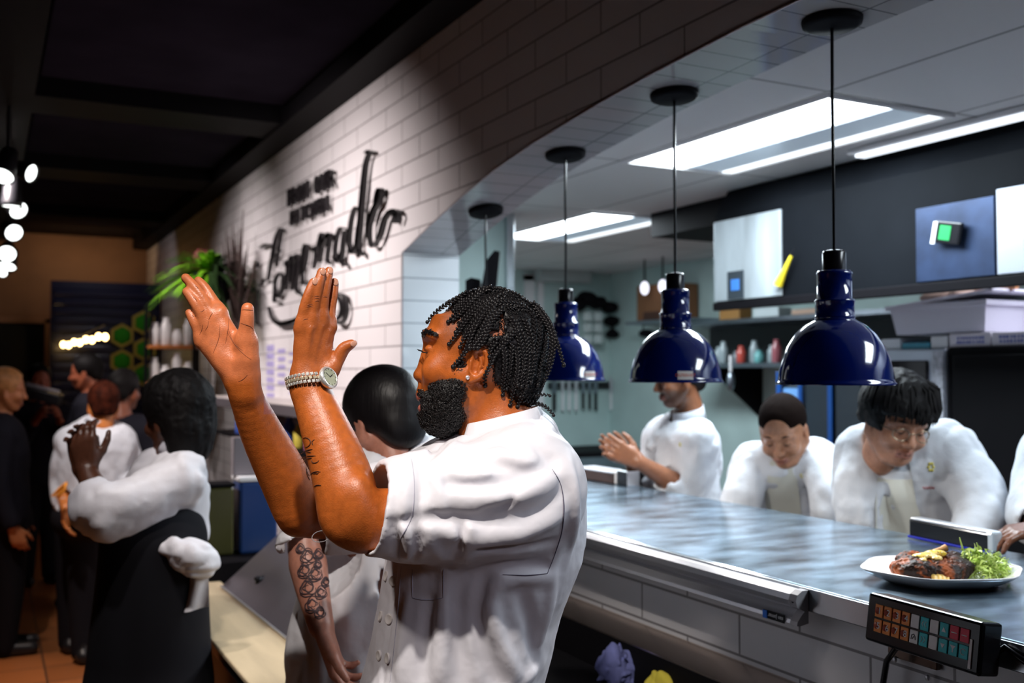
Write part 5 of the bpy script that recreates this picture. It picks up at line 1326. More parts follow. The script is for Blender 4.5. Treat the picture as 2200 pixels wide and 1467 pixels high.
# ---------------------------------------------------------------- dark clothed guests
M_dark = mat('dark_jacket', (.012,.012,.018), .8, spec=.1)
def guest(label, hc, d, fwd, base, hair_m, feetv, wide=.19, arms='down', hairfn=None, res=.010, sc=1.0):
    hd = Head(P(hc[0],hc[1],d), fwd, sc=sc); u, v = hc; k = F/d
    pv_ = P(u, v+.72*k, d); up = lambda du, dv: P(u+du*k, v+dv*k, d)
    sd = np.cross(ZU, unit(hd.x*[1,1,0])); ch = P(u, v+.33*k, d)-hd.x*[1,1,0]*.03
    sh = [ch+sd*.17+ZU*.09, ch-sd*.17+ZU*.09]
    if arms == 'down': el = [sh[0]+sd*.05-ZU*.28, sh[1]-sd*.05-ZU*.28]; wr_ = [el[0]-ZU*.22+hd.x*.08, el[1]-ZU*.22+hd.x*.08]
    else: el = [sh[0]-ZU*.26+hd.x*.06, sh[1]-ZU*.26+hd.x*.06]; wr_ = [el[0]+ZU*.20+hd.x*.18-sd*.08, el[1]+ZU*.20+hd.x*.18+sd*.08]
    J = dict(neck=P(u, v+.175*k, d)-hd.x*[1,1,0]*.03, chest=ch, pelvis=pv_, sh=sh, el=el, wr=wr_, hem=pv_-ZU*.06)
    hs = [dict(W=wr_[i], d=(unit(wr_[i]-el[i])), n=(sd if i else -sd), thumb=ZU if arms != 'down' else hd.x, curl=.5) for i in (0,1)]
    def hh(h, r):
        if hairfn is not None: hairfn(h, r)
        else: hair_field(h, r, (.010,.010,.010), lambda x,y,z: np.maximum(x-(.055+.3*(z-.02)), -(z+.055)), down=[((-.07,0,-.02),(.04,.065,.05))], m=hair_m, res=.008)
    fp = [A3(P(a,b_,1)) for a, b_ in ()]
    return figure(label, hd, J, base, hs, M_dark, hair=hh, trunk=(wide,.14), sl_end=.95, sleeve=(.08,.065,.052), res=res, feet=feetv, facebits=False, wr=.004, collar_on=False)
pg = guest('man in dark clothes in profile facing left under the glowing bulbs', (184,800), 6.9, -RT*.95-FH*.25-ZU*.1, (.34,.10,.05), M_hairsoft, None)
g2 = guest('dark haired person behind the orange-lit one, face hidden', (268,838), 6.0, FH*.9+RT*.2, (.25,.08,.04), M_hairsoft, None)
g3 = guest('blond man in dark clothes cut off by the left frame edge', (14,838), 5.7, FH*.4+RT*.9-ZU*.1, (.50,.18,.07), mat('blond_hair', (.55,.24,.08), .5, vary=(30,.5)), None, wide=.22)
g4 = guest('guest in the dark by the far doorway, holding up a grey camera', (84,818), 7.6, -FH*.6+RT*.5, (.38,.10,.05), M_hairsoft, None, arms='up')
t = empty('video_camera', P(92,850,7.25), 'grey and black camera held up by the guest in front of the doorway', 'camera')
p = P(92,850,7.2)
MB().box(p, (.26,.10,.075), rot=(0,.25,-.4), bev=.01).build('body', mat('camera_black', (.02,.02,.025), .4), t, world=True)
MB().box(p+ZU*.055, (.24,.03,.022), rot=(0,.25,-.4), bev=.005).build('grip', mat('camera_grey', (.45,.43,.48), .4), t, world=True)
MB().lathe([(.0001,-.06),(.035,-.06),(.04,.0),(.045,.06),(.0001,.05)], p-RT*.14-ZU*.0, n=20, ax=-RT+FH*.2).build('lens', M_blackgl, t, world=True)
lap('others done')
# ================================================================== THINGS
lap('things')
# ------------------------------------------------------------------ plate of food
M_china = mat('china', (.82,.80,.82), .12, coat=.5)
pc = ZP(2022,1250,1.115); ld = unit(RT*1+FH*.08); sd_ = np.cross(ZU, ld)
def el(a, r, z): 
    wv = 1+.035*math.cos(a*6); return pc+ld*(r*.172*math.cos(a)*wv)+sd_*(r*.142*math.sin(a)*wv)+ZU*z
b = MB(); prof = [(.0,.004),(.52,.004),(.66,.008),(.82,.020),(.94,.030),(1.0,.034),(1.01,.032),(.97,.026),(.84,.014),(.68,.002),(.54,.0005),(.0,.0005)]
N = 72; vs = []; fs = []
for r, z in prof:
    for k in range(N): vs.append(el(2*math.pi*k/N, max(r,.001), z))
for i in range(len(prof)-1):
    for k in range(N): fs.append((i*N+k, i*N+(k+1)%N, (i+1)*N+(k+1)%N, (i+1)*N+k))
b.add(vs, fs, True); thing_mesh(b, 'platter', M_china, 'white oval platter with a wavy rim holding steak and lettuce', 'plate', base=pc)
g = Field(.012); q = lambda x, y, z: pc+ld*x+sd_*y+ZU*z
g.ell(q(-.055,-.005,.030), (.062,.045,.026), (ld,sd_,ZU)); g.ell(q(-.005,-.010,.026), (.055,.048,.024), (ld,sd_,ZU)); g.ell(q(.030,.005,.030), (.045,.045,.026), (ld,sd_,ZU)); g.ell(q(-.015,.035,.040), (.055,.022,.020), (ld,sd_,ZU))
g.ell(q(-.055,.035,.045), (.032,.018,.016), (ld,sd_,ZU)); g.ell(q(.040,.030,.043), (.030,.020,.016), (ld,sd_,ZU))
g.custom(lambda p: .004*noise3(p, 51, 60)+.002*noise3(p, 52, 170)+.0012*noise3(p, 53, 420), pc, .3, 'd', 0)
def steakc(p):
    n = noise3(p, 54, 55)+.5*noise3(p, 56, 190); t = sstep(-.35,.5,n); x = (p-pc)@ld; t = t*sstep(.055,-.03,x)
    return np.outer(1-t, [.012,.005,.003])+np.outer(t, [.26,.062,.014])
stk = empty('steak', q(0,0,.004), 'charred bone-in steak glistening on the oval platter', 'steak')
g.mesh('meat', mat('steak', (.2,.06,.02), .42, attr='Col', spec=.22, bump=(300,.6,.002)), res=.0018, parent=stk, color=steakc)
b = MB(); b.tube([q(.0,.036,.058), q(.022,.040,.064), q(.034,.041,.068)], [.007,.0065,.0085], n=10); b.build('bone', mat('bone', (.40,.20,.06), .5, bump=(200,.5,.002)), stk, world=True)
g = Field(.006); g.ell(q(-.040,-.002,.058), (.026,.014,.007), (ld,sd_,ZU)); g.ell(q(-.010,.005,.062), (.026,.014,.008), (ld,sd_,ZU)); g.ell(q(-.050,-.018,.050), (.010,.010,.007), (ld,sd_,ZU)); g.ell(q(-.018,-.016,.055), (.012,.010,.006), (ld,sd_,ZU))
g.custom(lambda p: .0018*noise3(p, 57, 120), pc, .3, 'd', 0)
def butc(p):
    d = noise3(p, 58, 330) > .52; c = np.tile(np.array([.78,.55,.14]), (len(p),1))+noise3(p, 59, 80)[:,None]*np.array([.05,.06,.12]); c[d] = [.07,.08,.02]; return np.clip(c,0,1)
tag(g.mesh('butter', mat('butter', (.8,.6,.2), .25, attr='Col', coat=.4), res=.0013, color=butc, origin=q(-.03,0,.05)), 'melting herb butter spread on top of the steak', 'butter')
g = Field(.004)
for x in (-.046,-.036,-.027,-.018): g.chain([q(x,-.060,.014), q(x+.003,-.052,.022), q(x+.002,-.044,.024)], [.005,.0058,.004])
tag(g.mesh('piped_butter', mat('piped', (.80,.52,.14), .35), res=.0015, origin=q(-.03,-.05,.02)), 'small ridged dab of yellow butter at the front of the steak', 'butter')
b = MB(); rg = np.random.default_rng(11); 
for k in range(480):
    th = rg.uniform(0, 6.28); rr = math.sqrt(rg.uniform(0,1)); cx_ = .100+.056*rr*math.cos(th); cy_ = .006+.052*rr*math.sin(th); hz_ = .010+.060*math.sqrt(max(0,1-rr*rr))*rg.uniform(.1,1)
    p0 = q(cx_,cy_,hz_); d_ = unit(rg.normal(size=3)*[1,1,.55]); L = rg.uniform(.016,.038); e2 = unit(np.cross(d_, rg.normal(size=3))); w_ = rg.uniform(.0012,.0034); cv = unit(np.cross(d_, e2)); pts = []
    n_ = 7
    for i in range(n_+1):
        t = i/n_; c_ = p0+d_*L*(t-.5)+cv*L*.35*math.sin(t*3.1)+e2*L*.10*math.sin(t*9+k); ww = w_*math.sin(math.pi*(t*.9+.05)); c_[2] = max(c_[2], pc[2]+.004); pts += [c_-e2*ww, c_+e2*ww+cv*.0008]
    b.add(pts, [(2*i,2*i+1,2*i+3,2*i+2) for i in range(n_)], True)
for pts in ([q(.070,.030,.050),q(.066,.030,.070),q(.060,.030,.092)],[q(.092,.02,.060),q(.098,.02,.072),q(.094,.02,.082)],[q(.055,.02,.050),q(.062,.02,.062),q(.074,.02,.060)]): b.tube(pts, [.0018,.0022,.001], n=6)
nt_ = mat('lettuce', (.62,.80,.20), .4, spec=.3, vary=(26,.6)); o = thing_mesh(b, 'lettuce', nt_, 'heap of shredded frisee lettuce at the right end of the platter', 'lettuce', base=q(.095,.006,.006)); tag(o, kind='stuff')
# black box with blue beaded edge on the counter
p0 = ZP(1952,1156,1.115); p1 = ZP(2124,1192,1.115); dv = unit(p1-p0); nv = np.cross(ZU, dv); L = np.linalg.norm(p1-p0); cbx = (p0+p1)/2
if nv@FH < 0: nv = -nv
R = Matrix(((dv[0],nv[0],0),(dv[1],nv[1],0),(0,0,1)))
t = empty('knife_box', cbx, 'low black box with a blue beaded bottom edge on the pass counter', 'box')
MB().box(cbx+nv*.02+ZU*.030, (L,.036,.046), rot=R, bev=.004).build('body', M_blackgl, t, world=True)
MB().box(cbx+nv*.02+ZU*.056, (L*.97,.034,.006), rot=R, bev=.002).build('lid', mat('foil', (.75,.78,.82), .3, metal=.6, bump=(60,.8,.004)), t, world=True)
b = MB()
for k in range(34): b.ball(p0+dv*L*(k+.5)/34+ZU*.006-nv*.002, .0042, n=8, m=5)
b.build('beads', mat('blue_bead', (.01,.02,.45), .2), t, world=True)
MB().box(p1+nv*.02+ZU*.032, (.022,.036,.054), rot=R, bev=.006).build('clear_end', mat('clear_cap', (.6,.68,.74), .12, metal=.3), t, world=True)
# towels under the ledge
def cloth(name, ctr, sz, m, label, seed, amp=.02):
    g = Field(.02); rg = np.random.default_rng(seed)
    for k in range(7): o = rg.normal(size=3)*np.array(sz)*.38; o[2] = abs(o[2]); g.ell(A3(ctr)+o, [sz[0]*rg.uniform(.25,.5), sz[1]*rg.uniform(.25,.5), sz[2]*rg.uniform(.3,.6)], None)
    g.custom(lambda p: amp*(1-2*np.abs(noise3(p, seed, 22)))*.45+amp*.2*(1-2*np.abs(noise3(p, seed+1, 60))), ctr, .4, 'd', 0)
    g.custom(lambda p: ctr[2]-p[:,2], ctr, .5, '&', .003)
    return tag(g.mesh(name, m, res=.0028, origin=A3(ctr)), label, 'cloth')
q1 = ZP(1322,1462,.737); q2 = ZP(1405,1480,.737)
cloth('towel', q1, (.082,.07,.115), mat('towel_blue', (.16,.18,.42), .9, bump=(120,.5,.003)), 'crumpled blue cleaning towel on the dark work table', 61, .022)
cloth('towel', ZP(1402,1500,.737), (.06,.06,.065), mat('towel_yellow', (.62,.52,.06), .9, bump=(120,.5,.003)), 'crumpled yellow cleaning towel beside the blue one', 67, .014)
# ------------------------------------------------------------------ prep table with board and steel lids (dining side)
zt = .75; xa = ZP(440,1334,zt)[0]; yb = ZP(440,1334,zt)[1]
TX0 = .64; y0_, y1_ = 2.62, 4.55
t = empty('prep_table', (1.1,3.3,0), 'stainless prep table with a long pale cutting board along its front', 'table')
MB().bounds((TX0,y0_,zt-.05),(1.06,y1_,zt-.014), bev=.004).build('top', mat('table_dark', (.05,.05,.055), .3, metal=.7), t, world=True)
MB().bounds((TX0+.02,y0_+.02,.12),(1.05,y1_-.02,zt-.052)).build('cabinet', mat('cabinet_dark', (.02,.02,.022), .4, metal=.5), t, world=True)
for x in (TX0+.05,1.0):
    for y in (y0_+.06,y1_-.06): MB().lathe([(.02,0),(.02,.12)], (x,y,0), n=12).build('leg', M_black, t, world=True)
t = empty('back_table', (1.33,4.0,0), 'dark side table under the black pan behind the raised arms', 'table')
MB().bounds((1.062,3.42,zt-.05),(1.60,y1_,zt-.014), bev=.004).build('top', MATS['table_dark'], t, world=True)
for x in (1.10,1.56):
    for y in (3.5,y1_-.06): MB().bounds((x-.018,y-.018,0),(x+.018,y+.018,zt-.05)).build('leg', M_black, t, world=True)
tb = MB().bounds((TX0-.01,y0_,zt-.012),(TX0+.195,y1_-.02,zt+.003), bev=.004); thing_mesh(tb, 'cutting_board', mat('board', (.62,.50,.33), .45, vary=(5,.22,(2.5,.4,1))), 'long pale cutting board with stains along the table edge', 'cutting board')
# hinged steel lid, tilted
a0 = ZP(478,1262,zt+.005); a1 = ZP(632,1385,zt+.005); t = empty('steel_lid', (a0+a1)/2, 'large tilted stainless lid leaning behind the cutting board', 'lid')
e0 = unit(a1-a0); up_ = unit(np.array([.62,0,.52])); L = np.linalg.norm(a1-a0); b = MB(); W_ = .40
pp = [a0, a1-e0*.02, a1-e0*.02+up_*W_, a0+up_*W_]; nn_ = unit(np.cross(e0, up_)); nn_ = nn_ if nn_[2] > 0 else -nn_
b.prism(pp, nn_*0, nn_*.006); b.build('sheet', mat('lid_steel', (.40,.37,.42), .3, metal=.9, bump=(30,.1,.003,(.1,1,1))), t, world=True)
b = MB(); b.tube([a0+nn_*.008, a1-e0*.02+nn_*.008], .004, n=6); b.tube([a1-e0*.02+nn_*.008, a1-e0*.02+up_*W_+nn_*.008], .004, n=6); b.build('rim', M_alu, t, world=True)
hp = a0+e0*L*.28+up_*.10+nn_*.012; b = MB(); b.ball(hp, (.018,.018,.010), n=14, m=8); b.lathe([(.022,-.008),(.022,-.004),(.010,.002)], hp, n=20, ax=nn_); b.build('knob', mat('dark_knob', (.03,.03,.035), .15, metal=.5), t, world=True)
# things on the back of the table
q = ZP(520,1180,zt)
def bx(name, c, size, m, label, cat, bev=.004, rot=None, group=None):
    b = MB(); b.box(A3(c)+ZU*size[2]/2, size, bev=bev, rot=rot); return thing_mesh(b, name, m, label, cat, group)
bx('sheet_pan', (1.10,4.28,zt-.012), (.62,.36,.085), M_black, 'black pan at the far end of the prep table', 'pan')
zs = zt+.073
lj = empty('food_container', (.86,4.32,zs), 'tall clear container of dark green liquid behind the clapping cook', 'container')
MB().box((.86,4.32,zs+.14), (.12,.12,.28), bev=.01).build('body', mat('green_glass', (.06,.06,.02), .2), lj, world=True)
MB().box((.86,4.32,zs+.288), (.13,.13,.016), bev=.005).build('lid', M_black, lj, world=True)
bj = empty('food_container', (1.02,4.32,zs), 'blue container with a white lid behind the raised forearm', 'container')
MB().box((1.02,4.32,zs+.15), (.16,.14,.30), bev=.012).build('body', mat('blue_tub', (.01,.04,.16), .35), bj, world=True)
MB().box((1.02,4.32,zs+.31), (.17,.15,.022), bev=.006).build('lid', M_white, bj, world=True)
bx('napkin_dispenser', (.98,4.33,zs+.322), (.11,.05,.16), mat('dispenser', (.32,.28,.30), .3, metal=.4), 'grey dispenser standing on the blue container', 'dispenser')
cloth('glove', (1.05,4.15,zs-.002), (.10,.05,.03), mat('glove_yellow', (.60,.56,.12), .7), 'crumpled yellow glove lying on the black pan', 71, .012)
# overshelf along the wall with small jars
t = empty('overshelf', (1.5,5.7,0), 'white topped shelf along the tiled wall behind the raised arms', 'shelf')
MB().bounds((1.36,4.3,1.385),(1.649,7.2,1.415), bev=.004).build('board', mat('shelf_top', (.60,.55,.53), .4), t, world=True)
MB().bounds((1.35,4.3,1.355),(1.362,7.2,1.41), bev=.002).build('edge', mat('shelf_edge', (.10,.09,.10), .4), t, world=True)
MB().bounds((1.40,4.32,1.16),(1.645,7.18,1.18)).build('lower_board', M_black, t, world=True)
for y in (4.34,7.16): MB().bounds((1.62,y-.015,0),(1.646,y+.015,1.385)).build('post', M_black, t, world=True)
rg = np.random.default_rng(4)
cols_ = [('pink',(.5,.16,.3)),('yellow',(.6,.5,.08)),('blue',(.05,.1,.4)),('white',(.7,.7,.7)),('purple',(.2,.08,.35)),('orange',(.6,.2,.03))]
for k in range(9):
    y = 5.05+k*.20; nm, col = cols_[k % 6]; h = .09+.03*(k % 3)
    b = MB(); b.lathe([(.030,0),(.032,.01),(.032,h*.75),(.018,h*.86),(.018,h)], (1.47,y,1.1815), n=16); j = thing_mesh(b, 'squeeze_bottle', mat('bottle_'+nm, col, .35), '%s squeeze bottle on the shelf below the white board, %s from the near end' % (nm, ['first','second','third','fourth','fifth','sixth','seventh','eighth','ninth'][k]), 'bottle', 'squeeze bottles under the white shelf')
for k, (u, v) in enumerate(((470,912),(486,915),(500,908),(466,940))):
    pass
# ------------------------------------------------------------------ sign
M_sign = mat('sign_black', (.012,.010,.012), .35)
def wl(u, v, off=.03): return XP(u, v, WX-off)
def line_text(txt, a, b_, hgt, label):
    A_, B_ = wl(*a), wl(*b_); wdt = abs(A_[1]-B_[1]); t = empty('sign_lettering', (A_+B_)/2, label, 'sign lettering', 'wall sign'); n_ = len(txt); stp = wdt/n_
    for i, ch in enumerate(txt):
        if ch == ' ': continue
        me = text_mesh(ch, 1, .0); xs = [v.co.x for v in me.vertices]; ys_ = [v.co.y for v in me.vertices]; bpy.data.meshes.remove(me)
        s_ = hgt/(max(ys_)-min(ys_)); sx = min(stp*.78/((max(xs)-min(xs))*s_), 1.15); b = MB(); f_ = (i+.5)/n_
        text_on(b, ch, s_, A_*(1-f_)+B_*f_, (0,-1,0), (0,0,1), .012, sx=sx); b.build('letter', M_sign, t, world=True)
    return t
hh = lambda u, v0, v1: abs(wl(u,v0)[2]-wl(u,v1)[2])
line_text('FROM OUR', (617,430), (717,383), hh(665,398,436), 'raised black words FROM OUR on the white tile wall')
line_text('KITCHEN', (624,472), (706,438), hh(665,442,475), 'raised black word KITCHEN below FROM OUR on the tile wall')
def g6(x, y, off=.03): return wl(450+x/3.667, 300+y/3.667, off)
def stroke(b, pts, w):
    p2 = resample(pts, 12); n_ = len(p2); P3 = [g6(x, y) for x, y in p2]
    for i in range(n_-1):
        a, c_ = A3(P3[i]), A3(P3[i+1]); d = unit(c_-a); s_ = np.cross(d, [1,0,0]); 
        t0, t1 = i/(n_-1), (i+1)/(n_-1); w0 = w*(.30+.70*math.sin(math.pi*t0)); w1 = w*(.30+.70*math.sin(math.pi*t1))
        b.prism([a-s_*w0, a+s_*w0, c_+s_*w1, c_-s_*w1], (-.012,0,0), (.012,0,0))
        b.lathe([(w1,-.012),(w1,.012)], c_, n=10, ax=(1,0,0), smooth=False)
LET = {'H': [([(370,1005),(385,985),(375,965)],.010),([(400,855),(440,832),(480,826)],.016),([(548,712),(520,790),(500,900),(478,1010),(462,1105)],.024),([(572,715),(556,800),(540,900),(528,1000)],.010),([(462,1105),(430,1110),(405,1150)],.010),([(520,790),(560,700),(580,725)],.010),([(385,1180),(376,1300),(372,1440),(395,1455)],.012),([(470,1010),(520,930),(560,870)],.008)],
 'o': [([(548,1050),(520,1110),(518,1190),(545,1230),(575,1180),(580,1090),(560,1050),(548,1050)],.020),([(515,1200),(512,1270),(550,1275)],.012)],
 'm': [([(598,990),(610,960),(618,1040),(606,1180)],.026),([(618,1000),(645,930),(660,960),(648,1180)],.026),([(660,990),(686,915),(700,950),(684,1160),(712,1215)],.024)],
 'e': [([(728,1060),(760,960),(770,850),(752,840),(736,930),(730,1060),(745,1140),(775,1120)],.017)],
 'm2': [([(822,880),(838,850),(840,930),(822,1010)],.024),([(845,900),(880,760),(892,790),(872,960)],.026),([(885,860),(935,755),(948,780),(930,930),(945,975)],.024),([(935,750),(968,745)],.012)],
 'a': [([(1065,700),(1030,700),(1000,790),(990,900),(1012,960),(1045,880),(1062,720)],.018),([(1062,720),(1050,860),(1045,950),(1072,990)],.022)],
 'd': [([(1190,545),(1150,540),(1118,640),(1102,800),(1120,880),(1150,860),(1180,700)],.020),([(1262,100),(1232,200),(1212,380),(1196,560),(1184,740),(1178,860),(1205,905)],.036),([(1232,105),(1262,95),(1285,100)],.014)],
 'e2': [([(1262,690),(1300,560),(1322,430),(1345,400),(1352,420),(1330,500),(1290,560),(1268,640),(1262,760),(1280,840),(1312,830)],.022),([(1322,430),(1362,395)],.010)],
 'flourish': [([(1312,830),(1345,740),(1375,640),(1420,575),(1470,560),(1495,590),(1478,655)],.016),([(1420,590),(1450,580),(1460,600),(1445,655)],.010),([(1318,815),(1350,760),(1385,640)],.007)],
 'swash': [([(470,1320),(495,1400),(560,1450),(640,1440),(720,1400),(800,1330)],.026),([(985,1400),(1010,1440),(1050,1440),(1082,1350),(1065,1240),(1020,1215),(990,1240)],.014),([(1010,1235),(1040,1290),(1040,1360),(1010,1415)],.014)]}
sg = empty('script_sign', (WX-.03, 5.5, 1.6), 'large raised black script reading Homemade on the white tile wall', 'sign', 'wall sign')
for nm, ss in LET.items():
    for pts, w_ in ss:
        b = MB(); stroke(b, pts, w_*.62); b.build('letter_stroke' if nm not in ('flourish','swash') else nm, M_sign, sg, world=True)
b = MB()
for k in range(7):
    for j in range(3):
        u0 = 573+j*24; a_, c_ = wl(u0, 742+j*8-k*0+k*17, .003), wl(u0+15, 754+k*17+j*4, .003)
        if k < 7-(j % 2)*2: b.bounds((WX-.004,c_[1],c_[2]), (WX-.001,a_[1],a_[2]))
thing_mesh(b, 'wall_decal', mat('decal_purple', (.38,.34,.62), .5), 'pale purple block graphic printed low on the tile wall under the script', 'wall graphic')
# ------------------------------------------------------------------ hanging plant at the far end of the sign wall
pp_ = XP(455,615,1.36); t = empty('potted_plant', pp_, 'hanging pot of bright green fern and a pink flower on the sign wall', 'plant')
MB().lathe([(.10,-.12),(.15,-.02),(.16,.08),(.15,.08),(.14,.0)], pp_, n=20).build('pot', M_black, t, world=True)
MB().bounds((pp_[0]-.02,pp_[1]-.02,pp_[2]-.03),(WX,pp_[1]+.02,pp_[2]+.0)).build('bracket', M_black, t, world=True)
b = MB(); b2 = MB(); rg = np.random.default_rng(9)
for k in range(230):
    a = rg.uniform(0, 6.28); L = rg.uniform(.18,.50); el_ = rg.uniform(-.3,1.2); d_ = unit([math.cos(a)*math.cos(el_), math.sin(a)*math.cos(el_), math.sin(el_)]); s_ = unit(np.cross(d_, ZU)+1e-6); w_ = rg.uniform(.012,.03); p0 = pp_+ZU*.07; pts = []
    for i in range(6):
        t_2 = i/5; c_ = p0+d_*L*t_2-ZU*L*.55*t_2**2; ww = w_*math.sin(math.pi*(t_2*.92+.06)); c_[0] = min(c_[0], WX-.04); pts += [c_-s_*ww, c_+s_*ww]
    (b if (d_@RT < .25) else b2).add(pts, [(2*i,2*i+1,2*i+3,2*i+2) for i in range(5)], True)
b.build('foliage', mat('leaf_lime', (.16,.42,.01), .5), t, world=True); b2.build('dark_foliage', mat('leaf_dark', (.02,.05,.012), .5), t, world=True)
b = MB()
for k in range(12): a = k*.524; b.ball(XP(434,552,1.38)+np.array([.03*math.cos(a),.03*math.sin(a),.01*math.sin(k)]), (.035,.035,.045), n=8, m=6)
b.build('flower', mat('petal', (.40,.07,.10), .5), t, world=True)
pp2 = XP(508,628,1.50); t = empty('plant_shadow', pp2, 'brown stems standing in for a plant shadow on the tile wall', 'plant'); b = MB()  # stems modelled in place of the plant's dark shadow
for k in range(46):
    o = rg.normal(size=3)*[.02,.05,.05]; b.tube([pp2-ZU*.25, pp2+o*.8+ZU*.0, pp2+o*1.5+ZU*rg.uniform(.15,.36)], [.006,.012,.003], n=5)
b.build('shadow_stems', mat('shadow_brown', (.07,.045,.04), .8), t, world=True)
# ------------------------------------------------------------------ dish shelves near the plant
for k, (u0, u1, v, X) in enumerate(((352,422,745,.98),(318,352,737,.55),(350,418,822,.98),(318,352,818,.55))):
    pass
t = empty('shelf_rack', P(370,800,7.6)*[1,1,0], 'open rack with two orange wooden boards stacked with white dishes', 'rack')
rx, ry = P(370,780,7.6)[0], P(370,780,7.6)[1]
za, zb_ = P(370,746,7.6)[2], P(370,824,7.6)[2]
R3 = Matrix.Rotation(-YAW*.6, 3, 'Z')
for z in (za, zb_): MB().box((rx,ry,z), (.36,.26,.025), rot=R3, bev=.004).build('board', mat('orange_wood', (.50,.16,.03), .5), t, world=True)
for sx_ in (-.17,.17):
    for sy in (-.12,.12): q = np.array(R3 @ Vector((sx_,sy,0))); MB().bounds((rx+q[0]-.012,ry+q[1]-.012,0),(rx+q[0]+.012,ry+q[1]+.012,za+.30)).build('post', M_black, t, world=True)
M_dish = mat('dish_white', (.82,.80,.80), .25)
i = 0
for z in (za, zb_):
    for sx_ in (-.12,-.04,.04,.12):
        q = np.array(R3 @ Vector((sx_,-.05,0))); h = .17+.05*math.sin(i*2.3); i += 1
        b = MB(); b.lathe([(.028,0),(.034,.01),(.036,h*.75),(.022,h*.85),(.024,h)], (rx+q[0],ry+q[1],z+.0125), n=18)
        thing_mesh(b, 'glass_jar', M_dish, 'white jar on the %s board of the rack, %s from the left' % ('upper' if z == za else 'lower', ['first','second','third','fourth'][(i-1) % 4]), 'jar', 'white jars on the rack')
# ------------------------------------------------------------------ far end: navy slat panel, moss hexagons, doorway, bulbs
Yn = 11.2
pa, pb = YP(110,602,Yn), YP(392,602,Yn)
t = empty('slat_panel', ((pa[0]+pb[0])/2,Yn+.05,0), 'tall glossy navy slatted panel behind the guests', 'wall panel')
b = MB(); b.bounds((pa[0],Yn,0),(WX-.02,Yn+.12,pa[2])); b.build('backing', M_navy, t, world=True)
b = MB(); z = .2
while z < pa[2]-.05: b.box(((pa[0]+WX)/2,Yn-.012,z), (WX-pa[0]-.04,.03,.075), bev=.012); z += .095
b.build('slats', M_navy, t, world=True)
M_hexr = mat('hex_rim', (.42,.34,.06), .6); M_hexg = mat('moss', (.02,.26,.01), .9, bump=(60,.8,.01))
for k, (u, v) in enumerate(((262,721),(308,693),(311,750),(262,776),(308,803))):
    c_ = YP(u, v, Yn-.07); nm = ['left upper','topmost right','middle right','left lower','lowest right'][k]
    th = empty('moss_hexagon', c_, '%s green moss hexagon on the navy panel' % nm, 'wall decoration', 'moss hexagons on the navy panel')
    b = MB(); r0, r1 = .125, .095; hx = lambda r, y: [(c_[0]+r*math.cos(a), c_[1]+y, c_[2]+r*math.sin(a)) for a in [i*math.pi/3+math.pi/6 for i in range(6)]]
    A_, B_, C_, D_ = hx(r0,.04), hx(r0,-.02), hx(r1,-.02), hx(r1,.01); vs = A_+B_+C_+D_; fs = []
    for j in range(3):
        for i in range(6): fs.append((j*6+i, j*6+(i+1)%6, (j+1)*6+(i+1)%6, (j+1)*6+i))
    b.add(vs, fs); b.build('rim', M_hexr, th, world=True)
    MB().ball((c_[0],c_[1]-.0,c_[2]), (.088,.03,.088), n=16, m=8).build('moss', M_hexg, th, world=True)
# doorway
d0, d1 = YP(-60,695,12.38), YP(96,695,12.38)
db = MB(); db.bounds((d0[0],12.36,0),(d1[0],12.39,d1[2])); struct('door_1', db, mat('door_dark', (.004,.008,.009), .25))
b = MB(); b.bounds((d1[0],12.30,0),(d1[0]+.09,12.4,d1[2]+.05)); b.bounds((d0[0],12.30,d1[2]),(d1[0]+.09,12.4,d1[2]+.06)); struct('trim_20', b, mat('door_trim', (.36,.20,.12), .5))
# tapering black steps on the bulkhead (dark ceiling lamps seen far away)
# festoon bulbs
ga, gb_ = P(136,742,9.8), P(226,722,8.6)
t = empty('bulb_string', (ga+gb_)/2, 'string of glowing warm bulbs above the far guests', 'string lights')
MB().tube([ga+ZU*.10, (ga+gb_)/2+ZU*.06, gb_+ZU*.10], .008, n=6).build('wire', M_black, t, world=True)
M_warm = mat('warm_bulb', (1,.8,.5), .5, emit=(1,.62,.22), es=14)
for k in range(8):
    s_ = k/7; c_ = ga*(1-s_)+gb_*s_; MB().ball(c_+ZU*.008*(-1)**k, (.024,.024,.030), n=10, m=8).build('bulb', M_warm, t, world=True)
MB().ball(P(95,757,11.5), .03, n=10, m=8).build('x', mat('cool_bulb', (1,1,1), .5, emit=(.8,1,.8), es=6)); o = bpy.data.objects['x']; o.name = 'door_light'; tag(o, 'small round light glowing by the far door frame', 'lamp')
# ------------------------------------------------------------------ track lights top left
M_can = mat('can_black', (.01,.01,.012), .35); M_glow = mat('lamp_glow', (1,1,1), .5, emit=(.95,1,.97), es=2.2)
track = MB(); track.bounds((-.26,1.0,2.93),(-.22,11,2.975)); thing_mesh(track, 'light_track', M_can, 'black ceiling track carrying the spot lamps at top left', 'light track')
TL = [(4,378,5.2,.072,-FW*.9+RT*.1-ZU*1.2,'first from the top, cut by the frame edge'),(67,372,5.4,.060,RT*1-ZU*.35-FH*.18,'thin sliver shape to the right of the first'),(25,443,6.3,.075,-ZU*1+FH*.3-FW*.35,'flat ellipse in the second row'),(40,452,6.5,.070,RT*.75-FW*.55-ZU*.5,'right of the second row pair'),(30,500,7.4,.075,RT*.6-FW*.6-ZU*.3,'single lamp in the third row'),(15,545,8.4,.085,RT*.35-FW*.8-ZU*.4,'fourth row'),(16,572,9.3,.090,-ZU*.9-FW*.5,'lowest flat ellipse'),(5,584,9.8,.06,-FW*1-ZU*.3,'tiny one under the lowest ellipse')]
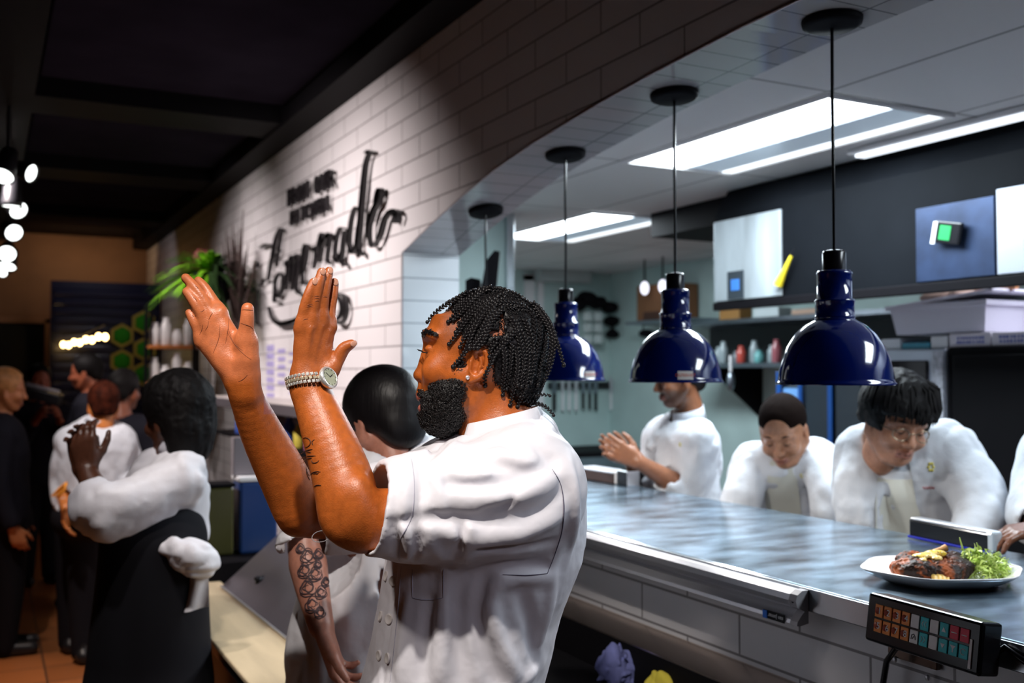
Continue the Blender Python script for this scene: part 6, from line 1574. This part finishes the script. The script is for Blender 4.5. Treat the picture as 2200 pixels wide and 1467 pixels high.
for u, v, d, r, ax_, nm in TL:
    r *= .78
    c_ = P(u, v, d); ax_ = unit(ax_); th = empty('spot_lamp', c_-ax_*.0, 'glowing black spot lamp at top left, '+nm, 'spot lamp', 'track spot lamps at top left')
    MB().lathe([(r*.35,-.20),(r*.75,-.18),(r*1.08,-.02),(r*1.12,.006),(r*1.0,.006),(r*1.0,-.01)], c_, n=24, ax=ax_).build('housing', M_can, th, world=True)
    MB().lathe([(.0001,-.004),(r*.99,-.004)], c_, n=24, ax=ax_).build('lens', M_glow, th, world=True)
    MB().tube([c_-ax_*.15, c_-ax_*.15+ZU*.05, np.array([c_[0]-ax_[0]*.15, c_[1]-ax_[1]*.15, 2.975])], .008, n=6).build('stem', M_can, th, world=True)
# ================================================================== KITCHEN THINGS
lap('kitchen')
def bxx(name, a, c_, m, label, cat, group=None, bev=.004):
    return thing_mesh(MB().bounds(a, c_, bev=bev), name, m, label, cat, group)
# knife strip on the back wall
ka, kb = YP(1178,828,7.98), YP(1318,828,7.98)
thing_mesh(MB().bounds((ka[0],7.955,ka[2]-.03),(kb[0],7.998,ka[2]+.03)), 'magnetic_strip', M_blackgl, 'black magnetic knife strip on the far kitchen wall', 'knife rack')
for k, (u, L, m_, w) in enumerate(((1190,.20,'h',.05),(1208,.20,'b',.03),(1222,.20,'b',.03),(1237,.20,'b',.035),(1252,.19,'h',.035),(1266,.19,'h',.035),(1279,.20,'h',.04),(1312,.20,'b',.03))):
    c_ = YP(u, 828, 7.95); th = empty('kitchen_knife', (c_[0],7.95,c_[2]-L), 'knife on the magnetic strip, %s from the left' % ['first','second','third','fourth','fifth','sixth','seventh','last'][k], 'knife', 'knives on the magnetic strip')
    MB().prism([(c_[0]-w/2,7.945,c_[2]+.10),(c_[0]+w/2,7.945,c_[2]+.06),(c_[0]+w/2,7.945,c_[2]-.07),(c_[0]-w/2,7.945,c_[2]-.07)], (0,-.004,0), (0,.004,0)).build('blade', M_steel2 if m_ == 'h' else M_alu, th, world=True)
    MB().box((c_[0],7.945,c_[2]-.07-L*.4), (w*.75,.02,L*.8), bev=.006).build('handle', M_blackgl if m_ == 'h' else M_white, th, world=True)
# black wall holder with clear cup tubes
h0 = YP(1292,672,7.9)
t = empty('cup_holder', h0, 'black wall mounted cup dispenser with two clear cup columns', 'dispenser')
g = Field(.03); 
for u, v, r in ((1248,655,.08),(1270,642,.09),(1292,650,.08),(1318,660,.07),(1322,690,.06),(1322,718,.055)): g.ell(YP(u,v,7.85)-[.04,0,0], (r,.10,r*.8), None)
g.custom(lambda p: .01*noise3(p, 3, 14), h0, .6, 'd', 0); g.mesh('holder', M_black, res=.014, parent=t, smooth=1)
for u in (1262,1284):
    for k in range(3): MB().box(YP(u, 680+k*24, 7.80), (.075,.06,.085), bev=.012).build('cup_stack', mat('cup_clear', (.62,.70,.70), .3), t, world=True)
# door frame and vent on the back wall
b = MB(); a_, c_ = YP(1126,590,7.99), YP(1160,590,7.99)
b.bounds((a_[0],7.97,0),(a_[0]+.10,8.0,a_[2])); b.bounds((c_[0]-.03,7.97,0),(c_[0]+.03,8.0,c_[2])); b.bounds((a_[0],7.97,c_[2]-.06),(c_[0]+.30,8.0,c_[2])); struct('trim_21', b, M_white)
bxx('air_vent', YP(1155,592,7.9)*[1,0,0]+[0,7.85,YP(1155,592,7.9)[2]-.05], YP(1265,575,7.9)*[1,0,0]+[0,7.99,YP(1265,575,7.9)[2]+.06], mat('vent_grey', (.45,.50,.50), .4), 'long pale vent box high on the far kitchen wall', 'vent')
# right wall: cardboard box on bracket, lamps, ladle
xs = 4.9
a_ = XP(1368,690,xs); c_ = XP(1440,606,xs)
t = empty('cardboard_box', ((a_+c_)/2)*[1,1,0]+[0,0,a_[2]], 'brown cardboard box high beside the second blue lamp', 'box')
MB().bounds((xs,min(a_[1],c_[1]),a_[2]),(5.18,max(a_[1],c_[1]),c_[2]), bev=.006).build('carton', mat('cardboard', (.22,.10,.045), .8), t, world=True)
MB().bounds((xs-.003,min(a_[1],c_[1])+.15,a_[2]),(xs,max(a_[1],c_[1])-.1,a_[2]+.07)).build('tape', mat('tape_dark', (.07,.03,.02), .6), t, world=True)
sh_ = MB(); sh_.bounds((xs-.05,min(a_[1],c_[1])-.3,a_[2]-.03),(5.199,max(a_[1],c_[1])+.1,a_[2]-.004)); thing_mesh(sh_, 'wall_shelf', M_steel2, 'steel wall shelf carrying the cardboard box', 'shelf')
for k, (u, v) in enumerate(((1385,619),(1424,615))):
    q = XP(u, v, xs-.12); th = empty('pilot_lamp', q, '%s small white glowing lamp in front of the cardboard box' % ('left' if k == 0 else 'right'), 'lamp', 'small white lamps by the cardboard box')
    MB().ball(q, (.035,.035,.055), n=14, m=10).build('globe', mat('white_glow', (1,1,1), .4, emit=(.85,.85,1), es=1.6), th, world=True)
    MB().tube([q+ZU*.05, np.array([q[0],q[1],2.5])], .008, n=6).build('stem', M_black, th, world=True)
q = XP(1388,716,5.0); t = empty('ladle', q, 'black ladle hanging on the kitchen wall left of the second blue lamp', 'ladle')
MB().ball(q, (.06,.075,.035), n=16, m=8).build('bowl', M_black, t, world=True); MB().tube([q+[0,.06,0], q+[.02,.04,.14]], .006, n=6).build('handle', M_black, t, world=True)
# black angled arm behind the man's head
c_ = P(1045,590,4.9)
t = empty('monitor_arm', c_, 'black angled metal arm rising behind the bearded man\'s head', 'bracket')
o0 = P(1000,600,4.9); b = MB(); b.prism([P(1030,640,4.85),P(1064,640,4.85),P(1074,540,4.85),P(1062,538,4.85),P(1044,560,4.85)], FH*.0, FH*.10); b.build('arm', M_black, t, world=True)
b = MB(); b.prism([P(1000,640,4.9),P(1032,640,4.9),P(1032,600,4.9),P(1012,596,4.9),P(1000,602,4.9)], FH*.0, FH*.2); b.build('housing', M_black, t, world=True)
b = MB(); q = P(1020,640,4.95); b.bounds((q[0]-.04,q[1]+.02,0),(q[0]+.04,q[1]+.10,q[2]+.02)); b.build('post', M_black, t, world=True)
# shelf unit along the right wall (top and lower shelf, brackets)
t = empty('shelf_unit', (5.0,5.2,1.6), 'two level steel shelf on the kitchen wall under the hood end', 'shelf')
z1, z2 = 1.955, 1.64
MB().bounds((4.72,3.9,z1-.03),(5.199,6.5,z1)).build('board', M_steel2, t, world=True)
MB().bounds((4.66,3.9,z2-.03),(5.199,6.3,z2)).build('board', M_steel2, t, world=True)
for y in (4.62,5.9): MB().prism([(4.70,y,z2-.03),(5.199,y,z2-.03),(5.199,y,z2-.42)], (0,-.01,0), (0,.01,0)).build('bracket', M_black, t, world=True)
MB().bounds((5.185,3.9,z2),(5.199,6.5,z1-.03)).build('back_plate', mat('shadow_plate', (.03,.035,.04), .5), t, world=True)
def on_shelf(u, v0, v1, u1, X, z, m, nm, label, cat, dep=.12):
    a_, c_ = XP(u, v0, X), XP(u1, v0, X); h = abs(XP(u,v0,X)[2]-XP(u,v1,X)[2]); b = MB(); b.bounds((X,min(a_[1],c_[1]),z),(X+dep,max(a_[1],c_[1]),z+h), bev=.006); return thing_mesh(b, nm, m, label, cat)
on_shelf(1545,680,652,1588,4.75,z1,mat('box_amber', (.30,.15,.04), .6),'carton','small amber carton on the top shelf below the notice','box')
on_shelf(1618,672,652,1672,4.75,z1,mat('box_white', (.55,.62,.64), .5),'carton','white and teal carton on the top shelf below the yellow lighter','box')
on_shelf(1700,668,656,1760,4.75,z1,mat('box_tan', (.45,.30,.22), .6),'carton','flat tan carton on the top shelf beside the nearest lamp neck','box')
names = ['orange','clear','clear','grey','red','clear','teal','clear','pink','clear']; cl = {'orange':(.65,.16,.06),'clear':(.30,.36,.38),'grey':(.16,.18,.20),'red':(.5,.07,.05),'teal':(.15,.42,.42),'pink':(.35,.10,.12)}
for k, nm in enumerate(names):
    u = 1512+k*19; q = XP(u, 770, 4.76); h = .09+.035*((k*7) % 3); r = .034
    b = MB(); b.lathe([(r*.8,0),(r,.01),(r,h*.7),(r*.6,h*.85),(r*.6,h)], (4.78+.04*(k % 2),q[1],z2), n=16)
    thing_mesh(b, 'bottle', mat('shelf_'+nm, cl[nm], .25), '%s bottle on the lower kitchen shelf, %s from the left' % (nm, ['first','second','third','fourth','fifth','sixth','seventh','eighth','ninth','tenth'][k]), 'bottle', 'bottles on the lower kitchen shelf')
q = XP(1570,800,4.66); t = empty('whisk', q, 'pale hanging utensil below the lower kitchen shelf', 'utensil')
MB().tube([q+ZU*.12, q], .012, n=8).build('handle', M_white, t, world=True); MB().ball(q-ZU*.06, (.03,.03,.07), n=12, m=8).build('head', M_steel2, t, world=True)
# glass door fridge with blue edge (between the two leaning chefs)
fx = 4.3; ya_, yb__ = XP(1862,800,fx)[1], XP(1676,800,fx)[1]
t = empty('glass_fridge', (fx+.4,(ya_+yb__)/2,0), 'glass door fridge with blue trim standing between the two leaning chefs', 'fridge')
MB().bounds((fx,ya_,0.08),(fx+.34,yb__,1.60), bev=.01).build('body', mat('fridge_grey', (.10,.12,.14), .35, metal=.6), t, world=True)
zc = lambda v: XP(1760,v,fx)[2]
for (u0, u1) in ((1800,1856),(1736,1790)):
    y0, y1 = XP(u1,900,fx)[1], XP(u0,900,fx)[1]; MB().bounds((fx-.02,y0,.2),(fx-.001,y1,1.55), bev=.006).build('door', mat('dark_glass', (.015,.03,.045), .08, spec=.8), t, world=True)
for u0, u1 in ((1676,1686),(1722,1731),(1786,1796)):
    y0, y1 = XP(u1,900,fx)[1], XP(u0,900,fx)[1]; MB().bounds((fx-.03,y0,.2),(fx-.018,y1,1.58), bev=.003).build('blue_trim', mat('trim_blue', (.01,.10,.42), .3), t, world=True)
y0, y1 = XP(1722,850,fx)[1], XP(1686,850,fx)[1]; MB().bounds((fx-.015,y0,zc(868)),(fx-.002,y1,zc(835))).build('display', mat('display_blue', (.15,.35,.7), .3, emit=(.2,.45,.9), es=.35), t, world=True)
for k in range(4): q = np.array([fx+.05,ya_+.1+k*.2,0]); MB().bounds((q[0],q[1],0),(q[0]+.05,q[1]+.05,.08)).build('foot', M_black, t, world=True)
# oven and black fridge on the right
ox = 3.62; yo0, yo1 = XP(2032,800,ox)[1], XP(1893,800,ox)[1]; zo = XP(1960,750,ox)[2]
t = empty('oven', (ox+.35,(yo0+yo1)/2,0), 'stainless combi oven with dark window behind the chef with glasses', 'oven')
MB().bounds((ox,yo0,.1),(ox+.7,yo1,zo), bev=.008).build('body', mat('oven_steel', (.40,.43,.50), .35, metal=.8), t, world=True)
y0, y1 = XP(1995,800,ox)[1], XP(1905,800,ox)[1]; MB().bounds((ox-.012,y0,.9),(ox-.001,y1,zo-.05), bev=.008).build('window', mat('oven_glass', (.012,.01,.012), .1), t, world=True)
MB().bounds((ox-.014,yo0+.004,.9),(ox-.001,XP(2006,800,ox)[1],zo-.01), bev=.004).build('control_strip', mat('granite_strip', (.42,.44,.50), .5, vary=(60,.4)), t, world=True)
for y in (yo0+.05,yo1-.1): MB().bounds((ox+.05,y,0),(ox+.10,y+.05,.1)).build('foot', M_black, t, world=True)
t = empty('black_fridge', (ox+.35,1.5,0), 'tall matte black fridge at the right edge of the frame', 'fridge')
MB().bounds((ox,.3,.06),(ox+.75,yo0-.012,zo+.004), bev=.008).build('body', mat('fridge_black', (.005,.005,.006), .6, spec=.03), t, world=True)
MB().bounds((ox-.02,.34,.1),(ox-.001,yo0-.05,zo-.03), bev=.006).build('door', mat('fridge_black2', (.006,.006,.007), .6, spec=.04), t, world=True)
for y in (.4,yo0-.15): MB().bounds((ox+.05,y,0),(ox+.10,y+.05,.06)).build('foot', M_black, t, world=True)
# goods on top
ztop = zo+.004
def top_box(u0, u1, v, m, nm, label, cat, h, X=None, z=ztop):
    X = X or ox+.03; y0, y1 = XP(u1,v,X)[1], XP(u0,v,X)[1]; b = MB(); b.bounds((X,y0,z),(X+.32,y1,z+h), bev=.004); return thing_mesh(b, nm, m, label, cat)
M_print = mat('print_blue', (.12,.14,.42), .5)
def printed(u0, u1, label):
    X = ox+.03; y0, y1 = XP(u1,730,X)[1], XP(u0,730,X)[1]; t = empty('carton', (X+.16,(y0+y1)/2,ztop), label, 'box', 'cartons on the black fridge')
    MB().bounds((X,y0,ztop),(X+.32,y1,ztop+.058), bev=.004).build('box', mat('carton_white', (.66,.62,.70), .5), t, world=True)
    b = MB(); rg = np.random.default_rng(int(u0)); n_ = 9; yy = y0+(y1-y0)*.15; 
    for r_ in range(2):
        for k in range(n_): 
            w_ = (y1-y0)*.7/n_; b.bounds((X-.0015,yy+k*w_,ztop+.014+r_*.018),(X+.0005,yy+k*w_+w_*rg.uniform(.4,.8),ztop+.026+r_*.018))
    b.build('printing', M_print, t, world=True)
printed(2040,2128,'white carton with blue printing on the black fridge, left one'); printed(2131,2230,'white carton with blue printing on the black fridge, right one')
top_box(1893,1935,738,mat('carton_pale', (.62,.64,.70), .5),'carton','small pale carton at the left end of the oven top','box',.05, z=zo)
top_box(1937,1998,742,mat('tray_teal', (.02,.22,.32), .4),'tray','dark teal tray lying on the oven beneath the plastic bin','tray',.03, z=zo)
top_box(2000,2036,742,mat('carton_pale2', (.66,.66,.70), .5),'carton','pale carton on the oven beside the teal tray','box',.055, z=zo)
# translucent bin
X = ox+.04; ya2, yb2 = XP(2118,700,X)[1], XP(1912,700,X)[1]; zb0 = XP(2010,716,X)[2]; zb1 = XP(2010,655,X)[2]
t = empty('storage_bin', (X+.2,(ya2+yb2)/2,zb0), 'large translucent white plastic bin on top of the oven cartons', 'bin')
b = MB(); tp = .02
b.add([(X+tp,ya2+tp,zb0),(X+.4-tp,ya2+tp,zb0),(X+.4-tp,yb2-tp,zb0),(X+tp,yb2-tp,zb0),(X,ya2,zb1),(X+.42,ya2,zb1),(X+.42,yb2,zb1),(X,yb2,zb1)], [(0,3,2,1),(0,1,5,4),(1,2,6,5),(2,3,7,6),(3,0,4,7)]); b.bounds((X-.015,ya2-.015,zb1-.012),(X,yb2+.015,zb1+.008)); b.bounds((X,ya2-.015,zb1-.012),(X+.42,ya2,zb1+.008)); b.bounds((X,yb2,zb1-.012),(X+.42,yb2+.015,zb1+.008))
b.build('tub', mat('bin_plastic', (.62,.60,.70), .35), t, world=True)
MB().box((X+.2,(ya2+yb2)/2-.02,zb1+.022), (.44,yb2-ya2+.06,.014), rot=(math.radians(-5),0,0), bev=.005).build('lid', mat('bin_lid', (.60,.58,.68), .35), t, world=True)
b = MB(); q0_, q1_ = XP(2150,646,X), XP(1985,640,X); zz = zb1+.045
b.tube([np.array([X+.1,q0_[1],zz+.02]), np.array([X+.1,(q0_[1]+q1_[1])/2,zz+.018])], .016, n=12); thing_mesh(b, 'rolling_pin', mat('pin_wood', (.42,.18,.08), .5), 'wooden rolling pin handle sticking out over the plastic bin', 'rolling pin')
q = np.array([X+.12,XP(1990,640,X)[1],zz-.004]); g = Field(.03); g.ell(q, (.10,.11,.032)); g.ell(q+[0,-.10,.006], (.09,.08,.024)); g.custom(lambda p: .010*(1-2*np.abs(noise3(p, 81, 16))), q, .4, 'd', 0)
tag(g.mesh('paper_wrap', mat('kraft', (.40,.27,.22), .8), res=.008, origin=q), 'crumpled brown paper bundle lying on the plastic bin lid', 'paper')
# back counter behind the chefs: worktops
t = empty('back_counter', (3.9,4.2,0), 'dark kitchen worktop along the far wall behind the clapping chef', 'counter')
MB().bounds((2.75,7.25,.86),(5.19,7.98,.90), bev=.004).build('top', M_black, t, world=True)
MB().bounds((2.8,7.3,.0),(5.19,7.98,.86)).build('cabinet', M_steel2, t, world=True)
# small station at the far end of the pass
z0 = 1.1155
a_ = ZP(1250,1040,z0); 
t = empty('ticket_box', ZP(1290,1036,z0), 'dark brown metal tray with a white corner at the far end of the pass', 'tray')
p0, p1 = ZP(1235,1026,z0), ZP(1318,1040,z0); d_ = unit(p1-p0); n_ = np.cross(ZU, d_); n_ = n_ if n_@FH > 0 else -n_; L = np.linalg.norm(p1-p0); R = Matrix(((d_[0],n_[0],0),(d_[1],n_[1],0),(0,0,1)))
MB().box((p0+p1)/2+n_*.05+ZU*.022, (L,.10,.042), rot=R, bev=.004).build('body', mat('brown_metal', (.06,.035,.03), .4, metal=.3), t, world=True)
MB().box((p0+p1)/2+n_*.05+ZU*.046, (L,.11,.006), rot=R, bev=.002).build('rim', M_alu, t, world=True)
MB().box(p1+n_*.02+ZU*.026, (.02,.03,.052), rot=R, bev=.006).build('corner', M_white, t, world=True)
p2, p3 = ZP(1322,1041,z0), ZP(1352,1045,z0)
t = empty('dark_caddy', (p2+p3)/2+n_*.05, 'black caddy with a pale edge under the clapping chef\'s hands', 'caddy')
MB().box((p2+p3)/2+n_*.05+ZU*.03, (np.linalg.norm(p3-p2),.1,.06), rot=R, bev=.006).build('body', M_blackgl, t, world=True)
MB().box(p3+n_*.02+ZU*.03, (.006,.06,.06), rot=R, bev=.002).build('edge', M_alu, t, world=True)
q = P(1262,985,5.2); cloth('packet', np.array([q[0],q[1],.95]), (.14,.14,.07), mat('packet', (.32,.26,.42), .6, vary=(30,.5)), 'heap of purple and white packets on the table beyond the pass', 91, .02)
tt = empty('side_table', (q[0],q[1],0), 'dark side table holding the purple packets', 'table')
MB().bounds((q[0]-.35,q[1]-.28,.91),(q[0]+.35,q[1]+.28,.949), bev=.004).build('top', M_black, tt, world=True)
for sx_ in (-.3,.3):
    for sy in (-.24,.24): MB().bounds((q[0]+sx_-.02,q[1]+sy-.02,0),(q[0]+sx_+.02,q[1]+sy+.02,.91)).build('leg', M_black, tt, world=True)
lap('all')
# ------------------------------------------------------------------ light
w = bpy.data.worlds.new('world'); SC.world = w; w.use_nodes = True
w.node_tree.nodes['Background'].inputs[0].default_value = (.55,.42,.48,1); w.node_tree.nodes['Background'].inputs[1].default_value = .010
area('kitchen_light', (2.75,3.05,2.48), (.55,1.15), 54, (.80,.92,1.0))
area('kitchen_light', (3.36,5.5,2.48), (.55,1.15), 54, (.80,.92,1.0))
area('kitchen_light', (2.75,.6,2.48), (.55,1.15), 40, (.82,.92,1.0))
spot('track_or_fill_spot', (.05,.62,2.88), (.60,1.66,1.40), 160, (1,.92,.84), 34, .28, .03)
spot('track_or_fill_spot', (.90,-1.0,2.3), (.85,1.6,1.2), 34, (.93,.87,1.0), 27, .7, .15)  # unseen fill added behind the camera to lift the man's shaded coat
spot('track_or_fill_spot', (-.1,4.7,2.9), (1.65,5.2,1.3), 300, (1,.88,.85), 108, 1, .04)
spot('track_or_fill_spot', (-.1,6.9,2.9), (1.65,7.3,1.6), 190, (1,.88,.86), 88, 1, .04)
area('bulkhead_fill', (.95,11.6,2.72), (.8,.05), 2.2, (1,.62,.32), rot=(math.radians(120),0,0))  # hidden warm lamp added to brighten the bulkhead above the slats
spot('far_wall_fill', (.1,10.3,2.9), (.35,12.4,2.4), 5, (1,.60,.34), 70, .8, .05)  # unseen warm spot added to brighten the far wall
area('slat_fill', (1.0,10.2,2.85), (.35,.2), 1.6, (.95,.9,1), rot=(math.radians(52),0,math.radians(8)))  # unseen lamp added for bright streaks on the navy slats
spot('track_or_fill_spot', (-.1,2.5,2.86), (.42,3.15,1.25), 70, (1,.92,.9), 36, .6, .03)  # unseen spot added to brighten the clapping cook's coat
area('hood_fill', (3.85,2.3,2.2), (.3,1.2), 14, (.85,.9,1))  # lamp added under the hood to brighten the plastic bin
spot('track_or_fill_spot', (.25,2.2,2.86), (.74,2.95,.75), 55, (1,.9,.8), 34, .6, .03)  # unseen spot added to brighten the cutting board
spot('track_or_fill_spot', (-.1,6.3,2.86), (.75,7.1,1.75), 60, (1,.93,.9), 30, .6, .03)  # unseen spot added to brighten the dishes on the rack
spot('track_or_fill_spot', (-.62,1.25,2.6), (.62,1.62,1.25), 52, (1,.90,.84), 26, .5, .05)  # added fill from the left for the man's coat front
spot('floor_spot', (-.4,5.6,2.9), (-.55,5.2,0), 110, (1,.62,.35), 60, .6, .05)
for y_ in (1.785,2.415,3.05,3.69): spot('heat_lamp_light', (1.80,y_,1.535), (1.80,y_,0), 15, (1,.95,.90), 168, .5, .03)
cy = SC.cycles; cy.adaptive_threshold = .02; cy.max_bounces = 6; cy.diffuse_bounces = 3; cy.glossy_bounces = 3; cy.transmission_bounces = 2; cy.caustics_reflective = False; cy.caustics_refractive = False
SC.view_settings.view_transform = 'Standard'; SC.view_settings.look = 'None'; SC.view_settings.exposure = 0; SC.view_settings.gamma = 1
